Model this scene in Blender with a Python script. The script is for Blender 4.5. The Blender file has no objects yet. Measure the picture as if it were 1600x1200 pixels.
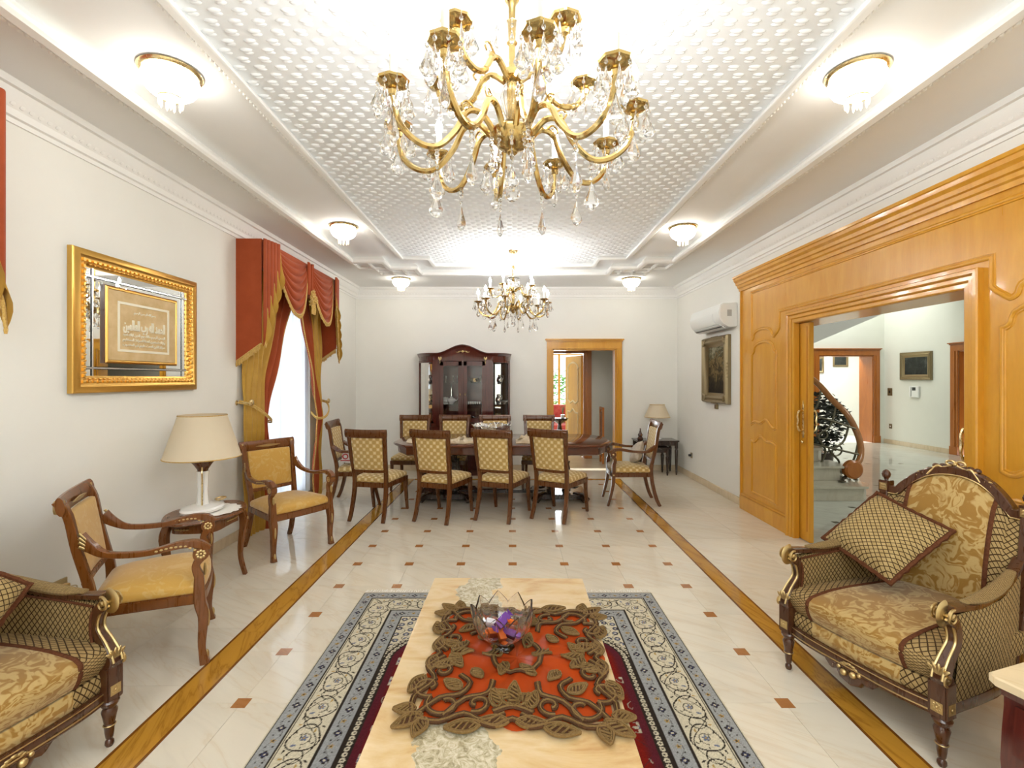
import bpy, bmesh, math, random
import numpy as np
from mathutils import Vector, Matrix
PI = math.pi
S = bpy.context.scene
COL = S.collection
random.seed(7)

# ---------------------------------------------------------------- camera, world, exposure
H = 1.55
cam_d = bpy.data.cameras.new('camera'); cam = bpy.data.objects.new('camera', cam_d); COL.objects.link(cam)
cam.location = (0, 0, H); cam.rotation_euler = (PI/2, 0, 0)
cam_d.sensor_width = 36; cam_d.lens = 36*752/1600; cam_d.shift_x = 0; cam_d.shift_y = -8/1600
cam_d.clip_start = .05; cam_d.clip_end = 200
S.camera = cam
S.view_settings.view_transform = 'Standard'; S.view_settings.look = 'None'
S.view_settings.gamma = 1; S.view_settings.use_curve_mapping = False
S.view_settings.exposure = 1.62
w = bpy.data.worlds.new('sky'); S.world = w; w.use_nodes = True
wb = w.node_tree.nodes['Background']; wb.inputs[0].default_value = (.80, .90, 1, 1); wb.inputs[1].default_value = 1.25
S.cycles.max_bounces = 10; S.cycles.diffuse_bounces = 5; S.cycles.glossy_bounces = 4
S.cycles.transmission_bounces = 8; S.cycles.transparent_max_bounces = 14
S.cycles.caustics_reflective = False; S.cycles.caustics_refractive = False
S.cycles.sample_clamp_indirect = 6
def area(name, loc, rot, sx, sy, power, col=(1, 1, 1)):
    d = bpy.data.lights.new(name, 'AREA'); d.shape = 'RECTANGLE'; d.size = sx; d.size_y = sy; d.energy = power; d.color = col
    o = bpy.data.objects.new(name, d); COL.objects.link(o); o.location = loc; o.rotation_euler = rot
    return o
DAY = (.86, .93, 1)
rd0 = math.radians
WIN_Y = (5.58, 1.28, -1.6)
for wy in WIN_Y:                                   # daylight arriving at the three windows of the left wall
    area('window_daylight', (-3.05, wy, 1.35), (0, -PI/2, 0), 2.3, 1.5, 12, DAY)
area('rear_fill_light', (.1, -1.5, 3.0), (rd0(14), 0, 0), 3.4, 2.2, 46, (.90, .96, 1))  # unseen fill added below the ceiling behind the camera to brighten the room
area('hall_back_fill', (7.0, 10.95, 4.2), (0, 0, 0), 3.2, 1.1, 21, (.98, 1, .95))  # unseen fill added under the closed hall ceiling to brighten its back walls
area('hall_front_fill', (7.3, 4.2, 4.2), (0, 0, 0), 1.6, 1.6, 26, (1, .98, .92))  # second added fill, out of view over the near part of the hall
area('back_room_daylight', (1.3, 13.2, 1.3), (-PI/2, 0, 0), 2.6, 2.2, 45, DAY)
E_BULB, E_BOWL = 80, 4.6

# ---------------------------------------------------------------- geometry helpers
def P(v): return v if isinstance(v, Vector) else Vector(v)
class G:
    def __init__(s): s.v = []; s.f = []; s.uv = []
    def add(s, sh, M=None):
        vs, fs, uv = sh; b = len(s.v)
        for p in vs: s.v.append(tuple(M @ P(p)) if M is not None else tuple(p))
        s.uv.extend(uv if uv else [(p[0]+p[1], p[2]) for p in vs])
        for f in fs: s.f.append(tuple(b+i for i in f))
        return s
    def mesh(s, name, bevel=0, smooth=38):
        me = bpy.data.meshes.new(name); me.from_pydata(s.v, [], s.f)
        ul = me.uv_layers.new(name='UVMap')
        idx = np.empty(len(me.loops), dtype=np.int32); me.loops.foreach_get('vertex_index', idx)
        ul.data.foreach_set('uv', np.asarray(s.uv, dtype=np.float32)[idx].ravel())
        if bevel:
            bm = bmesh.new(); bm.from_mesh(me)
            bmesh.ops.remove_doubles(bm, verts=bm.verts, dist=1e-5)
            es = [e for e in bm.edges if len(e.link_faces) == 2 and e.calc_face_angle(0) > .5]
            bmesh.ops.bevel(bm, geom=es, offset=bevel, segments=2, affect='EDGES', clamp_overlap=True)
            bm.to_mesh(me); bm.free()
        if smooth:
            me.polygons.foreach_set('use_smooth', [True]*len(me.polygons))
            me.set_sharp_from_angle(angle=math.radians(smooth))
        return me
    def build(s, name, m, parent=None, bevel=0, smooth=38):
        me = s.mesh(name, bevel, smooth); me.materials.append(m)
        o = bpy.data.objects.new(name, me); COL.objects.link(o); o.parent = parent
        return o
def tag(o, label=None, cat=None, group=None, kind=None):
    if label: o['label'] = label
    if cat: o['category'] = cat
    if group: o['group'] = group
    if kind: o['kind'] = kind
    return o
def thing(name, label, cat, loc=(0, 0, 0), rz=0, group=None):
    o = bpy.data.objects.new(name, None); COL.objects.link(o); o.location = loc; o.rotation_euler = (0, 0, rz)
    o.empty_display_size = .05
    return tag(o, label, cat, group)
def struct(name, label=None, loc=(0, 0, 0)):
    o = bpy.data.objects.new(name, None); COL.objects.link(o); o.location = loc; tag(o, label, None, None, 'structure')
    return o
def inst(o, parent=None, M=None, name=None):
    c = o.copy(); COL.objects.link(c)
    if parent: c.parent = parent
    if M is not None: c.matrix_local = M
    if name: c.name = name
    return c
def kids(o): return [c for c in bpy.data.objects if c.parent == o]
def copy_tree(o, kmap, parent=None):
    c = o.copy(); COL.objects.link(c); c.parent = parent
    for ch in kmap.get(o.name, []): copy_tree(ch, kmap, c)
    return c
def dup(o, loc, rz, label=None, group=None):
    kmap = {}
    for c in bpy.data.objects:
        if c.parent: kmap.setdefault(c.parent.name, []).append(c)
    r = copy_tree(o, kmap); r.location = loc; r.rotation_euler = (0, 0, rz)
    if label: r['label'] = label
    if group: r['group'] = group
    return r
def T(x=0, y=0, z=0): return Matrix.Translation((x, y, z))
def R(a, ax='Z'): return Matrix.Rotation(a, 4, ax)
def Sc(x, y, z): return Matrix.Diagonal((x, y, z, 1))
def box(x0, x1, y0, y1, z0, z1):
    v = [(x, y, z) for x in (x0, x1) for y in (y0, y1) for z in (z0, z1)]
    return v, [(0, 1, 3, 2), (4, 6, 7, 5), (0, 4, 5, 1), (2, 3, 7, 6), (0, 2, 6, 4), (1, 5, 7, 3)], None
def prism(poly, ax, a, b):
    n = len(poly)
    def m(p, t): return {'x': (t, p[0], p[1]), 'y': (p[0], t, p[1]), 'z': (p[0], p[1], t)}[ax]
    v = [m(p, a) for p in poly]+[m(p, b) for p in poly]
    f = [tuple(range(n))[::-1], tuple(range(n, 2*n))]+[(i, (i+1) % n, n+(i+1) % n, n+i) for i in range(n)]
    ar = sum(poly[i][0]*poly[(i+1) % n][1]-poly[(i+1) % n][0]*poly[i][1] for i in range(n))
    if (ar < 0) != (ax == 'y') : f = [x[::-1] for x in f]
    if b < a: f = [x[::-1] for x in f]
    return v, f, None
def lathe(prof, n=16, c=(0, 0, 0), flute=0, nf=0, closed=True):
    v = []; f = []; uv = []
    for j, (r, z) in enumerate(prof):
        for i in range(n):
            a = 2*PI*i/n; rr = r*(1+flute*math.cos(nf*a)) if flute else r
            v.append((c[0]+rr*math.cos(a), c[1]+rr*math.sin(a), c[2]+z)); uv.append((i/n, z))
    for j in range(len(prof)-1):
        for i in range(n):
            a, b = j*n+i, j*n+(i+1) % n
            f.append((a, b, b+n, a+n))
    if closed:
        f.append(tuple(range(n))[::-1]); f.append(tuple(range((len(prof)-1)*n, len(prof)*n)))
    if prof[0][1] > prof[-1][1]: f = [x[::-1] for x in f]
    return v, f, uv
def ell(c, r, nu=12, nv=8):
    if isinstance(r, (int, float)): r = (r, r, r)
    pr = [(math.sin(PI*j/nv), -math.cos(PI*j/nv)) for j in range(1, nv)]
    v = [(c[0], c[1], c[2]-r[2])]; f = []
    for (s, z) in pr:
        for i in range(nu): v.append((c[0]+r[0]*s*math.cos(2*PI*i/nu), c[1]+r[1]*s*math.sin(2*PI*i/nu), c[2]+r[2]*z))
    v.append((c[0], c[1], c[2]+r[2])); L = len(v)-1
    for i in range(nu):
        k = (i+1) % nu
        f.append((0, 1+k, 1+i)); f.append((L, L-nu+i, L-nu+k))
        for j in range(len(pr)-1): a = 1+j*nu; f.append((a+i, a+k, a+nu+k, a+nu+i))
    return v, f, None
def spline(pts, k=6):
    pts = [P(p) for p in pts]; out = []; n = len(pts)
    for i in range(n-1):
        p0 = pts[max(i-1, 0)]; p1 = pts[i]; p2 = pts[i+1]; p3 = pts[min(i+2, n-1)]
        for j in range(k):
            t = j/k
            out.append(.5*((2*p1)+(p2-p0)*t+(2*p0-5*p1+4*p2-p3)*t*t+(3*p1-p0-3*p2+p3)*t**3))
    out.append(pts[-1]); return out
def lerpl(vals, n):
    """resample a list of values (or tuples) to n entries"""
    out = []
    for i in range(n):
        t = i/(n-1)*(len(vals)-1) if n > 1 else 0; k = min(int(t), len(vals)-2); t -= k
        a, b = vals[k], vals[k+1]
        out.append(tuple(x+(y-x)*t for x, y in zip(a, b)) if isinstance(a, tuple) else a+(b-a)*t)
    return out
def tube(pts, r, n=8, up=None, closed=False, sq=False):
    """r: radius, list, or list of (side, normal) half sizes; up fixes the section's orientation"""
    pts = [P(p) for p in pts]; m = len(pts)
    if not isinstance(r, list): r = [r]*m
    if len(r) != m: r = lerpl(r, m)
    tan = []
    for i in range(m):
        a = pts[(i-1) % m] if (closed or i > 0) else pts[i]; b = pts[(i+1) % m] if (closed or i < m-1) else pts[i]
        t = b-a; tan.append(t.normalized() if t.length > 1e-9 else Vector((0, 0, 1)))
    u = P(up) if up is not None else None
    prev = None; v = []; f = []; uv = []; L = 0
    for i in range(m):
        t = tan[i]
        if u is not None:
            s = t.cross(u); s = s.normalized() if s.length > 1e-6 else (prev or Vector((1, 0, 0)))
        else:
            if prev is None:
                h = Vector((0, 0, 1)) if abs(t.z) < .9 else Vector((1, 0, 0)); s = t.cross(h).normalized()
            else:
                s = prev-t*prev.dot(t); s = s.normalized() if s.length > 1e-6 else prev
        prev = s; nn = s.cross(t).normalized()
        ra, rb = r[i] if isinstance(r[i], tuple) else (r[i], r[i])
        if i: L += (pts[i]-pts[i-1]).length
        for j in range(n):
            if sq:
                cx, cy = [(1, .8), (.8, 1), (-.8, 1), (-1, .8), (-1, -.8), (-.8, -1), (.8, -1), (1, -.8)][j]
            else: cx, cy = math.cos(2*PI*j/n), math.sin(2*PI*j/n)
            v.append(tuple(pts[i]+s*ra*cx+nn*rb*cy)); uv.append((j/n, L))
    for i in range(m if closed else m-1):
        for j in range(n):
            a = i*n+j; b = i*n+(j+1) % n; c = ((i+1) % m)*n+(j+1) % n; d = ((i+1) % m)*n+j
            f.append((a, d, c, b))
    if not closed:
        f.append(tuple(range(n))); f.append(tuple(range((m-1)*n, m*n))[::-1])
    f = [x[::-1] for x in f]
    return v, f, uv
def bar(pts, r, up, k=5):
    pp = spline(pts, k) if len(pts) > 2 else [P(p) for p in pts]
    return tube(pp, r, 8, up, sq=True)
def surf(fn, nu, nv, su=1, sv=1, closeu=False, flip=False):
    v = []; uv = []; f = []
    for j in range(nv+1):
        for i in range(nu+1):
            v.append(tuple(fn(i/nu, j/nv))); uv.append((i/nu*su, j/nv*sv))
    for j in range(nv):
        for i in range(nu):
            a = j*(nu+1)+i; q = (a, a+1, a+nu+2, a+nu+1); f.append(q[::-1] if flip else q)
    return v, f, uv
def thick(sh, off):
    """give a grid sheet a back face offset by the vector off"""
    v, f, uv = sh; n = len(v); v2 = [(p[0]+off[0], p[1]+off[1], p[2]+off[2]) for p in v]
    from collections import Counter
    ec = Counter(); d = {}
    for q in f:
        for i in range(len(q)):
            a, b = q[i], q[(i+1) % len(q)]; k = (min(a, b), max(a, b)); ec[k] += 1; d[k] = (a, b)
    rim = [(d[k][1], d[k][0], d[k][0]+n, d[k][1]+n) for k in ec if ec[k] == 1]
    return v+v2, f+[tuple(i+n for i in q[::-1]) for q in f]+rim, uv+uv
def rbox(c, s, r, n=5, fn=None):
    """rounded box centred at c, full size s, edge radius r; fn reshapes the points"""
    v = []; f = []; uv = []; h = [x/2 for x in s]
    for ax in range(3):
        for sg in (-1, 1):
            b = len(v); a1, a2 = (ax+1) % 3, (ax+2) % 3
            for j in range(n+1):
                for i in range(n+1):
                    q = [0, 0, 0]
                    ts = []
                    for t, A in ((i, a1), (j, a2)):
                        # samples crowd towards the rounded edges
                        g = 2*t/n-1; g = math.copysign(1-(1-abs(g))**1.6, g); q[A] = g*h[A]
                    q[ax] = sg*h[ax]
                    inn = [max(-h[k]+r, min(h[k]-r, q[k])) if h[k] > r else 0 for k in range(3)]
                    dd = Vector([q[k]-inn[k] for k in range(3)])
                    if dd.length > 1e-9: dd = dd.normalized()*min(r, max(dd.length, 0) if dd.length < r else r)
                    p = [inn[k]+dd[k] for k in range(3)]
                    if fn: p = list(fn(p[0], p[1], p[2]))
                    pw = (p[0]+c[0], p[1]+c[1], p[2]+c[2]); v.append(pw)
                    uv.append({0: (pw[1], pw[2]), 1: (pw[0], pw[2]), 2: (pw[0], pw[1])}[ax])
            for j in range(n):
                for i in range(n):
                    a = b+j*(n+1)+i; q = (a, a+1, a+n+2, a+n+1)
                    f.append(q if sg > 0 else q[::-1])
    return v, f, uv
def loft(polys, cap=True):
    """polys: list of equally long closed rings of 3D points"""
    n = len(polys[0]); v = [tuple(p) for q in polys for p in q]; f = []
    for j in range(len(polys)-1):
        for i in range(n): a = j*n+i; b = j*n+(i+1) % n; f.append((a, b, b+n, a+n))
    if cap: f.append(tuple(range(n))[::-1]); f.append(tuple(range((len(polys)-1)*n, len(polys)*n)))
    return v, f, None
def spiral(c, r0, r1, a0, turns, n=24, ax='yz', x=0):
    out = []
    for i in range(n+1):
        t = i/n; a = a0+turns*2*PI*t; r = r0+(r1-r0)*t; p = (c[0]+r*math.cos(a), c[1]+r*math.sin(a))
        out.append({'yz': (x, p[0], p[1]), 'xz': (p[0], x, p[1]), 'xy': (p[0], p[1], x)}[ax])
    return out

# ---------------------------------------------------------------- materials
class N:
    def __init__(s, name, base=(.8, .8, .8), rough=.5, metal=0, spec=.5, coat=0, sheen=0, trans=0, ior=1.45, emis=None, es=0, alpha=1, sss=0):
        s.m = bpy.data.materials.new(name); s.m.use_nodes = True; s.nt = s.m.node_tree
        s.b = s.nt.nodes['Principled BSDF']; i = s.b.inputs
        i['Base Color'].default_value = (*base, 1); i['Roughness'].default_value = rough; i['Metallic'].default_value = metal
        i['Specular IOR Level'].default_value = spec; i['Coat Weight'].default_value = coat; i['Coat Roughness'].default_value = .08
        i['Sheen Weight'].default_value = sheen; i['Transmission Weight'].default_value = trans; i['IOR'].default_value = ior
        i['Alpha'].default_value = alpha
        if emis: i['Emission Color'].default_value = (*emis, 1); i['Emission Strength'].default_value = es
    def n(s, t): return s.nt.nodes.new(t)
    def set(s, sock, val):
        if hasattr(val, 'is_linked') or hasattr(val, 'links'): s.nt.links.new(val, sock)
        elif isinstance(val, tuple) and len(val) == 3 and sock.type == 'RGBA': sock.default_value = (*val, 1)
        else: sock.default_value = val
    def co(s, kind='Object', sc=(1, 1, 1), rot=(0, 0, 0)):
        if kind == 'World': c = s.n('ShaderNodeNewGeometry').outputs['Position']
        else: c = s.n('ShaderNodeTexCoord').outputs[kind]
        mp = s.n('ShaderNodeMapping'); s.nt.links.new(c, mp.inputs[0]); mp.inputs['Scale'].default_value = sc; mp.inputs['Rotation'].default_value = rot
        return mp.outputs[0]
    def noise(s, v, sc=5, det=3, ro=.5, dist=0, out='Fac'):
        t = s.n('ShaderNodeTexNoise'); s.nt.links.new(v, t.inputs['Vector']); t.inputs['Scale'].default_value = sc
        t.inputs['Detail'].default_value = det; t.inputs['Roughness'].default_value = ro; t.inputs['Distortion'].default_value = dist
        return t.outputs[out]
    def vor(s, v, sc=5, feat='F1', out='Distance'):
        t = s.n('ShaderNodeTexVoronoi'); t.feature = feat; s.nt.links.new(v, t.inputs['Vector']); t.inputs['Scale'].default_value = sc
        return t.outputs[out]
    def math(s, op, a, b=0.0, c=0.0):
        t = s.n('ShaderNodeMath'); t.operation = op; s.set(t.inputs[0], a); s.set(t.inputs[1], b); s.set(t.inputs[2], c); return t.outputs[0]
    def sep(s, v):
        t = s.n('ShaderNodeSeparateXYZ'); s.nt.links.new(v, t.inputs[0]); return t.outputs
    def ramp(s, f, stops, interp='LINEAR'):
        t = s.n('ShaderNodeValToRGB'); s.nt.links.new(f, t.inputs[0]); cr = t.color_ramp; cr.interpolation = interp
        while len(cr.elements) < len(stops): cr.elements.new(.5)
        for e, (p, c) in zip(cr.elements, stops): e.position = p; e.color = (*c, 1) if isinstance(c, tuple) else (c, c, c, 1)
        return t.outputs[0]
    def mix(s, f, a, b, mode='MIX'):
        t = s.n('ShaderNodeMix'); t.data_type = 'RGBA'; t.blend_type = mode
        s.set(t.inputs[0], f); s.set(t.inputs[6], a); s.set(t.inputs[7], b); return t.outputs[2]
    def vadd(s, a, b, sc=1.0):
        t = s.n('ShaderNodeVectorMath'); t.operation = 'MULTIPLY_ADD'; s.nt.links.new(b, t.inputs[0]); t.inputs[1].default_value = (sc, sc, sc); s.nt.links.new(a, t.inputs[2]); return t.outputs[0]
    def rnd(s): return s.n('ShaderNodeObjectInfo').outputs['Random']
    def col(s, c): s.set(s.b.inputs['Base Color'], c); return s
    def rough(s, c): s.set(s.b.inputs['Roughness'], c); return s
    def bump(s, h, st=.3, d=.01):
        t = s.n('ShaderNodeBump'); t.inputs['Strength'].default_value = st; t.inputs['Distance'].default_value = d
        s.nt.links.new(h, t.inputs['Height']); s.nt.links.new(t.outputs[0], s.b.inputs['Normal']); return s
def wood(name, c1, c2, rough=.3, coat=.5, sc=(9, 9, 1.0), k=4):
    a = N(name, c1, rough, coat=coat); v = a.co('Object', sc)
    f = a.noise(v, k, 5, .6, 1.2); g = a.noise(v, k*9, 2, .5)
    a.col(a.mix(a.math('MULTIPLY', g, .25), a.ramp(f, [(.3, c1), (.7, c2)]), tuple(x*.55 for x in c1)))
    a.rough(a.math('MULTIPLY_ADD', f, .15, rough-.07)); return a.m
def mul(c, k): return tuple(min(1, x*k) for x in c)
M = {}
def plaster(name, c, bs=.06):
    a = N(name, c, .75, spec=.3); f = a.noise(a.co('World'), 2.5, 4, .6)
    a.col(a.ramp(f, [(.3, mul(c, .985)), (.7, mul(c, 1.01))])); a.bump(a.noise(a.co('World'), 90, 3), bs, .002); return a.m
M['wall'] = plaster('cream_wall_paint', (.85, .84, .79))
M['ceil'] = plaster('ceiling_paint', (.88, .885, .88))
M['field'] = plaster('white_relief_plaster', (.86, .885, .90))
M['mold'] = plaster('white_molding_paint', (.90, .895, .87), .03)
M['hallwall'] = plaster('hall_wall_paint', (.80, .81, .74))
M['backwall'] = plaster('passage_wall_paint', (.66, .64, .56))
def marble(name, c, vein, rough=.1, k=1.0, ang=.6, vs=.35, rv=True):
    a = N(name, c, rough, spec=.5); v = a.co('World', (1, 1, 1), (0, 0, ang))
    if rv:
        cm = a.n('ShaderNodeCombineXYZ'); r = a.rnd()
        a.set(cm.inputs[0], a.math('MULTIPLY', r, 37.0)); a.set(cm.inputs[1], a.math('MULTIPLY', r, 61.0)); v = a.vadd(v, cm.outputs[0])
    mp = a.n('ShaderNodeMapping'); a.nt.links.new(v, mp.inputs[0]); mp.inputs['Scale'].default_value = (.8*k, 4.5*k, 1)
    f = a.noise(mp.outputs[0], 1.6, 6, .62, .9)
    g = a.noise(mp.outputs[0], .9, 5, .55, 1.6)
    line = a.ramp(a.math('ABSOLUTE', a.math('SUBTRACT', g, .5)), [(0, 1.0), (.018, .35), (.06, 0.0)])
    base = a.ramp(f, [(.25, mul(c, .90)), (.5, c), (.8, mul(c, 1.04))])
    base = a.mix(a.math('MULTIPLY', line, vs), base, vein)
    if rv: base = a.mix(.12, base, a.ramp(a.rnd(), [(0, mul(c, .72)), (1, mul(c, 1.15))]))
    a.col(base); return a.m
M['floor'] = marble('cream_marble', (.755, .69, .565), (.62, .47, .29), .085)
M['grout'] = N('pale_grout', (.72, .62, .47), .5).m
M['strip'] = marble('golden_brown_marble', (.50, .245, .030), (.22, .08, .008), .10, 1.6, 1.3, .6)
M['stripedge'] = marble('dark_brown_marble', (.20, .07, .010), (.08, .02, .003), .10, 2, 1.3, .5)
M['insert'] = marble('rosewood_marble_insert', (.40, .17, .055), (.2, .07, .02), .12, 3)
M['skirt'] = marble('beige_marble_skirting', (.70, .58, .41), (.5, .36, .2), .15, 1, .2)
M['hallfloor'] = marble('pale_grey_marble', (.62, .64, .58), (.42, .42, .36), .07)
M['step'] = marble('stair_marble', (.55, .52, .43), (.4, .34, .25), .15)
M['cherry'] = wood('honey_cherry_wood', (.62, .275, .016), (.72, .365, .040), .30, .35, (3, 3, .5), 2.5)
M['cherryd'] = wood('reddish_cherry_wood', (.40, .12, .016), (.50, .165, .025), .30, .35, (3, 3, .5), 2.5)
M['walnut'] = wood('polished_walnut', (.095, .029, .005), (.155, .050, .009), .28, .25)
M['walnutd'] = wood('dark_carved_walnut', (.055, .017, .006), (.095, .032, .010), .28, .5)
M['amber'] = wood('amber_walnut', (.14, .042, .006), (.22, .070, .011), .28, .3)
M['mahog'] = wood('mahogany', (.062, .0095, .0065), (.105, .018, .011), .2, .7)
M['table'] = wood('table_mahogany', (.095, .022, .008), (.14, .036, .011), .12, .35, (1, 6, 6))
M['ebony'] = wood('near_black_wood', (.022, .010, .007), (.045, .02, .012), .25, .6)
def metal(name, c, rough=.22, k=30):
    a = N(name, c, rough, metal=1); f = a.noise(a.co(), k, 3); a.rough(a.math('MULTIPLY_ADD', f, .2, rough-.08)); return a.m
M['gold'] = metal('polished_gold', (.56, .40, .16), .14)
M['brass'] = metal('brass', (.82, .66, .36), .25)
M['gilt'] = metal('antique_gilt', (.58, .43, .20), .36)
M['silver'] = metal('silver', (.85, .85, .83), .15)
M['leafgold'] = metal('gilded_frame', (.76, .46, .12), .33)
M['oldgold'] = metal('aged_bronze_frame', (.30, .24, .14), .4)
M['iron'] = metal('wrought_iron', (.16, .15, .11), .4)
M['mirror'] = N('mirror_glass', (.88, .90, .88), .01, metal=1).m
M['white'] = N('white_enamel', (.86, .86, .84), .3).m
M['plastic'] = N('white_plastic', (.84, .86, .84), .35).m
M['black'] = N('black_plastic', (.02, .02, .02), .4).m
M['china'] = N('white_china', (.88, .87, .84), .12, coat=.5).m
def glassm(name, tint=(1, 1, 1), mixf=.5, ior=1.5, rough=.0):
    m = bpy.data.materials.new(name); m.use_nodes = True; nt = m.node_tree; nt.nodes.clear()
    o = nt.nodes.new('ShaderNodeOutputMaterial'); g = nt.nodes.new('ShaderNodeBsdfGlass'); t = nt.nodes.new('ShaderNodeBsdfTransparent'); x = nt.nodes.new('ShaderNodeMixShader')
    g.inputs['Color'].default_value = (*tint, 1); g.inputs['IOR'].default_value = ior; g.inputs['Roughness'].default_value = rough
    t.inputs[0].default_value = (*tint, 1); x.inputs[0].default_value = mixf
    nt.links.new(g.outputs[0], x.inputs[1]); nt.links.new(t.outputs[0], x.inputs[2]); nt.links.new(x.outputs[0], o.inputs[0]); return m
M['crystal'] = glassm('cut_crystal', (1, 1, 1), .12, 1.6)
M['bowlglass'] = glassm('bowl_crystal', (1, 1, 1), .05, 1.52)
def paneglass(name, tint=(1, 1, 1)):
    m = bpy.data.materials.new(name); m.use_nodes = True; nt = m.node_tree; nt.nodes.clear()
    o = nt.nodes.new('ShaderNodeOutputMaterial'); g = nt.nodes.new('ShaderNodeBsdfGlossy'); t = nt.nodes.new('ShaderNodeBsdfTransparent'); x = nt.nodes.new('ShaderNodeMixShader'); fr = nt.nodes.new('ShaderNodeFresnel')
    g.inputs['Roughness'].default_value = .02; t.inputs[0].default_value = (*tint, 1); fr.inputs[0].default_value = 1.45
    nt.links.new(fr.outputs[0], x.inputs[0]); nt.links.new(t.outputs[0], x.inputs[1]); nt.links.new(g.outputs[0], x.inputs[2]); nt.links.new(x.outputs[0], o.inputs[0]); return m
M['pane'] = paneglass('window_pane')
M['bulb'] = N('lit_candle_bulb', (1, .9, .7), .3, emis=(.98, .975, .96), es=E_BULB).m
M['bowlit'] = N('lit_ribbed_glass', (1, .95, .8), .15, emis=(1, .965, .88), es=E_BOWL).m
M['candle'] = N('cream_candle_sleeve', (.86, .80, .66), .4).m
M['prism'] = N('amber_lit_prism', (.95, .85, .6), .1, trans=.3, emis=(1, .8, .45), es=1.2).m
def sheer(name, c, tr=.3, tl=.5):
    m = bpy.data.materials.new(name); m.use_nodes = True; nt = m.node_tree; nt.nodes.clear(); L = nt.links.new
    o = nt.nodes.new('ShaderNodeOutputMaterial'); d = nt.nodes.new('ShaderNodeBsdfDiffuse'); l = nt.nodes.new('ShaderNodeBsdfTranslucent'); t = nt.nodes.new('ShaderNodeBsdfTransparent')
    a = nt.nodes.new('ShaderNodeMixShader'); b = nt.nodes.new('ShaderNodeMixShader')
    d.inputs[0].default_value = (*c, 1); l.inputs[0].default_value = (*c, 1)
    a.inputs[0].default_value = tl; L(d.outputs[0], a.inputs[1]); L(l.outputs[0], a.inputs[2])
    b.inputs[0].default_value = tr; L(a.outputs[0], b.inputs[1]); L(t.outputs[0], b.inputs[2]); L(b.outputs[0], o.inputs[0]); return m
M['sheer'] = sheer('white_voile', (.88, .92, .97), 0, .42)
M['shade'] = sheer('cream_lamp_shade_cloth', (.90, .81, .64), 0, .35)
M['organza'] = sheer('orange_organza', (.52, .062, .008), .18, .15)
def cloth(name, c1, c2, sc=60, rough=.85, sheen=.3, bs=.15):
    a = N(name, c1, rough, sheen=sheen, spec=.25); v = a.co('Object'); f = a.noise(v, sc, 3, .6)
    a.col(a.ramp(f, [(.3, c1), (.7, c2)])); a.bump(f, bs, .003); return a.m
M['terra'] = cloth('terracotta_satin', (.32, .056, .014), (.37, .070, .019), 8, .65, .1, .04)
M['ochre'] = cloth('ochre_satin', (.45, .25, .035), (.53, .31, .05), 8, .45, .2, .04)
M['fringe'] = cloth('ochre_fringe', (.48, .28, .06), (.70, .48, .16), 120, .8, .2, .6)
M['btrim'] = cloth('brown_piping', (.085, .028, .010), (.14, .048, .02), 90, .9, 0)
M['beige'] = cloth('beige_runner_cloth', (.62, .50, .33), (.72, .60, .42), 40)
M['cord'] = cloth('bronze_embroidery_cord', (.165, .092, .028), (.235, .145, .052), 160, .7, 0, .5)
M['cordd'] = cloth('dark_bronze_embroidery', (.06, .024, .009), (.095, .042, .015), 160, .7, 0, .5)
M['whitecloth'] = cloth('white_lace', (.85, .82, .75), (.92, .90, .84), 120)
M['greycloth'] = cloth('grey_cushion_cloth', (.40, .34, .27), (.52, .45, .36), 30)
M['linen'] = cloth('pale_linen', (.68, .66, .62), (.76, .74, .70), 60)
M['redcloth'] = cloth('red_patterned_cloth', (.40, .03, .03), (.55, .10, .07), 12)
def damask(name, c1, c2, kind='UV', sc=9.0, lo=.49, soft=.03, rough=.6):
    a = N(name, c1, rough, sheen=.3, spec=.3); v = a.co(kind)
    w1 = a.noise(v, sc*.5, 2, .5, 0, 'Color'); vv = a.vadd(v, w1, .30)
    f = a.noise(vv, sc, 1.5, .45, 2.2); g = a.noise(v, 160, 2)
    c = a.ramp(f, [(lo-soft, c1), (lo+soft, c2)])
    c = a.mix(a.math('MULTIPLY', g, .18), c, mul(c1, .6)); a.col(c); a.bump(f, .15, .004); return a.m
M['damask'] = damask('gold_damask', (.32, .165, .026), (.52, .36, .135), 'UV', 13.0, .50, .05)
M['yellow'] = damask('yellow_brocade', (.62, .36, .075), (.66, .43, .14), 'UV', 11, .58, .06, .45)
M['drape'] = M['ochre']
def lattice(name, bg1, bg2, line, k=28.0, lw=.10, kind='UV', sx=1.0):
    a = N(name, bg1, .75, sheen=.03, spec=.2); s = a.sep(a.co(kind))
    p = a.math('MULTIPLY', s[0], k*1.25*sx); q = a.math('MULTIPLY', s[1], k)
    def ln(t): return a.math('LESS_THAN', a.math('ABSOLUTE', a.math('SUBTRACT', a.math('FRACT', t), .5)), lw)
    m = a.math('MAXIMUM', ln(a.math('ADD', p, q)), ln(a.math('SUBTRACT', p, q)))
    f = a.noise(a.co(kind), 30, 2); base = a.ramp(f, [(.3, bg1), (.7, bg2)])
    a.col(a.mix(m, base, line)); a.bump(a.math('SUBTRACT', 1.0, m), .5, .003); return a.m
M['lattice'] = lattice('lattice_weave', (.33, .22, .085), (.42, .29, .125), (.050, .025, .007))
M['lattice_pillow'] = lattice('lattice_pillow_weave', (.38, .265, .105), (.47, .34, .15), (.050, .025, .007), 31, .09)
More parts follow.
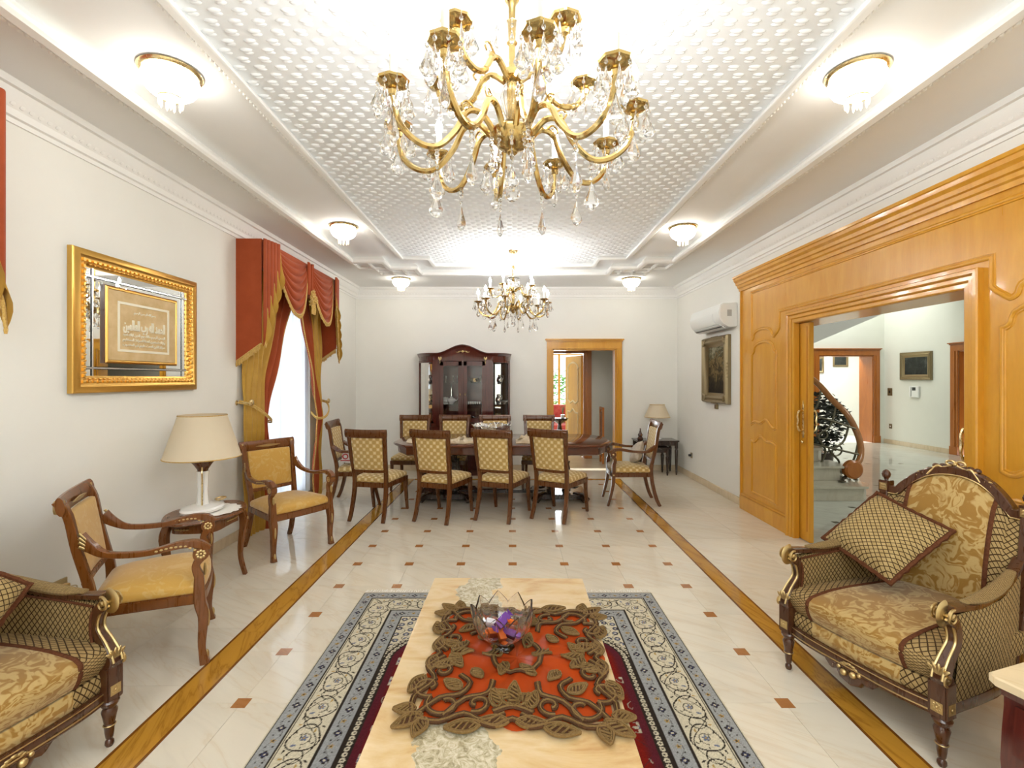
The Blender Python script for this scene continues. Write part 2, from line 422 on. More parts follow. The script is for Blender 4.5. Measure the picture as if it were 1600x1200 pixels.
def checks(name):
    a = N(name, (.7, .5, .2), .65, sheen=.2); s = a.sep(a.co('UV')); k = 26.0
    fx = a.math('FRACT', a.math('MULTIPLY', s[0], k)); fy = a.math('FRACT', a.math('MULTIPLY', s[1], k))
    ch = a.math('FRACT', a.math('MULTIPLY', a.math('ADD', a.math('FLOOR', a.math('MULTIPLY', s[0], k)), a.math('FLOOR', a.math('MULTIPLY', s[1], k))), .5))
    dx = a.math('ABSOLUTE', a.math('SUBTRACT', fx, .5)); dy = a.math('ABSOLUTE', a.math('SUBTRACT', fy, .5))
    sq = a.math('LESS_THAN', a.math('MAXIMUM', dx, dy), .30); isq = a.math('MULTIPLY', sq, a.math('GREATER_THAN', ch, .25))
    base = a.mix(a.math('GREATER_THAN', ch, .25), (.46, .30, .09), (.60, .42, .16))
    a.col(a.mix(isq, base, (.72, .60, .35))); a.bump(isq, .2, .002); return a.m
M['checks'] = checks('gold_checked_upholstery')
def vcol(name, rough=.9, attr='Col'):
    a = N(name, (.5, .5, .5), rough, spec=.15); at = a.n('ShaderNodeAttribute'); at.attribute_name = attr
    f = a.noise(a.co('World'), 260, 2); a.col(a.mix(.10, at.outputs['Color'], a.mix(f, (0, 0, 0), at.outputs['Color']))); a.bump(f, .5, .004); return a.m
M['rug'] = vcol('rug_pile')
def onyx():
    a = N('honey_onyx', (.8, .6, .35), .13, coat=.3); v = a.co('Object', (1, 2.6, 1), (0, 0, .12))
    f = a.noise(v, 2.6, 6, .6, .8); base = a.ramp(f, [(.28, (.50, .26, .08)), (.43, (.66, .45, .21)), (.55, (.72, .54, .30)), (.75, (.62, .40, .17))])
    s = a.sep(a.co('Object')); ed = a.noise(a.co('Object'), 5, 4, .6)
    # a band of grey crystalline stone that runs the length of the slab
    xx = a.math('ADD', s[0], a.math('MULTIPLY', a.math('SUBTRACT', ed, .5), .28)); xx = a.math('ADD', xx, .135)
    band = a.math('LESS_THAN', a.math('ABSOLUTE', xx), .095)
    g = a.noise(a.co('Object', (1, 1, 1)), 34, 5, .7, 1.5); gc = a.ramp(g, [(.35, (.16, .15, .09)), (.47, (.42, .38, .25)), (.62, (.68, .64, .50))])
    a.col(a.mix(a.math('MULTIPLY', band, .8), base, gc)); return a.m
M['onyx'] = onyx()
M['onyx2'] = marble('honey_marble_top', (.82, .66, .42), (.6, .4, .18), .12, 2)
M['leaf'] = cloth('green_leaves', (.10, .26, .05), (.30, .50, .16), 6, .6, 0, 0)
M['grass'] = cloth('sunlit_grass', (.25, .42, .12), (.40, .55, .20), 4)
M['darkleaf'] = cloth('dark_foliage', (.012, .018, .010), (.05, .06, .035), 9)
M['candyo'] = N('orange_foil', (.95, .20, .02), .25, metal=.4).m
M['candyp'] = N('purple_foil', (.16, .05, .30), .25, metal=.3).m
M['candyw'] = N('silver_foil', (.85, .83, .88), .25, metal=.3).m
M['bronzeplate'] = metal('antique_brass_plate', (.50, .42, .26), .35)
M['parch'] = cloth('golden_parchment', (.60, .42, .20), (.74, .56, .32), 9, .6, 0, .1)
M['ivory'] = N('ivory_relief', (.88, .83, .68), .4).m
def paintmat(name, stops, sc):
    a = N(name, (.2, .2, .2), .6, spec=.2); v = a.co('Object'); f = a.noise(v, sc, 6, .65, .8); z = a.sep(v)[2]
    a.col(a.ramp(a.math('ADD', a.math('MULTIPLY', f, .75), a.math('MULTIPLY', z, .45)), stops)); return a.m
M['painting'] = paintmat('oil_landscape', [(.20, (.012, .009, .006)), (.36, (.05, .035, .015)), (.42, (.22, .15, .06)), (.47, (.05, .045, .02)), (.55, (.30, .27, .17)), (.66, (.10, .16, .21))], 7)
M['paintdark'] = paintmat('dark_oil_picture', [(.2, (.015, .017, .015)), (.45, (.04, .045, .04)), (.55, (.10, .11, .10)), (.62, (.03, .035, .03))], 6)
# ================================================================ ROOM SHELL
XL, XR, YN, YF = -2.645, 2.80, -3.0, 8.15
ZS, ZM, ZF = 3.09, 3.14, 3.17          # outer soffit, middle band, patterned field
def wall_with_holes(name, mat, plane, a0, a1, z0, z1, t0, t1, holes, label):
    """plane 'x' (wall in YZ) or 'y' (wall in XZ); t0..t1 thickness; holes (a,b,z0,z1)"""
    g = G(); As = sorted({a0, a1, *[h[0] for h in holes], *[h[1] for h in holes]}); Zs = sorted({z0, z1, *[h[2] for h in holes], *[h[3] for h in holes]})
    for i in range(len(As)-1):
        for j in range(len(Zs)-1):
            ca, cz = (As[i]+As[i+1])/2, (Zs[j]+Zs[j+1])/2
            if any(h[0] < ca < h[1] and h[2] < cz < h[3] for h in holes): continue
            g.add(box(t0, t1, As[i], As[i+1], Zs[j], Zs[j+1]) if plane == 'x' else box(As[i], As[i+1], t0, t1, Zs[j], Zs[j+1]))
    return tag(g.build(name, mat, smooth=0), label, kind='structure')
wall_with_holes('wall_left', M['wall'], 'x', YN, YF+.2, 0, ZS+.2, XL-.25, XL, [(wy-.72, wy+.72, .08, 2.45) for wy in WIN_Y], 'cream painted wall with the curtained windows and the gilt framed mirror')
wall_with_holes('wall_back', M['wall'], 'y', XL-.25, XR+.3, 0, ZS+.2, YF, YF+.2, [(.685, 1.765, -.01, 2.055)], 'cream end wall behind the dining table and china cabinet')
wall_with_holes('wall_right', M['wall'], 'x', YN, YF+.2, 0, ZS+.2, XR, XR+.3, [(2.58, 4.98, -.01, 2.10)], 'cream wall with the air conditioner and the wood panelling')
wall_with_holes('wall_front', M['wall'], 'y', XL-.25, XR+.3, 0, ZS+.2, YN-.2, YN, [], 'plain cream wall at the near end of the room')
# floor: grout bed, marble tiles, rosewood coloured inserts, brown strips
fl = G().add(box(XL, XR, YN, YF, -.10, -.0045)).build('floor', M['grout'], smooth=0); tag(fl, 'polished cream marble floor with small brown squares and brown border strips', kind='structure')
T0, DT = .005, .433
SL0, SL1, SR0, SR1 = -1.665, -1.497, 1.538, 1.680
rows = [1.868+DT*i for i in range(13)]+[7.36]
colsx = [SL1]+[T0+DT*k for k in range(-3, 4)]+[SR0]
tile_mesh = {}
def tile(x0, x1, y0, y1, notch=(0, 0, 0, 0), n=.034):
    """marble slab, corners cut square where an insert sits: (x0y0, x1y0, x1y1, x0y1)"""
    gp = .0007; x0 += gp; x1 -= gp; y0 += gp; y1 -= gp
    key = (round(x1-x0, 4), round(y1-y0, 4), notch)
    if key not in tile_mesh:
        w_, d_ = x1-x0, y1-y0; p = []
        for (cx, cy, sx, sy, k) in ((0, 0, 1, 1, 0), (w_, 0, -1, 1, 1), (w_, d_, -1, -1, 2), (0, d_, 1, -1, 3)):
            if notch[k]:
                q = [(cx, cy+sy*n), (cx+sx*n, cy+sy*n), (cx+sx*n, cy)]
                p += q if k in (0, 2) else q[::-1]
            else: p.append((cx, cy))
        me = G().add(prism(p, 'z', -.005, 0)).mesh('floor_tile', smooth=0); me.materials.append(M['floor']); tile_mesh[key] = me
    o = bpy.data.objects.new('floor_tile', tile_mesh[key]); COL.objects.link(o); o.parent = fl; o.location = (x0, y0, 0)
for i in range(len(colsx)-1):
    for j in range(len(rows)-1):
        l, r_, nr, fr = i > 0, i < len(colsx)-2, True, j < len(rows)-2
        tile(colsx[i], colsx[i+1], rows[j], rows[j+1], (int(l and nr), int(r_ and nr), int(r_ and fr), int(l and fr)))
ime = G().add(box(-.0345, .0345, -.0345, .0345, -.005, .0002)).mesh('floor_insert', smooth=0); ime.materials.append(M['insert'])
for cx in colsx[1:-1]:
    for cy in rows[:-1]:
        o = bpy.data.objects.new('floor_insert', ime); COL.objects.link(o); o.parent = fl; o.location = (cx, cy, 0)
for i in range(5):                              # plainer slabs nearer than the camera sees
    y0 = YN+i*(1.868-YN)/5; tile(SL1, 0, y0, y0+(1.868-YN)/5); tile(0, SR0, y0, y0+(1.868-YN)/5)
def lane(x0, x1, y0, y1, ny):
    d = (y1-y0)/ny
    for i in range(ny): tile(x0, x1, y0+i*d, y0+(i+1)*d)
YC0, YC1 = 7.36, 7.48
for (a, b) in ((XL, XL+.49), (XL+.49, SL0)): lane(a, b, -3, 1.868, 6); lane(a, b, 1.868, YC1, 10)
for (a, b) in ((SR1, SR1+.56), (SR1+.56, XR)): lane(a, b, -3, 1.868, 6); lane(a, b, 1.868, YC1, 10)
for i in range(10):
    d = (XR-XL)/10; tile(XL+i*d, XL+(i+1)*d, YC1, YF)
def strip(x0, x1, y0, y1, horizontal=False):
    e = .014
    if horizontal:
        segs = [((x0, x1, y0+e, y1-e), 'strip', 'border_strip'), ((x0, x1, y0, y0+e), 'stripedge', 'border_strip_edge'), ((x0, x1, y1-e, y1), 'stripedge', 'border_strip_edge')]
    else:
        segs = [((x0+e, x1-e, y0, y1), 'strip', 'border_strip'), ((x0, x0+e, y0, y1), 'stripedge', 'border_strip_edge'), ((x1-e, x1, y0, y1), 'stripedge', 'border_strip_edge')]
    for (a, b, c, d), m, nm in segs: G().add(box(a+.0004, b-.0004, c+.0004, d-.0004, -.005, .0001)).build(nm, M[m], fl, smooth=0)
for (a, b) in ((SL0, SL1), (SR0, SR1)):
    ys = [-3, -.6, .6, 1.868, 2.95, 4.03, 5.12, 6.2, YC1]
    for i in range(len(ys)-1): strip(a, b, ys[i], ys[i+1])
xs = [SL1, -.5, .52, SR0]
for i in range(3): strip(xs[i], xs[i+1], YC0, YC1, True)

# ceiling
hw = 2.10; IL, IR = -1.46, 1.525
OUT = [(-hw, YN+.6), (-hw, 6.27), (-1.70, 6.27), (-1.70, 6.64), (-1.34, 6.64), (-1.34, 7.02), (1.40, 7.02), (1.40, 6.64), (1.76, 6.64), (1.76, 6.27), (hw+.02, 6.27), (hw+.02, YN+.6)]
INN = [(IL, YN+1.2), (IL, 6.345), (-1.10, 6.345), (-1.10, 6.77), (1.15, 6.77), (1.15, 6.345), (IR, 6.345), (IR, YN+1.2)]
cl = G()
def ring_face(g, outer, inner, z):
    """flat ceiling between two outlines, tessellated"""
    from mathutils.geometry import tessellate_polygon
    ps = [[Vector((x, y, 0)) for x, y in outer], [Vector((x, y, 0)) for x, y in inner]]
    allp = [p for q in ps for p in q]; fs = []
    for t in tessellate_polygon(ps):
        a, b, c = [allp[i] for i in t]
        fs.append(t if (b-a).cross(c-a).z < 0 else t[::-1])
    g.add(([(p.x, p.y, z) for p in allp], fs, None))
def riser(g, poly, z0, z1):
    n = len(poly)
    for i in range(n):
        a, b = poly[i], poly[(i+1) % n]
        g.add(([(a[0], a[1], z0), (b[0], b[1], z0), (b[0], b[1], z1), (a[0], a[1], z1)], [(0, 1, 2, 3)], None))
ring_face(cl, [(XL, YN), (XR, YN), (XR, YF), (XL, YF)], OUT, ZS); riser(cl, OUT, ZS, ZM)
ring_face(cl, OUT, INN, ZM); riser(cl, INN, ZM, ZF)
cl.add(box(XL-.1, XR+.1, YN-.1, YF+.1, ZF+.06, ZF+.12))
ceil = tag(cl.build('ceiling', M['ceil'], smooth=0), 'white tray ceiling with a lozenge relief field and white mouldings', kind='structure')
fg = G(); from mathutils.geometry import tessellate_polygon as _tp
_ps = [Vector((x, y, 0)) for x, y in INN]
fg.add(([(p.x, p.y, ZF) for p in _ps], [t if (_ps[t[1]]-_ps[t[0]]).cross(_ps[t[2]]-_ps[t[0]]).z < 0 else t[::-1] for t in _tp([_ps])], None))
fg.build('relief_field', M['field'], ceil, smooth=0)
# relief: two-lobed buds in diagonal rows, each a split oval with a small star between
def inside_field(x, y):
    return IL+.04 < x < IR-.04 and YN+1.2 < y < 6.31 or (-1.07 < x < 1.12 and y < 6.74 and y > 6.0)
rv, rf = [], []
def bud(cx, cy, a, rx, ry, h):
    ca, sa = math.cos(a), math.sin(a); b = len(rv)
    rings = [(1, 0, 10), (.82, .55, 10), (.45, .92, 10)]
    for (k, z, n) in rings:
        for i in range(n):
            t = 2*PI*i/n; x, y = rx*k*math.cos(t), ry*k*math.sin(t); rv.append((cx+x*ca-y*sa, cy+x*sa+y*ca, ZF-h*z))
    rv.append((cx, cy, ZF-h))
    for j in range(2):
        for i in range(10): p = b+j*10+i; q = b+j*10+(i+1) % 10; rf.append((p, p+10, q+10, q))
    for i in range(10): rf.append((b+20+i, b+30, b+20+(i+1) % 10))
sx, sy = .107, .064
ny = int((6.77-(-.5))/sy)
for j in range(ny):
    for i in range(-16, 17):
        x = i*sx+(j % 2)*sx/2+.03; y = -.5+j*sy
        if y > 6.73 or not inside_field(x, y): continue
        bud(x-.001, y-.012, .0, .031, .0135, .010); bud(x+.001, y+.011, .0, .027, .0125, .008)
me = bpy.data.meshes.new('ceiling_relief'); me.from_pydata(rv, [], rf); me.polygons.foreach_set('use_smooth', [True]*len(rf)); me.materials.append(M['field'])
o = bpy.data.objects.new('ceiling_relief', me); COL.objects.link(o); o.parent = ceil; o['kind'] = 'stuff'
def offset_path(poly, d, closed=False):
    n = len(poly); out = []
    for i in range(n):
        a = Vector(poly[i-1]) if (i > 0 or closed) else None; b = Vector(poly[i]); c = Vector(poly[(i+1) % n]) if (i < n-1 or closed) else None
        if a is None: t = (c-b).normalized(); out.append(b+Vector((-t.y, t.x))*d); continue
        if c is None: t = (b-a).normalized(); out.append(b+Vector((-t.y, t.x))*d); continue
        t1 = (b-a).normalized(); t2 = (c-b).normalized(); n1 = Vector((-t1.y, t1.x)); n2 = Vector((-t2.y, t2.x)); m_ = (n1+n2); m_ = m_.normalized() if m_.length > 1e-6 else n1
        k = d/max(.3, m_.dot(n1)); out.append(b+m_*k)
    return out
def run_profile(poly, prof, closed, to3=lambda a, b, h: (a, b, h)):
    """prof: list of (offset, height); poly 2D path; returns swept shape"""
    rings = [[to3(p.x, p.y, h) for p in offset_path(poly, d, closed)] for d, h in prof]
    n = len(poly); v = [p for r_ in rings for p in r_]; f = []; m_ = len(prof)
    for j in range(m_):
        k = (j+1) % m_
        for i in range(n if closed else n-1):
            q = (i+1) % n; f.append((j*n+i, j*n+q, k*n+q, k*n+i))
    if not closed: f.append(tuple(j*n for j in range(m_))); f.append(tuple(j*n+n-1 for j in range(m_))[::-1])
    return v, f, None
pm = [(-.050, 0), (-.050, -.020), (-.035, -.034), (.005, -.040), (.030, -.026), (.030, .05), (-.01, .05)]
tag(G().add(run_profile(OUT, [(d, ZS+h) for d, h in pm], True)).build('trim_1', M['mold'], smooth=30), 'white moulding stepping round the outer edge of the ceiling tray', kind='structure')
pm2 = [(-.030, 0), (-.030, -.014), (-.015, -.022), (.012, -.022), (.024, -.010), (.024, .03), (-.01, .03)]
tag(G().add(run_profile(INN, [(d, ZM+h) for d, h in pm2], True)).build('trim_2', M['mold'], smooth=30), 'thin white moulding round the relief field of the ceiling', kind='structure')
# rope beading along both mouldings
g = G()
for (x, step, z, r_) in ((-hw-.045, .036, ZS-.018, .014), (hw+.065, .036, ZS-.018, .014), (IL-.028, .036, ZM-.010, .010), (IR+.028, .036, ZM-.010, .010)):
    yy = .3
    while yy < 6.2:
        g.add(ell((0, 0, 0), (r_, .019, r_), 6, 4), T(x, yy, z)@R(.5 if x < 0 else -.5)); yy += step
o = g.build('rope_beading', M['mold'], ceil); o['kind'] = 'stuff'
g = G()                                        # squares of fretwork in the stepped corners
for s_ in (-1, 1):
    ox = .03 if s_ > 0 else 0
    for (a, b, c, d) in ((-2.10, 6.27, -2.10, 6.64), (-1.90, 6.30, -1.90, 7.02), (-2.10, 6.64, -1.70, 6.64), (-1.90, 6.83, -1.34, 6.83), (-1.70, 6.64, -1.70, 7.02), (-1.90, 7.02, -1.34, 7.02), (-1.52, 6.64, -1.52, 7.02)):
        x0, x1 = sorted((s_*-a*-1+ox, s_*-c*-1+ox)) if s_ < 0 else sorted((-a+ox, -c+ox))
        if s_ < 0: x0, x1 = sorted((a, c))
        g.add(box(x0-.022, x1+.022, b-.022, d+.022, ZS-.032, ZS+.005))
tag(g.build('trim_3', M['mold'], bevel=.008), 'white square fretwork in the two stepped corners of the ceiling', kind='structure')
# crown along the walls
cp = [(0, -.19), (.012, -.19), (.014, -.165), (.030, -.160), (.036, -.125), (.060, -.10), (.075, -.060), (.080, -.040), (.100, -.036), (.104, 0), (0, 0)]
rect = [(XL, YN), (XR, YN), (XR, YF), (XL, YF)]
tag(G().add(run_profile(rect, [(d, ZS+h) for d, h in cp], True)).build('trim_4', M['mold'], smooth=30), 'white crown moulding running round the tops of the walls', kind='structure')
g = G()
for k, X in ((1, XL), (-1, XR)):
    y = 1.2
    while y < 8.0:
        g.add(ell((0, 0, 0), (.006, .017, .012), 6, 4), T(X+k*.052, y, ZS-.108)@R(k*.6, 'Y')); y += .05
x = XL+.15
while x < XR-.1: g.add(ell((0, 0, 0), (.017, .006, .012), 6, 4), T(x, YF-.052, ZS-.108)); x += .05
tag(g.build('trim_5', M['mold']), 'small bead pattern pressed into the crown moulding', kind='structure')
# skirting
def skirt(name, x0, x1, y0, y1, lab): tag(G().add(box(x0, x1, y0, y1, 0, .095)).build(name, M['skirt'], bevel=.004), lab, kind='structure')
skirt('baseboard_left', XL, XL+.015, YN, YF, 'beige marble skirting along the left wall')
skirt('baseboard_back', XL+.016, .60, YF-.015, YF, 'beige marble skirting under the end wall, left of its doorway')
skirt('baseboard_back.001', 1.87, XR-.016, YF-.015, YF, 'beige marble skirting behind the nest of small tables')
skirt('baseboard_right', XR-.015, XR, 5.80, YF, 'beige marble skirting along the right wall beyond the panelling')

# ---------------------------------------------------------------- windows of the left wall
for k, wy in enumerate(WIN_Y):
    wn = tag(bpy.data.objects.new('window_%d' % (k+1), None), ['white framed window behind the curtains beyond the pair of armchairs', 'white framed window behind the curtain cut off at the left edge', 'white framed window beside the camera'][k], kind='structure'); COL.objects.link(wn); wn.location = (XL-.12, wy, 0)
    for (a, b, c, d) in ((-.715, .715, .082, .15), (-.715, .715, 2.38, 2.448), (-.715, -.64, .15, 2.38), (.64, .715, .15, 2.38), (-.035, .035, .15, 2.38)):
        G().add(box(-.03, .03, a, b, c, d)).build('window_frame', M['white'], wn, bevel=.004)
    for a in (-.64, .035): G().add(box(-.004, .004, a, a+.605, .15, 2.38)).build('pane', M['pane'], wn, smooth=0)

# ---------------------------------------------------------------- wood panelling with the doorway to the hall (right wall)
XP = 2.755; PY0, PY1 = 1.86, 5.76; DY0, DY1, DZ = 2.92, 4.68, 2.094
pn = struct('trim_6', 'tall honey coloured wood panelling round the wide doorway on the right')
pb = G()
for (a, b, c, d) in ((PY0, DY0, 0, 2.64), (DY1, PY1, 0, 2.64), (DY0, DY1, DZ, 2.64)): pb.add(box(XP, XR-.008, a, b, c, d))
pb.build('panel_board', M['cherry'], pn, smooth=0)
for (y0, y1) in ((PY0, DY0-.0), (DY1+.1, PY1+.02)):
    a, b = (y0, y1-.115) if y0 == PY0 else (y0, y1)
    G().add(box(XP-.025, XP+.0, a, b, 0, .165)).add(box(XP-.016, XP, a, b, .165, .19)).build('plinth', M['cherry'], pn, bevel=.005)
G().add(box(XP-.018, XR-.001, PY1, PY1+.03, 0, 2.64)).build('edge_post', M['cherry'], pn, bevel=.006)
# cornice
cpr = [(0, 2.60), (.016, 2.60), (.020, 2.63), (.034, 2.64), (.040, 2.665), (.056, 2.672), (.060, 2.70), (.080, 2.72), (.086, 2.745), (.096, 2.75), (.096, 2.772), (0, 2.772)]
cv = [(XP-d, y, z) for y in (PY0-.05, PY1+.05) for d, z in cpr]; n = len(cpr)
G().add((cv, [tuple(range(n)), tuple(range(n, 2*n))[::-1]]+[(i, n+i, n+(i+1) % n, (i+1) % n) for i in range(n)], None)).build('cornice', M['cherry'], pn, smooth=20)
# casing: three stepped bands up one side, over and down the other
cas = [(-DY0, 0), (-DY0, DZ), (-DY1, DZ), (-DY1, 0)]
for (d0, d1, h) in ((.0, .038, .018), (.038, .074, .030), (.074, .108, .042)):
    pr = [(d0, 0), (d0, h*.7), (d0+.008, h), (d1-.006, h), (d1, h*.8), (d1, 0)]
    path = [(p[0], p[1]) for p in cas]
    sh = run_profile(path, [(d if True else -d, hh) for d, hh in pr], False, lambda a, b, h_: (XP-h_, -a, b))
    # make sure it lies outside the opening
    ys = [abs(v_[1]) for v_ in sh[0]]
    if max(ys) < DY1+d1-.001: sh = run_profile(path, [(-d, hh) for d, hh in pr], False, lambda a, b, h_: (XP-h_, -a, b))
    G().add(sh).build('casing', M['cherry'], pn, smooth=25)
# jamb lining
G().add(box(XP-.001, 2.794, DY0-.02, DY0+.002, 0, DZ)).add(box(2.86, 3.10, 2.581, 2.60, 0, DZ)).add(box(XP-.001, 2.794, DY1-.002, DY1+.02, 0, DZ)).add(box(2.86, 3.10, 4.972, 4.979, 0, DZ)).add(box(XP-.001, 3.10, DY0-.33, DY1+.28, DZ-.002, DZ+.02)).build('jamb_lining', M['cherry'], pn, bevel=.003)
G().add(box(2.86, 2.88, 4.962, 4.971, 0, DZ)).build('pocket_board', M['cherryd'], pn, smooth=0)
def arc(c, rx, rz, a0, a1, n=8): return [(c[0]+rx*math.cos(a0+(a1-a0)*i/n), c[1]+rz*math.sin(a0+(a1-a0)*i/n)) for i in range(n+1)]
def mould(path, mat=None, closed=True, mir=False, wd=.018, par=None, X=XP, sgn=1, yc=3.86):
    if mir: path = [(2*yc-a, b) for a, b in path]
    pr = [(-wd, 0), (-wd*.8, .007), (-wd*.3, .004), (0, .012), (wd*.4, .013), (wd, .004), (wd, 0)]
    G().add(run_profile(path, [(d, h) for d, h in pr], closed, lambda a, b, h_: (X-sgn*h_, a, b))).build('panel_molding', mat or M['cherry'], par or pn, smooth=50)
ya, yb = 5.53, 5.02
def half_arch(y0, y1, z, rise, cove):     # concave shoulders and a swelling arch between y0 and y1
    yc, hw_ = (y0+y1)/2, abs(y1-y0)/2; s_ = 1 if y1 > y0 else -1; out = []
    for i in range(5): t = i/4*PI/2; out.append((y0+s_*cove*math.sin(t), z+cove*(1-math.cos(t))*.9))
    for i in range(9): t = PI-i/8*PI; out.append((yc+s_*(hw_-cove)*math.cos(t), z+cove+rise*math.sin(t)))
    for i in range(5): t = PI/2-i/4*PI/2; out.append((y1-s_*cove*math.sin(t), z+cove*(1-math.cos(t))*.9))
    return out
def wavy(y0, y1, z, amp): return [(y0+(y1-y0)*i/14, z+amp*(.5-.5*math.cos(2*PI*i/14))+(-amp*.4*math.sin(PI*i/14*4))) for i in range(15)]
for mir in (False, True):
    tall = half_arch(ya, yb, 1.835, .075, .05)+wavy(yb, ya, 1.035, .05)
    mould(tall, mir=mir)
    low = wavy(ya, yb, .85, .05)+[(yb, .25), (ya, .25)]
    mould(low, mir=mir)
yc = 3.86; up = [(ya, 2.54)]+[(ya, 2.03)]+half_arch(ya, 5.06, 2.00, .06, .045)[1:]+[(4.99, 2.05), (4.96, 2.08), (4.96, 2.253)]
up = up+[(2*yc-a, b) for a, b in up[::-1]]
mould(up)
# sliding door leaf half drawn into its pocket
lf = tag(bpy.data.objects.new('door_1', None), 'honey wood sliding door drawn back into the panelled doorway', kind='structure'); COL.objects.link(lf)
G().add(box(2.80, 2.842, 4.53, 4.95, .004, 2.085)).build('door_leaf', M['cherry'], lf, bevel=.004)
G().add(box(2.797, 2.80, 4.562, 4.570, .1, 2.05)).build('door_groove', M['cherryd'], lf)
for k, X, s_ in ((0, 2.80, -1), (1, 2.842, 1)):
    h = G(); yh = 4.625 if k == 0 else 4.60
    h.add(lathe([(.0, -.17), (.014, -.165), (.02, -.12), (.013, -.09), (.012, .10), (.018, .125), (.012, .15), (.004, .185), (.0, .20)], 10), T(X+s_*.004, yh, 1.15)@Sc(.35, 1, 1))
    hp = spline([(X, yh, 1.06), (X+s_*.045, yh-.01, 1.055), (X+s_*.062, yh-.01, 1.10), (X+s_*.058, yh-.01, 1.15), (X+s_*.062, yh-.01, 1.20), (X+s_*.045, yh-.01, 1.245), (X, yh, 1.24)], 5)
    h.add(tube(hp, [.009, .010, .007, .010, .007, .010, .009], 8)); h.add(ell((X+s_*.012, yh, .945), (.012, .015, .015), 8, 6))
    h.build('door_handle', M['brass'], lf)
G().add(box(2.8415, 2.8435, 4.54, 4.56, .88, .98)).build('lock_plate', M['ebony'], lf)

lf2 = tag(bpy.data.objects.new('door_7', None), 'near sliding door leaf hidden in its pocket, only its brass handle showing', kind='structure'); COL.objects.link(lf2)
G().add(box(2.80, 2.842, 2.605, 2.962, .004, 2.085)).build('door_leaf', M['cherry'], lf2, bevel=.004)
hd = [c for c in bpy.data.objects if c.parent == lf and c.name.startswith('door_handle')][0]
inst(hd, lf2, T(0, 2.945-4.625, 0))
# ---------------------------------------------------------------- doorway in the end wall
def doorframe(name, lab, x0, x1, ztop, w_, y, mat, face=-1, axis='y', crown=.03, reveal=.2, head=.17):
    """frame in a wall; x0..x1 the opening; y the wall face; face the side it stands proud on"""
    d = tag(bpy.data.objects.new(name, None), lab, kind='structure'); COL.objects.link(d)
    def B(a, b, c, e, f, h):
        c, e = sorted((c, e)); return box(a, b, c, e, f, h) if axis == 'y' else box(c, e, a, b, f, h)
    k = face*.025
    for (a, b) in ((x0-w_, x0), (x1, x1+w_)): G().add(B(a, b, y+k, y, 0, ztop)).add(B(a+w_*.3, b-w_*.2, y+k*1.5, y+k, .17, ztop)).add(B(a-.008, b+.008, y+k*1.6, y, 0, .17)).build('jamb_casing', mat, d, bevel=.004)
    G().add(B(x0-w_, x1+w_, y+k, y, ztop, ztop+head*.72)).add(B(x0-w_-.012, x1+w_+.012, y+k*1.7, y, ztop+head*.72, ztop+head*.86)).add(B(x0-w_-crown, x1+w_+crown, y+k*2.6, y, ztop+head*.86, ztop+head)).build('head_casing', mat, d, bevel=.005)
    G().add(B(x0, x0+.02, y, y-face*reveal, 0, ztop)).add(B(x1-.02, x1, y, y-face*reveal, 0, ztop)).add(B(x0, x1, y, y-face*reveal, ztop-.02, ztop)).build('jamb_lining', mat, d, bevel=.002)
    return d
doorframe('door_2', 'honey wood door frame with a flared head in the end wall', .685, 1.765, 2.055, .095, YF, M['cherry'], -1)
# passage and the bright room beyond it
bx = G()
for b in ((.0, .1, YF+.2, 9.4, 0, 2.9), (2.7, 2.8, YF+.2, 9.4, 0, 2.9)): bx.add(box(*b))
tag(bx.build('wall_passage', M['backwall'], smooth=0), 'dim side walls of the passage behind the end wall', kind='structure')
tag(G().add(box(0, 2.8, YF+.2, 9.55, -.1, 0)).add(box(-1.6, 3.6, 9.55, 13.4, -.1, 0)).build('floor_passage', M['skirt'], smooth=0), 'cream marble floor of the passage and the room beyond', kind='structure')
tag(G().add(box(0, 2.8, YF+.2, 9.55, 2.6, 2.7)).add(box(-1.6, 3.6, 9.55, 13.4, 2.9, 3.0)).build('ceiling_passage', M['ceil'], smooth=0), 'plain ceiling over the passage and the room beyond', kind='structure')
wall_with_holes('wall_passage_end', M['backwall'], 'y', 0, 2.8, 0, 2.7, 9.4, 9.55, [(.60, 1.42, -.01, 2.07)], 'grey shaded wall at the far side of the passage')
doorframe('door_3', 'dark brown door frame across the passage', .60, 1.42, 2.07, .13, 9.4, M['cherryd'], -1, reveal=.15, head=.03, crown=.0)
dl = tag(bpy.data.objects.new('door_4', None), 'honey wood panelled door standing open across the passage', kind='structure'); COL.objects.link(dl); dl.location = (1.395, 9.575, 0); dl.rotation_euler = (0, 0, math.radians(106))
G().add(box(0, .82, -.02, .02, .005, 2.02)).build('door_leaf', M['cherry'], dl, bevel=.004)
def mouldx(path, par, y, s_):
    pr = [(-.02, 0), (-.012, .012), (.008, .016), (.02, 0)]
    G().add(run_profile(path, pr, True, lambda a, b, h_: (a, y+s_*h_, b))).build('panel_molding', M['parch'], par, smooth=50)
for s_ in (1, -1):
    y = .02*s_
    mouldx([(.15, 1.1)]+[(.15, 1.75)]+arc((.41, 1.75), .26, .14, PI, 0, 10)+[(.67, 1.1), (.54, 1.05), (.41, 1.10), (.28, 1.05)], dl, y, s_)
    mouldx([(.15, .2), (.15, .86), (.28, .86), (.41, .93), (.54, .86), (.67, .86), (.67, .2)], dl, y, s_)
G().add(tube([(.76, -.025, 1.0), (.76, -.07, 1.0), (.66, -.07, 1.0)], .009, 8)).add(ell((.76, -.026, 1.0), (.025, .006, .025))).build('door_handle', M['brass'], dl)
wall_with_holes('wall_beyond', M['hallwall'], 'y', -1.6, 3.6, 0, 3.0, 13.4, 13.55, [(.3, 2.3, .1, 2.22)], 'far wall with the garden window seen through two doorways')
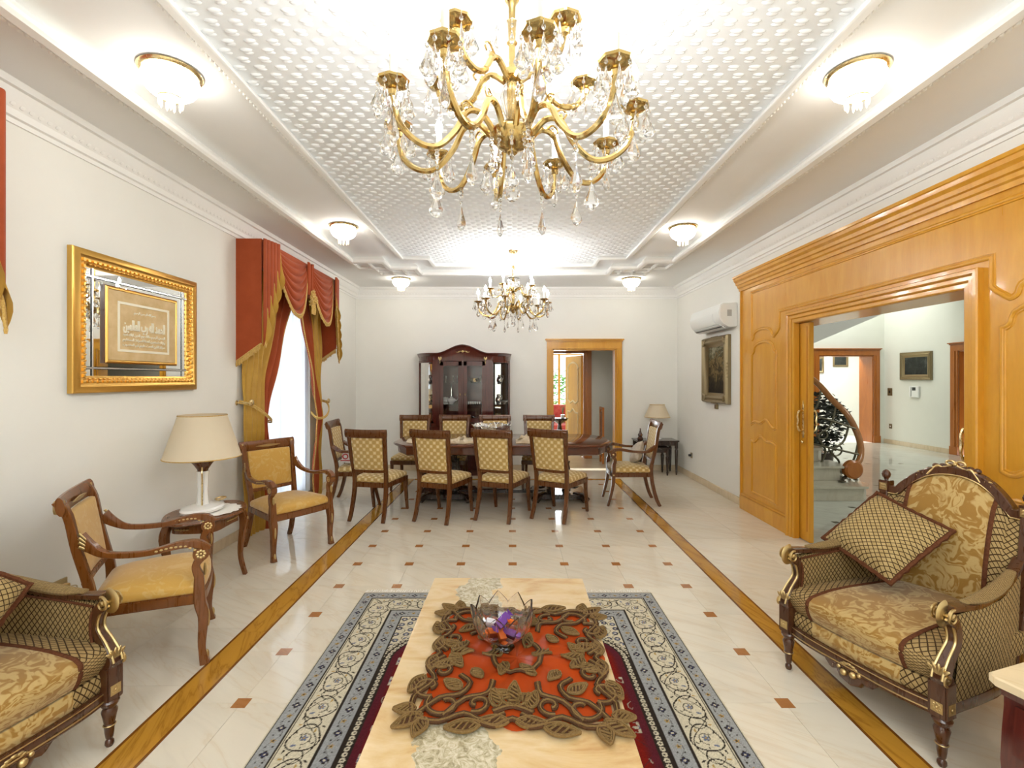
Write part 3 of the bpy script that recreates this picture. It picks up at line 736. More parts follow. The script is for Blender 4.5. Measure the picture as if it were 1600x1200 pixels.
tag(G().add(box(-1.6, -1.5, 9.55, 13.4, 0, 3)).add(box(3.5, 3.6, 9.55, 13.4, 0, 3)).build('wall_beyond_side', M['hallwall'], smooth=0), 'side walls of the room with the garden window', kind='structure')
wn = tag(bpy.data.objects.new('window_4', None), 'bright garden window seen through two doorways', kind='structure'); COL.objects.link(wn)
for (a, b, c, d) in ((.2, 2.4, 2.22, 2.40), (.2, .3, .1, 2.22), (2.3, 2.4, .1, 2.22), (1.28, 1.34, .1, 2.22)): G().add(box(a, b, 13.37, 13.42, c, d)).build('window_frame', M['cherry'], wn, bevel=.004)
for a in (.3, 1.34): G().add(box(a, a+.97, 13.46, 13.466, .1, 2.22)).build('pane', M['pane'], wn, smooth=0)
gr = G().add(box(-14, 20, 13.8, 40, -.35, -.3)).build('ground', M['grass'], smooth=0); tag(gr, 'sunlit lawn outside the far garden window', kind='structure')
# garden shrub outside
def leafball(g, c, r, n, size, rnd):
    for _ in range(n):
        d = Vector((rnd.gauss(0, 1), rnd.gauss(0, 1), rnd.gauss(0, 1))).normalized()*rnd.uniform(.55, 1)
        p = Vector(c)+Vector((d.x*r[0], d.y*r[1], d.z*r[2])); a = rnd.uniform(0, 6.28); t = rnd.uniform(-1, 1); s_ = size*rnd.uniform(.6, 1.3)
        u = Vector((math.cos(a), math.sin(a), t*.6)).normalized(); v_ = u.cross(Vector((rnd.uniform(-1, 1), rnd.uniform(-1, 1), 1))).normalized()
        g.add(([p-u*s_, p+v_*s_*.4, p+u*s_, p-v_*s_*.4], [(0, 1, 2, 3)], None))
rnd = random.Random(3)
for k, (x, y, h_, lab) in enumerate(((1.5, 16.6, 1.25, 'green garden shrub seen through the far window'), (3.6, 17.9, 1.5, 'garden shrub farther right behind the open door'), (-.6, 17.2, 1.35, 'garden shrub hidden left of the far window'))):
    t = thing('garden_shrub', lab, 'shrub', (x, y, -.3))
    g = G(); leafball(g, (0, 0, h_*.95), (.75, .75, h_*.85), 800, .09, rnd); g.build('foliage', M['leaf'], t, smooth=0)
    G().add(tube([(0, 0, 0), (.03, 0, h_*.6)], .04, 6)).build('stem', M['walnutd'], t)

# ---------------------------------------------------------------- the hall beyond the panelled doorway
HX, HY = 9.05, 11.7
tag(G().add(box(XR+.0005, HX, 1.5, HY, -.1, -.0)).build('floor_hall', M['hallfloor'], smooth=0), 'pale grey marble floor of the stair hall', kind='structure')
hf = bpy.data.objects['floor_hall']
for x in (3.5, 4.1, 4.7, 5.3, 5.9, 6.5, 7.1):
    for y in (5.2, 5.8, 6.4, 7.0, 7.6, 8.2, 8.8, 9.4, 10.0): 
        if x/y > .6 and x/y < .97: G().add(box(x-.035, x+.035, y-.035, y+.035, 0, .0006)).build('floor_insert', M['iron'], hf, smooth=0)
tag(G().add(box(XR+.3, HX+.1, 1.4, HY+.1, 4.3, 4.4)).build('ceiling_hall', M['ceil'], smooth=0), 'high white ceiling of the stair hall', kind='structure')
wall_with_holes('wall_hall_back', M['hallwall'], 'y', XR+.3, HX+.15, 0, 4.3, HY, HY+.2, [(7.46, 8.78, -.01, 2.12)], 'pale wall at the back of the stair hall')
wall_with_holes('wall_hall_right', M['hallwall'], 'x', 1.4, HY+.2, 0, 4.3, HX, HX+.2, [(8.5, 9.75, -.01, 2.12)], 'pale wall of the stair hall with a dark picture and an intercom')
tag(G().add(box(XR+.3, HX, 1.3, 1.45, 0, 4.3)).build('wall_hall_front', M['hallwall'], smooth=0), 'near wall of the stair hall', kind='structure')
tag(G().add(box(XR+.3, XR+.32, 4.98, HY, 0, 4.3)).add(box(XR+.3, XR+.32, 1.45, 2.58, 0, 4.3)).add(box(XR+.3, XR+.32, 2.58, 4.98, 2.13, 4.3)).build('wall_hall_left', M['hallwall'], smooth=0), 'stair hall side of the panelled wall', kind='structure')
tag(G().add(box(HX-.02, HX, 9.93, HY, 0, .1)).build('baseboard_hall', M['skirt'], bevel=.003), 'beige skirting along the right wall of the hall', kind='structure')
doorframe('door_5', 'brown wooden door frame at the back of the stair hall', 7.46, 8.78, 2.12, .15, HY, M['cherryd'], -1, reveal=.45)
doorframe('door_6', 'brown wooden door frame at the right of the stair hall', 8.5, 9.75, 2.12, .17, HX, M['cherryd'], -1, 'x', reveal=.4)
tag(G().add(box(7.3, 9.6, 13.2, 13.3, 0, 2.8)).add(box(6.9, 7.0, HY+.2, 13.2, 0, 2.8)).add(box(9.6, 9.7, HY+.2, 13.2, 0, 2.8)).build('wall_alcove', M['hallwall'], smooth=0), 'walls of the room seen behind the hall doorway', kind='structure')
tag(G().add(box(6.9, 9.7, HY+.2, 13.3, 2.7, 2.8)).add(box(6.9, 9.7, HY, 13.3, -.1, 0)).build('ceiling_alcove', M['ceil'], smooth=0), 'ceiling and floor of the room behind the hall doorway', kind='structure')
tag(G().add(box(HX+.6, HX+.7, 8.2, 10, 0, 2.6)).build('wall_side_room', M['cherryd'], smooth=0), 'brown door closing the opening at the right of the hall', kind='structure')
area('alcove_area_light', (8.3, 12.6, 2.6), (0, 0, 0), .5, .5, 12, (1, .95, .85))  # bare area light below the alcove ceiling, no fitting modelled
# stair: marble steps rising to the left, sloping soffit above
for k in range(9):
    z = .19*(k+1); x1 = 4.45-.62*k*.5; y0 = 6.10+k*.36
    st = [(3.2, y0), (x1+.25*k, y0), (x1+.42+.25*k, y0+.22), (x1+.42+.25*k, y0+.75), (3.2, y0+.75)]
    o = G().add(prism([(3.25, 6.1+k*.36), (4.46-.06*k, 6.1+k*.36), (4.60-.06*k, 6.25+k*.36), (4.60-.06*k, 6.58+k*.36), (3.25, 6.58+k*.36)], 'z', max(0, z-.19), z-.03)).add(prism([(3.25, 6.07+k*.36), (4.50-.06*k, 6.07+k*.36), (4.64-.06*k, 6.25+k*.36), (4.64-.06*k, 6.6+k*.36), (3.25, 6.6+k*.36)], 'z', z-.03, z)).build('stair_step', M['step'], bevel=.004)
    tag(o, ['lowest', 'second', 'third', 'fourth', 'fifth', 'sixth', 'seventh', 'eighth', 'ninth'][k]+' marble step of the hall staircase', 'step', 'marble steps of the hall stair')
sl = G().add(prism([(4.6, 1.87), (8.6, 3.57), (8.6, 4.3), (4.6, 4.3)], 'y', 8.5, 10.2))
tag(sl.build('ceiling_stair', M['ceil'], smooth=0), 'sloping grey soffit of the upper stair flight', kind='structure')
# ================================================================ CHAIRS (local: front towards +Y)
def rect_leg(pts, s0, s1, up=(0, 1, 0)): return bar(pts, [s0, s1], up)
def pad(w0, w1, d0, d1, z0, z1, crown, r=.02, n=10):
    """seat cushion: width w0 at the back (y=d0) and w1 at the front (y=d1), domed on top"""
    hw_ = max(w0, w1)/2; dc, dl = (d0+d1)/2, (d1-d0)/2
    def fn(x, y, z):
        u = x/hw_; v = y/dl; wy = (w0+(w1-w0)*(v+1)/2)/2; top = z > 0
        bow = .03*(1-u*u)*max(0, v)
        return (u*wy, y+bow, z+(crown*(1-u**4)*(1-v**4) if top else 0))
    return rbox((0, dc, (z0+z1)/2), (hw_*2, dl*2, z1-z0), r, n, fn)
def chair(kind):
    armed = kind != 'side'; lux = kind == 'lux'
    wd = M['walnut'] if not lux else M['amber']; fab = M['checks'] if not lux else M['yellow']
    t = thing('dining_chair' if not lux else 'brocade_armchair', '-', 'chair' if not lux else 'armchair')
    if lux: wf, wr, yf, yb, hs, ht = .60, .46, .25, -.24, .45, .96
    elif armed: wf, wr, yf, yb, hs, ht = .52, .44, .24, -.24, .47, 1.02
    else: wf, wr, yf, yb, hs, ht = .48, .41, .25, -.23, .47, 1.00
    # seat and rails
    G().add(pad(wr-.0, wf-.01, yb+.01, yf-.005, hs-.065, hs-.01, .032 if not lux else .05, .022)).build('seat', fab, t)
    g = G(); zz = hs-.115
    poly = [(-wr/2, yb), (wr/2, yb), (wf/2, yf)]+[(wf/2*math.cos(a), yf+.03*math.sin(a)) for a in [PI*i/8 for i in range(1, 8)]]+[(-wf/2, yf)]
    g.add(prism(poly, 'z', zz, hs-.058)); g.build('seat_rail', wd, t, bevel=.006)
    # rear legs, stiles
    for s_ in (-1, 1):
        G().add(bar([(s_*(wr/2-.02), yb+.01, hs-.06), (s_*(wr/2-.018), yb-.005, .28), (s_*(wr/2-.012), yb-.05, .10), (s_*(wr/2-.008), yb-.095, .0)], [(.021, .024), (.019, .021), (.017, .019)], (0, 1, 0))).build('leg', wd, t)
        st = [(s_*(wr/2-.02), yb+.012, hs-.10), (s_*(wr/2-.018), yb+.002, hs+.04), (s_*(wr/2-.005), yb-.045, hs+.25), (s_*(wr/2+.004), yb-.075, ht-.09), (s_*(wr/2+.012), yb-.115, ht-.01)]
        G().add(bar(st, [(.020, .026), (.019, .020), (.019, .018), (.021, .018)], (0, 1, 0))).build('stile', wd, t)
    # crest rail, curled back over the top
    def crest(u, v):
        x = (u*2-1)*(wr/2+.035); a = v*2*PI
        return (x*(1.0), yb-.098+.020*math.cos(a)-.018*(1-(2*u-1)**2), ht-.042+.046*math.sin(a)+.004*(2*u-1)**2-(.012*math.cos(a)))
    G().add(loft([[crest(i/12, j/12) for j in range(12)] for i in range(13)])).build('crest_rail', wd, t)
    G().add(bar([(-wr/2+.01, yb-.012, hs+.075), (0, yb-.022, hs+.07), (wr/2-.01, yb-.012, hs+.075)], (.017 if False else .016), (0, 1, 0))).build('lower_rail', wd, t)
    # upholstered back, front and rear faces bulging
    zb, zt = hs+.085, ht-.082
    def backf(x, y, z):
        k = (z-(zb+zt)/2)/(zt-zb)*2; u = x/(wr/2-.03)
        yy = -.030*(k*.5+.5)*1.9-.018*(1-u*u)*.6
        return (x*(1+.03*k), y*(1+.8*(1-u*u)*(1-k*k))+yy, z)
    def bk(x, y, z): return backf(x, y, z+(zb+zt)/2)
    sh = rbox((0, 0, 0), ((wr/2-.028)*2, .034, zt-zb), .012, 10, bk)
    G().add(sh, T(0, yb-.020, 0)).build('backrest', fab, t)
    if lux:   # gilt edging
        g = G().add(prism([(-.12, 0), (-.06, .008), (0, .012), (.06, .008), (.12, 0), (.06, -.008), (0, -.012), (-.06, -.008)], 'y', 0, .006), T(0, yb-.086, ht-.045)@R(-.15, 'X'))
        g.build('gilt_mount', M['gilt'], t)
        for s_ in (-1, 1): G().add(rbox((s_*(wr/2+.010), yb-.106, ht-.042), (.030, .046, .07), .012, 3)).build('gilt_corner', M['gilt'], t)
    # front legs
    for s_ in (-1, 1):
        x = s_*(wf/2-.025)
        if lux:
            g = G().add(bar([(x, yf-.015, hs+.04), (x, yf-.012, hs-.10), (x, yf+.005, .26), (x, yf-.002, .10), (x+s_*.004, yf+.012, .0)], [(.021, .021), (.027, .027), (.028, .028), (.022, .022), (.017, .017), (.022, .024)], (0, 1, 0)))
            l = g.build('leg', wd, t)
            G().add(ell((x, yf+.026, .245), (.010, .010, .05), 8, 6)).add(ell((x, yf+.022, .045), (.010, .010, .028), 8, 6)).build('gilt_mount', M['gilt'], l)
        elif armed: G().add(bar([(x, yf-.015, hs+.03), (x, yf-.012, hs-.12), (x, yf+.0, .22), (x+s_*.0, yf+.055, .0)], [(.022, .022), (.022, .022), (.018, .018), (.015, .015)], (0, 1, 0))).build('leg', wd, t)
        else: G().add(bar([(x, yf-.015, hs-.062), (x, yf-.01, .25), (x, yf+.035, .0)], [(.022, .022), (.019, .019), (.015, .015)], (0, 1, 0))).build('leg', wd, t)
    if armed:
        za = .655 if lux else .68; zs = za-.055
        for s_ in (-1, 1):
            xa = wf/2-.02; xb = wr/2+.005
            arm = G().add(bar([(s_*xb, yb-.035, za+.10 if lux else za+.05), (s_*(xb+.012), yb+.02, za+.045 if lux else za+.01), (s_*(xb+.03), yb+.09, za+.004 if lux else za-.014), (s_*(xa+.0), yb+.24, za-.01), (s_*(xa+.01), yf-.10, za+.012), (s_*(xa+.008), yf-.02, za+.005), (s_*(xa+.004), yf+.030, za-.03)],
                               [(.013, .036 if lux else .02), (.016, .024), (.018, .014), (.018, .014), (.022, .018), (.024, .020), (.022, .018)], (0, 0, 1)))
            arm.add(lathe([(.0, -.024), (.038, -.024), (.040, 0), (.038, .024), (0, .024)], 18), T(s_*(xa+.004), yf-.005, zs+.005)@R(PI/2, 'Y'))
            arm.add(bar([(s_*(xa), yf-.005, zs-.02), (s_*(xa-.0), yf-.03, zs-.06), (s_*xa, yf-.014, hs+.03)], [(.020, .020), (.018, .018), (.021, .022)], (0, 1, 0)))
            ao = arm.build('armrest', wd, t)
            if lux:
                gf_, gk_ = G(), G()
                for side in (-1, 1):
                    g, gb_ = G(), G()
                    X = s_*(xa+.004)+side*.024
                    for k in range(8):
                        a = 2*PI*k/8; g.add(ell((X, yf-.005+.018*math.cos(a), zs+.005+.018*math.sin(a)), (.004, .008, .008), 6, 4))
                    g.add(ell((X+side*.002, yf-.005, zs+.005), (.005, .008, .008), 8, 5))
                    for k in range(9):
                        yy = yf-.20+k*.021; gb_.add(ell((s_*(xa+.01)+side*.021, yy, za-.002+.010*math.sin(k/8*PI)-(.02*max(0, (k-6)/2))), (.004, .009, .006), 6, 4))
                    g.build('gilt_rosette', M['gilt'], ao); gb_.build('gilt_beading', M['gilt'], ao)
                for k in range(4): gf_.add(bar([(s_*(xb+.004+.0)+s_*.013, yb-.03, za+.125-.022*k), (s_*(xb+.022), yb+.03, za+.052-.010*k), (s_*(xb+.044), yb+.085, za+.008-.002*k)], [(.004, .007), (.003, .003)], (0, 0, 1)))
                gk_.add(ell((s_*xa, yf+.012, hs+.065), (.013, .008, .035), 8, 6))
                for q_, nm_ in ((gf_, 'gilt_fluting'), (gk_, 'gilt_knob')): q_.build(nm_, M['gilt'], ao)
            elif kind == 'arm':
                G().add(ell((s_*(xa+.004)+s_*.024, yf-.005, zs+.005), (.006, .014, .014), 10, 6)).add(ell((s_*(xa+.004)-s_*.024, yf-.005, zs+.005), (.006, .014, .014), 10, 6)).add(ell((s_*(wf/2-.002), yf-.012, hs-.09), (.004, .01, .01))).build('brass_boss', M['gilt'], ao)
    return t
rd = math.radians
side = chair('side'); side.location = (-1.515, 5.51, 0); side.rotation_euler = (0, 0, rd(-11)); tag(side, 'checked dining chair at the left end of the near side of the table', group='near row of checked dining chairs')
for (x, y, a, lab) in ((-.77, 5.46, -20, 'checked dining chair second from the left on the near side of the table'), (-.10, 5.49, -22, 'checked dining chair third from the left on the near side of the table'), (.55, 5.50, -31, 'checked dining chair at the right end of the near side of the table')):
    dup(side, (x, y, 0), rd(a), lab, 'near row of checked dining chairs')
for i, (x, a, lab) in enumerate(((-1.46, 180, 'checked dining chair across the table, leftmost of the far row'), (-.875, 178, 'checked dining chair across the table, in front of the cabinet left side'), (-.245, 182, 'checked dining chair across the table, behind the glass centrepiece'), (.385, 176, 'checked dining chair across the table, beside the end wall doorway'))):
    dup(side, (x, 6.95, 0), rd(a), lab, 'far row of checked dining chairs')
armc = chair('arm'); armc.location = (1.475, 6.08, 0); armc.rotation_euler = (0, 0, rd(87)); tag(armc, 'checked dining armchair at the right end of the table, grey cushion on it', group='dining armchairs at the table ends')
dup(armc, (-1.93, 6.12, 0), rd(-86), 'checked dining armchair at the window end of the table, embroidered cushion on it', 'dining armchairs at the table ends')
lux = chair('lux')
def from_front(fc, deg_f, d):  # centre of chair from the middle of its front legs and facing angle
    f = Vector((math.cos(rd(deg_f)), math.sin(rd(deg_f)))); return (fc[0]-f.x*d, fc[1]-f.y*d, 0), rd(deg_f-90)
l_, r_ = from_front((-1.83, 2.86), 29, .24); lux.location = l_; lux.rotation_euler = (0, 0, r_)
tag(lux, 'gold brocade walnut armchair nearest the camera, below the framed mirror', group='pair of brocade armchairs by the lamp table')
l_, r_ = from_front((-1.875, 4.31), -34, .24)
dup(lux, l_, r_, 'gold brocade walnut armchair in front of the curtained window', 'pair of brocade armchairs by the lamp table')

# ================================================================ BERGERE ARMCHAIRS
def turned_leg(x, y, h=.20):
    return lathe([(.0, 0), (.012, .0), (.017, .010), (.016, .022), (.010, .030), (.014, .038), (.017, .06), (.019, .085), (.021, .088), (.021, .094), (.019, .097), (.024, .125), (.029, .150), (.022, .165), (.032, .178), (.036, .190), (.030, h), (0, h)], 14, (x, y, 0))
def bergere():
    t = thing('carved_armchair', '-', 'armchair'); W = M['walnutd']; fx, fy, bx_, by = .345, .34, .30, -.34
    for (x, y) in ((-fx, fy), (fx, fy), (-bx_, by), (bx_, by)):
        l = G().add(turned_leg(x, y)).build('leg', W, t); G().add(tube([(x+.0215*math.cos(a), y+.0215*math.sin(a), .091) for a in [2*PI*i/14 for i in range(14)]], .0025, 6, closed=True)).build('gilt_ring', M['gilt'], l)
    # front posts with rosettes
    for s_ in (-1, 1):
        po = G().add(prism([(s_*fx-.034, fy-.034), (s_*fx+.034, fy-.034), (s_*fx+.034, fy+.034), (s_*fx-.034, fy+.034)], 'z', .20, .345)).build('front_post', W, t, bevel=.006)
        g = G()
        for (dx, dy, ax) in ((0, .035, 'y'), (s_*.035, 0, 'x')):
            for k in range(8):
                a = 2*PI*k/8; p = (s_*fx+dx+(.013*math.cos(a) if ax == 'y' else 0), fy+dy+(.013*math.cos(a) if ax == 'x' else 0), .245+.013*math.sin(a))
                g.add(ell(p, (.006, .003, .006) if ax == 'y' else (.003, .006, .006), 6, 4))
            g.add(ell((s_*fx+dx, fy+dy, .245), .006, 8, 5))
            g.add(box(*( (s_*fx-.021, s_*fx+.021, fy+.033, fy+.0355) if ax == 'y' else (min(s_*(fx+.033), s_*(fx+.0355)), max(s_*(fx+.033), s_*(fx+.0355)), fy-.021, fy+.021)), .224, .266))
        g.build('gilt_rosette', M['gilt'], po)
    # rails
    rail = [(-fx+.03, fy-.005), (-.20, fy+.015), (0, fy+.022), (.20, fy+.015), (fx-.03, fy-.005)]
    rp = spline([(a, b, .222) for a, b in rail], 5)
    fr = G().add(tube(rp, [(.016, .022)]*len(rp), 8, (0, 0, 1), sq=True)).add(tube([(p.x, p.y+.012, .200) for p in rp], .008, 6)).build('front_rail', W, t)
    g = G().add(tube([(p.x, p.y+.018, .207) for p in rp if abs(p.x) > .09], .0035, 6)).add(tube([(p.x, p.y+.0165, .2385) for p in rp], .0025, 6))
    g.build('gilt_line', M['gilt'], fr)
    cv = G().add(loft([[(x*k, y, .205+z*k-.035) for x, z in [(-.125, .02), (-.10, -.006), (-.07, .004), (-.05, -.03), (0, -.046), (.05, -.03), (.07, .004), (.10, -.006), (.125, .02), (.08, .05), (-.08, .05)]] for y, k in ((fy-.005, 1), (fy+.028, 1), (fy+.038, .8))])).build('carved_drop', W, t, smooth=50)
    g = G().add(ell((-.022, fy+.040, .185), .016)).add(ell((.020, fy+.042, .178), .016)).add(ell((-.048, fy+.038, .196), .010)).add(ell((.046, fy+.038, .192), .010))
    for k in range(5): a = PI*(k+.5)/5; g.add(ell((.0+.03*math.cos(a), fy+.038, .207+.016*math.sin(a)), (.012, .005, .007), 6, 5))
    g.build('gilt_fruit', M['gilt'], cv)
    for s_ in (-1, 1): G().add(bar([(s_*fx, fy-.03, .222), (s_*(fx-.0), 0, .222), (s_*bx_, by, .222)], [(.016, .022)], (0, 0, 1))).add(tube([(s_*(fx+.015), fy-.03, .205), (s_*(fx+.015), 0, .205), (s_*(bx_+.015), by, .205)], .003, 6)).build('side_rail', W, t)
    G().add(box(-bx_, bx_, by-.018, by+.018, .2, .245)).build('back_rail', W, t, bevel=.004)
    # upholstered band below the cushion
    def band(x0, x1, m, nm):
        ff = lambda u, v: (x0+(x1-x0)*u, fy+.016-.030*((x0+(x1-x0)*u)/.34)**2+.010*math.sin(v*PI), .242+.075*v)
        G().add(thick(surf(ff, 12, 4, x1-x0, .075, flip=True), (0, -.02, 0))).build(nm, m, t)
    band(-.20, .20, M['damask'], 'seat_band'); band(-.312, -.20, M['lattice'], 'seat_band'); band(.20, .312, M['lattice'], 'seat_band')
    G().add(box(-.31, .31, -.30, .30, .24, .30)).build('seat_deck', M['lattice'], t, smooth=0)
    # cushion in three fabrics
    def cush(x0, x1, m, nm):
        def f(u, v):
            x = x0+(x1-x0)*u; k = x/.335; dome = .035*(1-k*k)
            # v runs from the bottom front edge, up the front and over the top to the back
            if v < .35: a = v/.35; return (x, fy+.012-.03*k*k+.030*math.sin(a*PI*.75)-.0*a, .322+.10*a+dome*.4*a)
            a = (v-.35)/.65; q = min(1, a*5); return (x*(1-.10*a), fy+.033-.03*k*k-.012-(fy+.30)*a-.02*(1-(1-q)**2), .422+.02*math.sqrt(q)+dome*(.4+.6*min(1, a*2.5))-.02*a)
        G().add(surf(f, 16, 28, x1-x0, .80, flip=True)).build(nm, m, t)
    cu = None
    cush(-.215, .215, M['damask'], 'seat_cushion'); cush(-.335, -.215, M['lattice'], 'cushion_side'); cush(.215, .335, M['lattice'], 'cushion_side')
    for s_ in (-1, 1):
        pts = []
        for i in range(29):
            v = i/28; x = s_*.215; k = x/.335; dome = .035*(1-k*k)
            if v < .35: a = v/.35; pts.append((x, fy+.014-.03*k*k+.030*math.sin(a*PI*.75), .322+.10*a+dome*.4*a))
            else:
                a = (v-.35)/.65; q = min(1, a*5); pts.append((x*(1-.10*a), fy+.033-.03*k*k-.010-(fy+.30)*a-.02*(1-(1-q)**2), .424+.02*math.sqrt(q)+dome*(.4+.6*min(1, a*2.5))-.02*a))
        G().add(tube(pts, [(.010, .004)], 8, (0, 0, 1))).build('braid', M['btrim'], t)
    # side skirts of the cushion
    for s_ in (-1, 1): G().add(rbox((s_*.322, .02, .37), (.035, .60, .11), .015, 4)).build('cushion_edge', M['lattice'], t)
    # arms
    for s_ in (-1, 1):
        X = s_*(fx+.004)
        sup = G().add(bar([(X, fy+.005, .345), (X, fy+.010, .375), (X, fy-.030, .43), (X, fy-.075, .49), (X, fy-.060, .56), (X, fy-.010, .600)], [(.030, .030), (.026, .026), (.020, .022), (.018, .020), (.020, .022), (.026, .024)], (0, 1, 0))).build('arm_support', W, t)
        g = G()
        for e in (-1, 1): g.add(tube(spline([(X+e*.018, fy+.042, .36), (X+e*.018, fy+.028, .395), (X+e*.016, fy-.006, .44), (X+e*.014, fy-.052, .495), (X+e*.014, fy-.036, .56), (X+e*.016, fy+.012, .597)], 5), .0055, 6))
        for k in range(5): a = -.9+.45*k; g.add(ell((0, 0, 0), (.009, .007, .032), 8, 6), T(X+.018*math.sin(a), fy+.030, .378+.010*math.cos(a))@R(a, 'Y'))
        g.add(tube(spiral((fy+.022, .362), .022, .006, -1.2, 1.1, ax='yz', x=X+s_*.028), .006, 6))
        g.build('gilt_leaf', M['gilt'], sup)
        # scroll hand
        g = G().add(tube(spiral((fy-.006, .606), .030, .006, 1.9, -1.25, ax='yz', x=X), [(.030, .009)]*25, 8, (1, 0, 0)))
        for e in (-1, 1): g.add(tube(spiral((fy-.006, .606), .031, .006, 1.9, -1.25, ax='yz', x=X+e*.030), .006, 6))
        g.add(tube([(X-.032, fy-.006, .606), (X+.032, fy-.006, .606)], .010, 8)); g.build('gilt_scroll', M['gilt'], sup)
        top = spline([(X, fy-.015, .633), (X, fy-.09, .625), (X-s_*.004, .10, .610), (X-s_*.02, -.08, .625), (X-s_*.045, -.24, .665), (X-s_*.06, -.345, .72)], 5)
        G().add(tube(top, [(.028, .012), (.024, .011), (.020, .011), (.020, .012), (.022, .014)], 8, (0, 0, 1), sq=True)).build('arm_rail', W, t)
        pd = [p+Vector((0, 0, .018)) for p in top if -.24 < p.y < .20]
        G().add(tube(pd, [(.018, .008), (.028, .020), (.030, .022), (.028, .020), (.018, .008)], 12, (0, 0, 1))).build('arm_pad', M['lattice'], t)
        # side panels, lattice woven, with brown edging
        def side_panel(off, flip):
            def f(u, v):
                # u from the front to the back, v from the rail to the arm
                yb_ = -.33; y0 = fy-.035+(-.045)*math.sin(v*PI*.8)+.0*v; y = y0+(yb_-y0)*u
                xa = X-s_*(.0 if u < .3 else .055*((u-.3)/.7)**1.5); zt = .60+.10*max(0, (u-.55)/.45)**1.5
                return (xa+off+s_*.008*math.sin(PI*u)*math.sin(PI*v), y, .245+(zt-.245)*v)
            return surf(f, 18, 8, .62, .37, flip=flip)
        G().add(side_panel(s_*.010, s_ > 0)).add(side_panel(-s_*.016, s_ < 0)).build('side_panel', M['lattice'], t)
        edge = [(X-s_*.018, fy-.042-.045*math.sin(v*PI*.8), .35+.235*v) for v in [i/8 for i in range(9)]]+[(X-s_*.02, .1, .592), (X-s_*.04, -.10, .602), (X-s_*.075, -.28, .665)]
        G().add(tube(edge, .006, 6)).build('braid', M['btrim'], t)
    # back
    def bp(x, z, dy=0):     # point on the back plane, tilting backwards and wrapping forwards at the sides
        k = (z-.40)/.70; return (x, -.315-.13*k+.035*abs(x/.33)**2+dy, z)
    def toprail(u):         # u -1..1 : outline of the crest
        x = .305*u; a = abs(u)
        if a > .78: z = .905-.0*(a-.78)
        else: z = .905+.150*max(0, 1-(a/.80)**2.3)
        return x, z
    tr = [toprail(-1+2*i/40) for i in range(41)]
    W2 = G().add(tube([bp(x, z+.012) for x, z in tr], [(.022, .024)]*41, 8, (0, 1, 0), sq=True))
    for s_ in (-1, 1): W2.add(bar([bp(s_*.305, .24), bp(s_*.312, .55), bp(s_*.305, .93)], [(.022, .024)], (0, 1, 0)))
    bf = W2.build('back_frame', W, t)
    G().add(tube([bp(x, z-.008, .020) for x, z in tr], .004, 6)).build('gilt_line', M['gilt'], bf)
    for s_ in (-1, 1):
        x, y, z = bp(s_*.305, .93); fb = G().add(box(x-.027, x+.027, y-.027, y+.027, .90, .965)).add(lathe([(0, 0), (.012, 0), (.010, .008), (.020, .020), (.023, .034), (.018, .050), (.006, .060), (0, .062)], 12, (x, y, .965))).build('finial', W, t, bevel=.003)
        g = G()
        for k in range(4): g.add(ell((x+.010*math.cos(PI/4+k*PI/2), y+.028, .932+.010*math.sin(PI/4+k*PI/2)), (.009, .003, .009), 6, 4))
        g.add(box(x-.020, x+.020, y+.026, y+.029, .912, .952)); g.build('gilt_rosette', M['gilt'], fb)
    def zc(x):
        u = x/.305; return toprail(max(-1, min(1, u)))[1]
    def backpanel(x0, x1, m, nm, dome):
        def f(u, v):
            x = x0+(x1-x0)*u; z = .42+(zc(x)-.012-.42)*v; e = (1-abs(x/.30)**2.5)*math.sin(PI*min(1, v*1.0))**.5
            return bp(x, z, .012+dome*e)
        G().add(surf(f, 14, 16, x1-x0, .6)).build(nm, m, t)
    backpanel(-.185, .185, M['damask'], 'backrest', .055); backpanel(-.292, -.185, M['lattice'], 'backrest_side', .055); backpanel(.185, .292, M['lattice'], 'backrest_side', .055)
    for s_ in (-1, 1):
        pts = []
        for i in range(15):
            v = i/14; x = s_*.185; z = .42+(zc(x)-.012-.42)*v; e = (1-abs(x/.30)**2.5)*math.sin(PI*v)**.5; pts.append(bp(x, z, .015+.055*e))
        G().add(tube(pts, [(.010, .004)], 8, (0, 1, 0))).build('braid', M['btrim'], t)
    def rearf(u, v): x = -.29+.58*u; return bp(x, .25+(zc(x)-.25)*v, -.018)
    G().add(surf(rearf, 20, 8, .58, .7, flip=True)).build('back_cloth', M['lattice'], t)
    # crest carving
    g = G(); gg = G()
    for k in range(-4, 5):
        x = k*.036; z = zc(x)+.022; g.add(ell(bp(x, z+.006-.002*abs(k), .006), (.026, .016, .018), 8, 6))
    for k in range(-3, 4): g.add(ell(bp(k*.03, zc(0)+.038-.004*abs(k), 0), (.018, .014, .014), 8, 5))
    cr = g.build('crest_carving', W, t)
    for dx in (-.022, .022): gg.add(tube([Vector(bp(dx, zc(0)+.050, .010))+Vector((.020*math.cos(a), 0, .013*math.sin(a))) for a in [2*PI*i/10 for i in range(10)]], .006, 6, closed=True))
    gg.add(ell(bp(0, zc(0)+.046, .016), .010))
    for s_ in (-1, 1):
        gg.add(tube(spline([bp(s_*.012, zc(0)+.040, .018), bp(s_*.05, zc(0)+.026, .022), bp(s_*.075, zc(0)+.028, .022), bp(s_*.115, zc(.1)-.004, .022)], 4), [.007, .004, .007, .004], 6))
        for q in (.085, .15): gg.add(ell(bp(s_*q, zc(q)+.030, .018), (.014, .008, .009), 8, 5))
        for q in (.16, .135): gg.add(ell(bp(s_*q, zc(q)+.022, .018), .008, 8, 5))
    gg.build('gilt_ribbon', M['gilt'], cr)
    return t
bg = bergere()
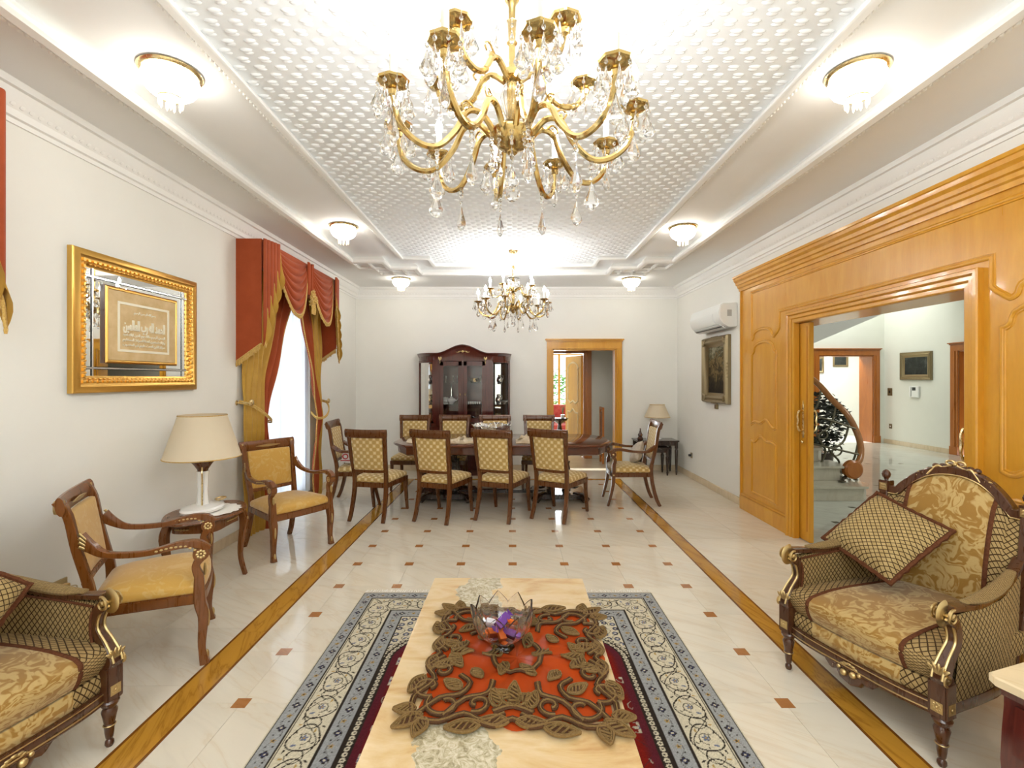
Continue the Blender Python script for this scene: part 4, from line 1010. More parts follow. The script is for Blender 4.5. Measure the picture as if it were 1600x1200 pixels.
# measured from the front legs
l_, r_ = from_front((1.60, 2.25), 200.6, .34); bg.location = l_; bg.rotation_euler = (0, 0, r_)
tag(bg, 'carved and gilded armchair in gold damask in front of the panelled doorway', group='carved gilded damask armchairs')
l2, r2 = from_front((-1.785, 1.70), -14, .34)
dup(bg, l2, r2, 'carved and gilded armchair in gold damask cut off by the lower left edge', 'carved gilded damask armchairs')
def pillow(name, lab, size, th, mat, trim, fr=True):
    t = thing(name, lab, 'cushion')
    def f(sg):
        def q(u, v):
            a, b = 2*u-1, 2*v-1; e = max(0, (1-a**4)*(1-b**4))**.55; pin = 1-.07*(1-abs(a*b))*(a*a+b*b)/2
            return (a*size/2*pin, sg*th/2*e, b*size/2*pin)
        return q
    G().add(surf(f(1), 14, 14, size, size)).add(surf(f(-1), 14, 14, size, size, flip=True)).build('cushion_cover', mat, t)
    if trim:
        pts = []
        for (a0, b0, a1, b1) in ((-1, -1, 1, -1), (1, -1, 1, 1), (1, 1, -1, 1), (-1, 1, -1, -1)):
            for i in range(16):
                s_ = i/16; a = a0+(a1-a0)*s_; b = b0+(b1-b0)*s_; pin = 1-.07*(1-abs(a*b))*(a*a+b*b)/2; pts.append((a*size/2*pin*1.02, .003*math.sin(i*2.5), b*size/2*pin*1.02))
        G().add(tube(pts, [(.010 if i % 2 else .014) for i in range(len(pts))], 6, closed=True)).build('fringe_trim', trim, t)
    return t
pl = pillow('throw_pillow', 'lattice patterned throw pillow stood on its corner on the right armchair', .40, .15, M['lattice_pillow'], M['btrim'])
pl.matrix_world = T(1.995, 2.585, .712)@R(rd(118))@R(rd(47), 'X')@R(rd(69), 'Y'); pl['group'] = 'lattice throw pillows'
p2 = dup(pl, (0, 0, 0), 0, 'lattice patterned throw pillow cut off by the left edge of the photo', 'lattice throw pillows')
p2.matrix_world = T(-2.06, 1.70, .70)@R(rd(-106))@R(rd(14), 'X')@R(rd(46), 'Y')
# ================================================================ CURTAINS (local origin: window centre on the floor, x towards the room)
def curtains(label, cy, seed=1):
    t = thing('window_curtains', label, 'curtain', (XL, cy, 0), 0, 'draped curtains of the left wall'); D = .245; Y0, Y1 = -.97, 1.0; ZT = 2.895
    # board and flat returns at both ends
    G().add(box(.002, D-.012, Y0+.01, Y1-.01, ZT-.03, ZT)).build('pelmet_board', M['terra'], t)
    def fold(u, k, a): return a*math.sin(u*2*PI*k)
    G().add(thick(surf(lambda u, v: (D*u, Y0+.0, (1.72+.17*u)+(ZT-1.72-.17*u)*v), 6, 8, .25, 1.1, flip=False), (0, .008, 0))).build('pelmet_return', M['terra'], t)
    G().add(thick(surf(lambda u, v: (D*u, Y1, (1.80+.17*u)+(ZT-1.80-.17*u)*v), 6, 8, .25, 1.1), (0, -.008, 0))).build('pelmet_return', M['terra'], t)
    # flat front behind the swags
    G().add(box(D-.012, D-.004, Y0+.02, Y1-.02, 2.62, ZT)).build('pelmet_front', M['terra'], t)
    def fringe(path, out=(1, 0, 0), L=.045, step=.019):
        g = G(); pts = [P(p) for p in path]; g.add(tube(pts, .008, 6)); acc = 0
        o = P(out)
        for i in range(len(pts)-1):
            seg = pts[i+1]-pts[i]; n = max(1, int(seg.length/step))
            for j in range(n):
                p = pts[i]+seg*(j/n); dz = L*(.85+.3*random.random()); g.add(tube([p, p+Vector((0, 0, -dz*.55)), p+Vector((0, 0, -dz))], [.005, .009, .006], 5))
        return g
    # swags
    for (a, b) in ((-.80, .03), (.03, .82)):
        def sw(u, v):
            k = 2*u-1; c = (a+b)/2; hwd = (b-a)/2; dr = .62*(1-abs(k)**2.3)
            z = ZT-.01-dr*v-.02*v; y = c+k*hwd*(1-.10*v*(1-abs(k)))
            x = D+.016+.055*math.sin(min(1, v*1.1)*PI*.62)*(1-k*k)+.030*abs(math.sin(v**.85*PI*7.5))*(1-abs(k)**3)*min(1, v*5)
            return (x, y, z)
        s_ = G().add(thick(surf(sw, 28, 64, .8, .6), (-.012, 0, 0))).build('swag', M['terra'], t)
        fringe([sw(i/24, 1) for i in range(25)]).build('tassel_fringe', M['fringe'], s_)
    # pleated tails, long at the outside, gold lining showing at the stepped edge
    def tail(ya, yb, zshort, zlong, nm='tail'):
        n = 5; g = G(); gl = G(); path = []
        for k in range(n):
            u0, u1 = k/n, (k+1)/n; y0 = yb+(ya-yb)*u0; y1 = yb+(ya-yb)*u1; z0 = zshort+(zlong-zshort)*(u0-.10); z1 = zshort+(zlong-zshort)*(u1+.10)
            xo = D+.018+.010*(n-k)
            g.add(thick(surf(lambda u, v: (xo+.014*math.sin(u*PI), y0+(y1-y0)*u*1.2, (z0+(z1-z0)*u)+(ZT-(z0+(z1-z0)*u))*v), 5, 5, .1, .8, flip=(ya < yb)), (-.006, 0, 0)))
            # turned back lining as a little cone at each step
            gl.add(surf(lambda u, v: (xo+.008+.055*math.sin(u*PI)*(1-v), y0+(y1-y0)*(u*1.1)+.0, (z0+(z1-z0)*u)-.0+(.20*(1-u))*v), 6, 4, .1, .2, flip=(ya < yb)))
            gl.add(surf(lambda u, v: (xo+.004-.02*math.sin(u*PI)*(1-v), y0+(y1-y0)*(u*1.1)+.0, (z0+(z1-z0)*u)-.0+(.20*(1-u))*v), 6, 4, .1, .2, flip=(ya > yb)))
            path += [(xo+.01, y0, z0), (xo+.02, (y0+y1)/2, (z0+z1)/2+.0), (xo+.01, y1, z1)]
        o = g.build(nm, M['terra'], t); gl.build('tail_lining', M['ochre'], o); fringe(path, L=.035).build('tassel_fringe', M['fringe'], o)
    tail(Y0, -.74, 2.58, 1.93); tail(Y1, .78, 2.45, 1.84)
    fringe([(0.01, Y0-.006, 1.72), (D, Y0-.006, 1.89)], L=.055).build('tassel_fringe', M['fringe'], t)
    fringe([(0.01, Y1+.006, 1.80), (D, Y1+.006, 1.97)], L=.055).build('tassel_fringe', M['fringe'], t)
    # centre jabot and knotted rosette
    g = G()
    for k in range(3):
        g.add(thick(surf(lambda u, v: (D+.055+.02*math.sin(u*PI*3+k), .03+(-.05+.10*u)+.03*(k-1), 2.50+.02*math.cos(u*6+k)+(ZT-2.52)*v), 10, 5, .1, .4), (-.005, 0, 0)))
    j = g.build('jabot', M['terra'], t); g = G(); r2 = random.Random(5)
    for k in range(26):
        a = r2.uniform(0, 6.28); r_ = r2.uniform(.02, .085); c = (D+.085+r2.uniform(-.015, .02), .02+r_*math.cos(a), 2.50+r_*.9*math.sin(a)-.02)
        g.add(tube(spline([(c[0], c[1]+.02*math.cos(a+q), c[2]+.022*math.sin(a+q)) for q in (0, 1.2, 2.4, 3.6, 4.8)], 3), .010, 6))
    for k in range(7): y = .02+.014*(k-3); g.add(tube([(D+.09, y, 2.43), (D+.095, y*1.1, 2.36), (D+.09, y*1.15, 2.30)], [.004, .008, .006], 5))
    g.build('rosette', M['fringe'], j)
    # drapes: outer gold cloth plus the terracotta leading edge, gathered by a tieback
    def drape(s_, yo, yt, tie_in, ztie, band):
        # yo: outer edge ; yt: inner edge at the top ; tie_in: inner edge at the tie
        def edge(z, which):
            zt = 2.62
            if which == 'o': return yo
            if z > ztie:
                q = (z-ztie)/(zt-ztie); return tie_in+(yt-tie_in)*(q**1.25*.85+.15*q)
            q = (ztie-z)/ztie; return tie_in+(yt-tie_in)*(.16*math.sin(q*PI*.5)-.0)
        def f(u0, u1, amp, nf, xb, ph):
            def q(u, v):
                z = .012+(2.66-.012)*v; uu = u0+(u1-u0)*u; yi = edge(z, 'i'); y = yo+(yi-yo)*uu
                tight = math.exp(-((z-ztie)/.22)**2); am = amp*(1-.55*tight)
                x = xb*(.45+.65*uu)+am*(.4+.6*uu)*math.sin(uu*nf*2*PI+ph+.5*math.sin(z*2.2))+.045*tight*math.sin(uu*PI)+.012*math.sin(z*7+uu*9)*(1-tight)
                return (x, y, z)
            return q
        q1 = f(0, 1-band, .026, 6.5, .125, 0); q2 = f(1-band, 1, .026, 6.5, .125, 0)
        d_ = G().add(thick(surf(q1, 60, 48, .8, 2.6, flip=(s_ < 0)), (-.008, 0, 0))).build('drape', M['ochre'], t)
        G().add(thick(surf(q2, 18, 48, .2, 2.6, flip=(s_ < 0)), (-.008, 0, 0))).build('drape_border', M['terra'], d_)
        br = G(); pts = [q2(1, i/60) for i in range(61)]
        br.add(tube([(p[0]+.006, p[1], p[2]) for p in pts], .007, 5))
        for i in range(0, 120):
            p = q2(1, i/120); br.add(ell((p[0]+.004, p[1]-s_*.0, p[2]), (.008, .016, .009), 6, 4))
        br.build('tassel_fringe', M['fringe'], d_)
        # rope tieback from a wall hook round the cloth
        yh = yo-s_*.05 if s_ > 0 else yo+.05
        g = G()
        for dz in (0, .018):
            g.add(tube(spline([(.03, yo-s_*.035, ztie+.20+dz), (.13, yo-s_*.01, ztie+.17+dz), (.205, yo+s_*abs(tie_in-yo)*.35, ztie+.08+dz), (.215, yo+s_*abs(tie_in-yo)*.8, ztie+.0+dz), (.14, tie_in+s_*.014, ztie-.01+dz), (.05, tie_in-s_*.02, ztie+.06+dz)], 5), .008, 8))
        g.build('rope_tieback', M['fringe'], t)
        G().add(tube([(-.0, yo-s_*.03, ztie+.20), (.14, yo-s_*.03, ztie+.20)], .008, 8)).add(ell((.145, yo-s_*.03, ztie+.20), (.018, .034, .034), 10, 8)).add(ell((.003, yo-s_*.03, ztie+.2), (.004, .025, .025))).build('holdback', M['brass'], t)
    drape(1, -.93, -.02, -.66, 1.12, .24); drape(-1, .95, -.02, .62, 1.05, .45)
    return t
c1 = curtains('terracotta and ochre swagged curtains round the far window of the left wall', 5.58)
random.seed(9)
c2 = dup(c1, (XL, 1.247, 0), 0, 'terracotta and ochre swagged curtains cut off by the left edge of the photo')
for o in bpy.data.objects:
    if o.parent == c2 and o.name.startswith(('drape', 'rope', 'hold')): o.scale = (.62, 1, 1)
for k, wy in enumerate(WIN_Y[:2]):
    def f(u, v): y = -.70+1.4*u; return (-.045+.026*math.sin(u*2*PI*11+.6*math.sin(v*3))+.008*math.sin(u*2*PI*27+v*3), y, .09+2.34*v)
    tag(G().add(surf(f, 260, 10, 1.4, 2.3)).build('sheer_curtain', M['sheer']), ['white sheer curtain glowing with daylight behind the far draped curtains', 'white sheer curtain behind the draped curtains at the left edge'][k], 'sheer curtain', 'white sheer curtains').location = (XL, wy, 0)

# ================================================================ FRAMED MIRROR WITH CALLIGRAPHY (local: plane XZ, facing -Y -> rotated on to the left wall)
mf = thing('framed_mirror', 'gilt framed mirror with white Arabic calligraphy at its centre, on the left wall', 'mirror', (XL, 3.425, 1.905), PI/2)
# local x = world +Y, local -y = world +X
fw, fh = 1.13, .885
def pframe(w_, h_, prof):   # rectangular mitred frame; prof (inward offset, depth)
    path = [(-w_/2, -h_/2), (w_/2, -h_/2), (w_/2, h_/2), (-w_/2, h_/2)]
    return run_profile(path, prof, True, lambda a, b, h__: (a, -h__, b))
G().add(pframe(fw, fh, [(0, 0), (0, .030), (.012, .040), (.040, .046), (.052, .038), (.058, .036), (.080, .030), (.098, .018), (.106, .016), (.106, 0)])).build('frame', M['leafgold'], mf, smooth=30)
g = G()
for (L, a, sx_, sy_) in ((fw-.14, 'h', 0, 1), (fw-.14, 'h', 0, -1), (fh-.14, 'v', 1, 0), (fh-.14, 'v', -1, 0)):
    n = int(L/.036)
    for i in range(n+1):
        p = -L/2+L*i/n; c = (p, -.036, sy_*(fh/2-.070)) if a == 'h' else (sx_*(fw/2-.070), -.036, p)
        g.add(rbox(c, (.024, .020, .018) if a == 'h' else (.018, .020, .024), .006, 2))
        c = (p+.018, -.030, sy_*(fh/2-.088)) if a == 'h' else (sx_*(fw/2-.088), -.030, p+.018)
        if i < n: g.add(ell(c, .008, 6, 5))
g.build('egg_and_dart', M['leafgold'], mf)
G().add(box(-fw/2+.10, fw/2-.10, -.012, -.004, -fh/2+.10, fh/2-.10)).build('mirror_glass', M['mirror'], mf, smooth=0)
# bevelled strips of mirror, slightly proud
g = G(); a0, a1, b0 = fw/2-.10, fw/2-.165, fh/2-.10
for s_ in (-1, 1):
    g.add(box(*sorted((s_*a1, s_*(a1+.018))), -.018, -.010, -b0, b0)); g.add(box(-a0, a0, -.018, -.010, *sorted((s_*(b0-.065), s_*(b0-.047)))))
g.build('bevel_strip', N('bevelled_mirror_edge', (.93, .95, .95), .18, metal=.9).m, mf, bevel=.004)
ipw, iph = .66, .50
ip = G().add(pframe(ipw, iph, [(0, .012), (0, .030), (.008, .037), (.016, .036), (.020, .030), (.024, .030), (.024, .012)])).build('inner_frame', M['leafgold'], mf, smooth=30)
G().add(pframe(ipw+.008, iph+.008, [(0, .004), (0, .026), (.005, .0295), (.009, .0295), (.009, .004)])).build('inner_frame_edge', M['walnut'], mf, smooth=0)
G().add(box(-ipw/2+.02, ipw/2-.02, -.032, -.012, -iph/2+.02, iph/2-.02)).build('calligraphy_panel', M['parch'], mf, smooth=0)
bw, bh = .475, .335
G().add(pframe(bw, bh, [(0, .031), (0, .036), (.016, .036), (.016, .031)]), T(.0, 0, -.005)).build('ivory_border', M['ivory'], mf, smooth=0)
# Arabic script from presentation forms (isolated, final, initial, medial)
AR = {}
def _ar():
    cp_ = 0xFE8D
    for ch, k in (('ا', 2), ('ب', 4), ('ة', 2), ('ت', 4), ('ث', 4), ('ج', 4), ('ح', 4), ('خ', 4), ('د', 2), ('ذ', 2), ('ر', 2), ('ز', 2), ('س', 4), ('ش', 4), ('ص', 4), ('ض', 4), ('ط', 4), ('ظ', 4), ('ع', 4), ('غ', 4), ('ف', 4), ('ق', 4), ('ك', 4), ('ل', 4), ('م', 4), ('ن', 4), ('ه', 4), ('و', 2), ('ى', 2), ('ي', 4)):
        AR[ch] = (cp_, k); cp_ += k
_ar()
def shape_ar(s_):
    out = []
    for wd_ in s_.split(' '):
        r = ''
        for i, ch in enumerate(wd_):
            b, k = AR[ch]; pj = i > 0 and AR[wd_[i-1]][1] == 4; nj = i < len(wd_)-1 and k == 4
            r += chr(b+(3 if pj and nj else 2 if nj else 1 if pj else 0))
        out.append(r[::-1])
    return ' '.join(out[::-1])
def text_mesh(body, name, mat, parent, Mx, width, ext=.004, bold=.0):
    c = bpy.data.curves.new(name, 'FONT'); c.body = body; c.align_x = 'CENTER'; c.extrude = ext; c.offset = bold; c.resolution_u = 2
    o = bpy.data.objects.new('tmp', c); COL.objects.link(o); bpy.context.view_layer.update()
    me = bpy.data.meshes.new_from_object(o.evaluated_get(bpy.context.evaluated_depsgraph_get())); wd_ = max(v.co.x for v in me.vertices)-min(v.co.x for v in me.vertices)
    k = width/wd_; bpy.data.objects.remove(o); me.materials.clear(); me.materials.append(mat); me.name = name
    for v in me.vertices: v.co = (v.co.x*k, v.co.y*k, v.co.z)
    q = bpy.data.objects.new(name, me); COL.objects.link(q); q.parent = parent; q.matrix_local = Mx; return q
def on_panel(x, z): return T(x, -.034, z)@R(PI/2, 'X')
text_mesh(shape_ar('الحمد لله رب العالمين'), 'calligraphy_script', M['ivory'], mf, on_panel(0, -.022)@Sc(1, 2.15, 1), .385, .005, .016)
text_mesh(shape_ar('بسم الله الرحمن الرحيم'), 'calligraphy_line', M['ivory'], mf, on_panel(0, .095), .20, .003)
for z, s_ in ((-.062, 'الرحمن الرحيم مالك يوم الدين اياك نعبد'), (-.096, 'واياك نستعين اهدنا الصراط المستقيم'), (-.130, 'صراط الذين انعمت عليهم غير المغضوب')):
    text_mesh(shape_ar(s_), 'calligraphy_line', M['ivory'], mf, on_panel(0, z), .39, .003, .004)

# ================================================================ WALL THINGS
def socket(name, lab, loc, rz, w_=.146, h_=.086, plug=None, mat='bronzeplate', grp=None):
    t = thing(name, lab, 'socket', loc, rz, grp)      # local: plane XZ, front at -Y
    G().add(box(-w_/2, w_/2, -.008, 0, -h_/2, h_/2)).build('face_plate', M[mat], t, bevel=.003)
    g = G()
    for dx in ((-.036, .036) if w_ > .1 else (0,)): g.add(box(dx-.016, dx+.016, -.012, -.007, -.02, .012))
    g.build('rocker', M['white'], t, bevel=.002)
    return t
so = socket('wall_socket', 'brass double socket low on the left wall behind the brocade armchair', (XL, 2.785, .335), PI/2)
G().add(rbox((.036, -.025, -.006), (.04, .034, .04), .006, 3)).build('plug', M['gilt'], so)
G().add(tube(spline([(.036, -.04, -.006), (.09, -.045, -.02), (.115, -.02, -.10), (.115, -.012, -.25), (.15, -.012, -.318)], 6), .0035, 6)).build('power_cord', M['bronzeplate'], so)
socket('wall_socket', 'brass single socket plate low on the left wall, left of the double one', (XL, 2.62, .325), PI/2, .10)
s3 = socket('wall_socket', 'small dark socket with a plug on the right wall by the nest of tables', (XR, 7.50, .36), -PI/2, .075, .085)
G().add(rbox((0, -.03, 0), (.035, .04, .035), .006, 3)).build('plug', M['black'], s3)
tag(thing('junction_box', 'small brown box on the right wall just under the landscape painting', 'box', (XR, 6.55, 1.175), -PI/2)) and None
jb = bpy.data.objects['junction_box']; G().add(box(-.03, .03, -.035, 0, -.035, .03)).build('housing', M['oldgold'], jb, bevel=.004); G().add(box(-.02, .02, -.038, -.034, -.02, .02)).build('cover', M['walnut'], jb)
# air conditioner
ac = thing('air_conditioner', 'white split air conditioner high on the right wall above the painting', 'air conditioner', (XR, 6.46, 2.20), -PI/2)
prof = [(0, 0), (-.10, 0), (-.185, .045), (-.225, .11), (-.232, .18), (-.215, .265), (-.19, .295), (0, .30)]
G().add(prism([(y, z) for y, z in prof], 'x', -.49, .49)).build('body', M['plastic'], ac, bevel=.01)
G().add(prism([(-.188, .05), (-.226, .112), (-.2325, .18), (-.239, .18), (-.233, .108), (-.192, .042)], 'x', -.47, .30)).build('front_panel', M['plastic'], ac, bevel=.002)
G().add(prism([(-.105, -.004), (-.183, .036), (-.188, .028), (-.108, -.014)], 'x', -.45, .40)).build('louvre', M['plastic'], ac, bevel=.002)
G().add(box(-.44, .39, -.165, -.11, .004, .012)).build('air_slot', M['black'], ac)
G().add(box(.488, .4925, -.13, -.075, .13, .21)).build('side_vent', N('grey_plastic', (.45, .46, .45), .5).m, ac)
text_mesh('Gree', 'maker_mark', N('grey_print', (.35, .37, .38), .5).m, ac, T(-.30, -.236, .13)@R(PI/2-.12, 'X'), .07, .0005) if False else None
# landscape painting on the right wall
pt = thing('framed_painting', 'landscape painting in a heavy antique frame on the right wall under the air conditioner', 'painting', (XR, 6.55, 1.672), -PI/2)
pw, ph = .80, .90
def frame_generic(t, pw, ph, wd_, dp, mat, pic):
    G().add(pframe(pw, ph, [(0, 0), (0, dp*.6), (wd_*.12, dp), (wd_*.3, dp*.75), (wd_*.5, dp*.95), (wd_*.8, dp*.45), (wd_, dp*.3), (wd_, 0)])).build('frame', M[mat], t, smooth=30)
    G().add(box(-pw/2+wd_-.005, pw/2-wd_+.005, -.012, -.004, -ph/2+wd_-.005, ph/2-wd_+.005)).build('canvas', M[pic], t, smooth=0)
frame_generic(pt, pw, ph, .135, .07, 'oldgold', 'painting')
for sx_ in (-1, 1):
    for sz in (-1, 1):
        g = G()
        for k in range(6): a = k/5*PI/2; g.add(ell((sx_*(pw/2-.05-.05*math.cos(a)), -.06, sz*(ph/2-.05-.05*math.sin(a))), (.022, .014, .022), 6, 5))
        g.build('corner_shell', M['oldgold'], pt)
    g = G()
    for k in range(-2, 3): g.add(ell((sx_*(pw/2-.012), -.045, k*.045), (.018, .018, .026), 6, 5))
    g.build('side_carving', M['oldgold'], pt); g = G()
    for k in range(-2, 3): g.add(ell((k*.045, -.045, sx_*(ph/2-.012)), (.026, .018, .018), 6, 5))
    g.build('side_carving', M['oldgold'], pt)
# hall picture, intercom, switches
hp = thing('hall_picture', 'dark picture in a gold frame on the wall of the stair hall', 'picture', (HX, 10.77, 1.84), -PI/2); frame_generic(hp, .84, .63, .12, .05, 'oldgold', 'paintdark')
ic = thing('intercom', 'white intercom with a black screen on the wall of the stair hall', 'intercom', (HX, 10.80, 1.26), -PI/2)
G().add(box(-.13, .13, -.04, 0, -.13, .13)).build('housing', M['plastic'], ic, bevel=.012); G().add(box(-.035, .055, -.044, -.039, .03, .10)).build('screen', M['black'], ic); G().add(box(-.105, -.06, -.05, -.04, -.10, .10)).build('handset', M['white'], ic, bevel=.006)
sw_ = thing('light_switch', 'small bronze switch beside the intercom in the stair hall', 'switch', (HX, 11.52, 1.24), -PI/2); G().add(box(-.07, .07, -.01, 0, -.09, .09)).build('face_plate', M['oldgold'], sw_, bevel=.003); G().add(box(-.02, .02, -.016, -.01, -.03, .03)).build('rocker', M['black'], sw_)
s4 = socket('wall_socket', 'pale socket low on the wall of the stair hall under the switch', (HX, 11.5, .42), -PI/2, .09, .11, mat='oldgold')
for k, (x, z, w2, h2, lab) in enumerate(((8.38, 1.93, .34, .44, 'small picture on the wall seen through the hall doorway'), (9.0, 2.08, .42, .40, 'darker picture to the right, seen through the hall doorway'))):
    q = thing('small_picture', lab, 'picture', (x, 13.2, z), 0); frame_generic(q, w2, h2, .06, .03, 'oldgold', 'paintdark')

# ================================================================ CEILING LIGHTS
def bowl_light():
    t = thing('ceiling_light', '-', 'ceiling light')
    G().add(lathe([(0, 0), (.140, 0), (.146, -.008), (.140, -.018), (.128, -.024), (0, -.024)], 32)).build('brass_rim', M['brass'], t)
    G().add(lathe([(.118, -.024), (.126, -.045), (.122, -.075), (.104, -.105), (.078, -.125), (.050, -.135), (0, -.137)], 120, flute=.035, nf=24, closed=False)).build('ribbed_bowl', M['bowlit'], t)
    G().add(tube([(.052*math.cos(a), .052*math.sin(a), -.137) for a in [2*PI*i/20 for i in range(20)]], .004, 6, closed=True)).build('gilt_ring', M['brass'], t)
    me = G().add(lathe([(0, .0), (.006, -.004), (.0075, -.02), (.006, -.040), (0, -.052)], 6)).mesh('prism_drop', smooth=0); me.materials.append(M['prism'])
    for k in range(10):
        a = 2*PI*k/10; o = bpy.data.objects.new('prism_drop', me); COL.objects.link(o); o.parent = t; o.location = (.050*math.cos(a), .050*math.sin(a), -.138)
    o = bpy.data.objects.new('prism_drop', me); COL.objects.link(o); o.parent = t; o.location = (0, 0, -.150)
    return t
bl = bowl_light(); spots = [((-1.765, 2.49, ZM), 'lit glass bowl ceiling light on the left, nearest the camera'), ((-1.75, 5.0, ZM), 'lit glass bowl ceiling light on the left, above the far curtains'), ((-1.70, 7.38, ZS-.0), 'small looking lit glass bowl ceiling light in the far left corner'),
    ((1.785, 2.49, ZM), 'lit glass bowl ceiling light on the right, nearest the camera'), ((1.79, 5.04, ZM), 'lit glass bowl ceiling light on the right, above the wood panelling'), ((1.83, 7.38, ZS), 'small looking lit glass bowl ceiling light in the far right corner'),
    ((-1.765, .0, ZM), 'lit glass bowl ceiling light on the left, beside the camera'), ((1.785, .0, ZM), 'lit glass bowl ceiling light on the right, beside the camera'), ((-1.765, -2.2, ZS), 'lit glass bowl ceiling light behind the camera on the left'), ((1.785, -2.2, ZS), 'lit glass bowl ceiling light behind the camera on the right')]
for i, (p, lab) in enumerate(spots):
    if i == 0: bl.location = p; tag(bl, lab, group='glass bowl ceiling lights')
    else: dup(bl, p, 0, lab, 'glass bowl ceiling lights')

# ================================================================ CHANDELIERS (origin at the ceiling)
def drop_mesh(L=.075, w_=.017, nm='crystal_drop'):
    pr = [(0, 0), (.18, -.10), (.42, -.34), (.95, -.66), (1.0, -.74), (.55, -.92), (0, -1.0)]
    g = G().add(lathe([(r*w_, z*L) for r, z in pr], 6), Sc(1, .55, 1)); g.add(lathe([(0, .022), (.006, .016), (.006, .008), (0, .002)], 6)); g.add(tube([(0, 0, .018), (0, 0, .034)], .0012, 4))
    me = g.mesh(nm, smooth=0); me.materials.append(M['crystal']); return me
DM = drop_mesh(.082, .023); DM2 = drop_mesh(.105, .028); DMs = drop_mesh(.055, .016)
BM = G().add(ell((0, 0, 0), .009, 6, 4)).mesh('crystal_bead', smooth=0); BM.materials.append(M['crystal'])
def chandelier():
    t = thing('chandelier', '-', 'chandelier'); g0 = M['gold']; ZC = 0.0
    hub = 2.44-ZF
    G().add(lathe([(0, 0), (.062, 0), (.060, -.010), (.045, -.028), (.018, -.040), (0, -.044)], 20)).build('canopy', g0, t)
    g = G(); z = -.04; k = 0
    top = 2.98-ZF
    while z > top:
        Mx = T(0, 0, z-.013)@R(PI/2*(k % 2)); g.add(tube([Mx@Vector((.007*math.cos(a), 0, .016*math.sin(a))) for a in [2*PI*i/8 for i in range(8)]], .002, 5, closed=True)); z -= .026; k += 1
    g.build('chain', g0, t)
    st = lathe([(0, top+.01), (.010, top), (.028, top-.03), (.014, top-.05), (.012, 2.80-ZF), (.020, 2.79-ZF), (.012, 2.78-ZF), (.012, 2.70-ZF), (.034, 2.685-ZF), (.036, 2.66-ZF), (.014, 2.645-ZF), (.014, 2.50-ZF), (.024, 2.49-ZF), (.045, 2.478-ZF)], 16)
    G().add(st).build('stem', g0, t)
    G().add(lathe([(.016, 2.79-ZF), (.050, 2.800-ZF), (.075, 2.815-ZF), (.080, 2.822-ZF), (.050, 2.806-ZF), (.016, 2.798-ZF)], 24, flute=.08, nf=8)).build('glass_dish', M['crystal'], t)
    G().add(lathe([(.015, 2.645-ZF), (.030, 2.63-ZF), (.040, 2.59-ZF), (.030, 2.54-ZF), (.017, 2.50-ZF)], 16, flute=.06, nf=8)).build('glass_baluster', M['crystal'], t)
    hb = G().add(lathe([(.03, 2.482-ZF), (.070, 2.474-ZF), (.084, 2.458-ZF), (.082, 2.444-ZF), (.066, 2.420-ZF), (.044, 2.402-ZF), (.020, 2.395-ZF), (.020, 2.385-ZF), (.013, 2.378-ZF), (0, 2.374-ZF)], 28)).build('hub', g0, t)
    def drop(par, p, me, rz=0):
        o = bpy.data.objects.new(me.name, me); COL.objects.link(o); o.parent = par; o.location = p; o.rotation_euler = (0, 0, rz)
    # bead strands and pendants under the hub
    for k in range(10):
        a = 2*PI*k/10+.3; r_ = .078
        for j in range(2): drop(hb, (r_*math.cos(a), r_*math.sin(a), 2.425-ZF-.022*j), BM)
        drop(hb, (r_*math.cos(a), r_*math.sin(a), 2.375-ZF), DMs, a)
    drop(hb, (0, 0, 2.352-ZF), DM2)
    G().add(ell((0, 0, 2.235-ZF), .030, 10, 8)).build('crystal_ball', M['crystal'], t, smooth=0)
    for k in range(8): a = 2*PI*k/8; drop(t, (.076*math.cos(a), .076*math.sin(a), 2.79-ZF), DMs, a)
    def arm(a, rr, zpan, pts, ndrop, cand, low):
        c, s_ = math.cos(a), math.sin(a)
        def W_(r, z, o=0): return (r*c-o*s_, r*s_+o*c, z-ZF)
        sp = spline([W_(r, z) for r, z in pts], 7)
        ao = G().add(tube(sp, [.012, .0105, .0115, .011, .011, .009], 7)).add(ell(W_(pts[2][0], pts[2][1]+.013), (.009, .009, .014), 6, 5)).build('arm', g0, t, smooth=50)
        # curl under the hump
        G().add(tube(spline([W_(pts[1][0]+.02, pts[1][1]), W_(pts[1][0]+.05, pts[1][1]+.03), W_(pts[1][0]+.075, pts[1][1]+.015), W_(pts[1][0]+.065, pts[1][1]-.005)], 4), .004, 5)).build('curl', g0, ao)
        px, py, _ = W_(rr, 0)
        G().add(lathe([(.006, -.035), (.014, -.028), (.018, -.014), (.012, -.006), (.022, -.004), (.052, .012), (.055, .019), (.042, .018), (.012, .010), (.012, .022)], 8, (px, py, zpan-ZF))).build('drip_pan', g0, ao, smooth=20)
        G().add(lathe([(.0125, .018), (.0125, .018+cand), (.010, .020+cand)], 12, (px, py, zpan-ZF))).build('candle_sleeve', M['candle'], ao)
        G().add(lathe([(.008, 0), (.013, .010), (.0165, .026), (.013, .044), (.006, .060), (.001, .070)], 10, (px, py, zpan-ZF+.020+cand))).build('candle_bulb', M['bulb'], ao)
        for k in range(ndrop):
            b = 2*PI*k/ndrop+a; drop(ao, (px+.051*math.cos(b), py+.051*math.sin(b), zpan-ZF-.018), DM, b)
        if low:
            lo = min(pts, key=lambda q: q[1]); p = W_(lo[0], lo[1]-.012)
            for j in range(3): drop(ao, (p[0], p[1], p[2]-.016*j), BM)
            drop(ao, (p[0], p[1], p[2]-.070), DM2, a)
            p = W_(rr, zpan-.045); drop(ao, (p[0], p[1], p[2]-.030), DM2, a+.5)
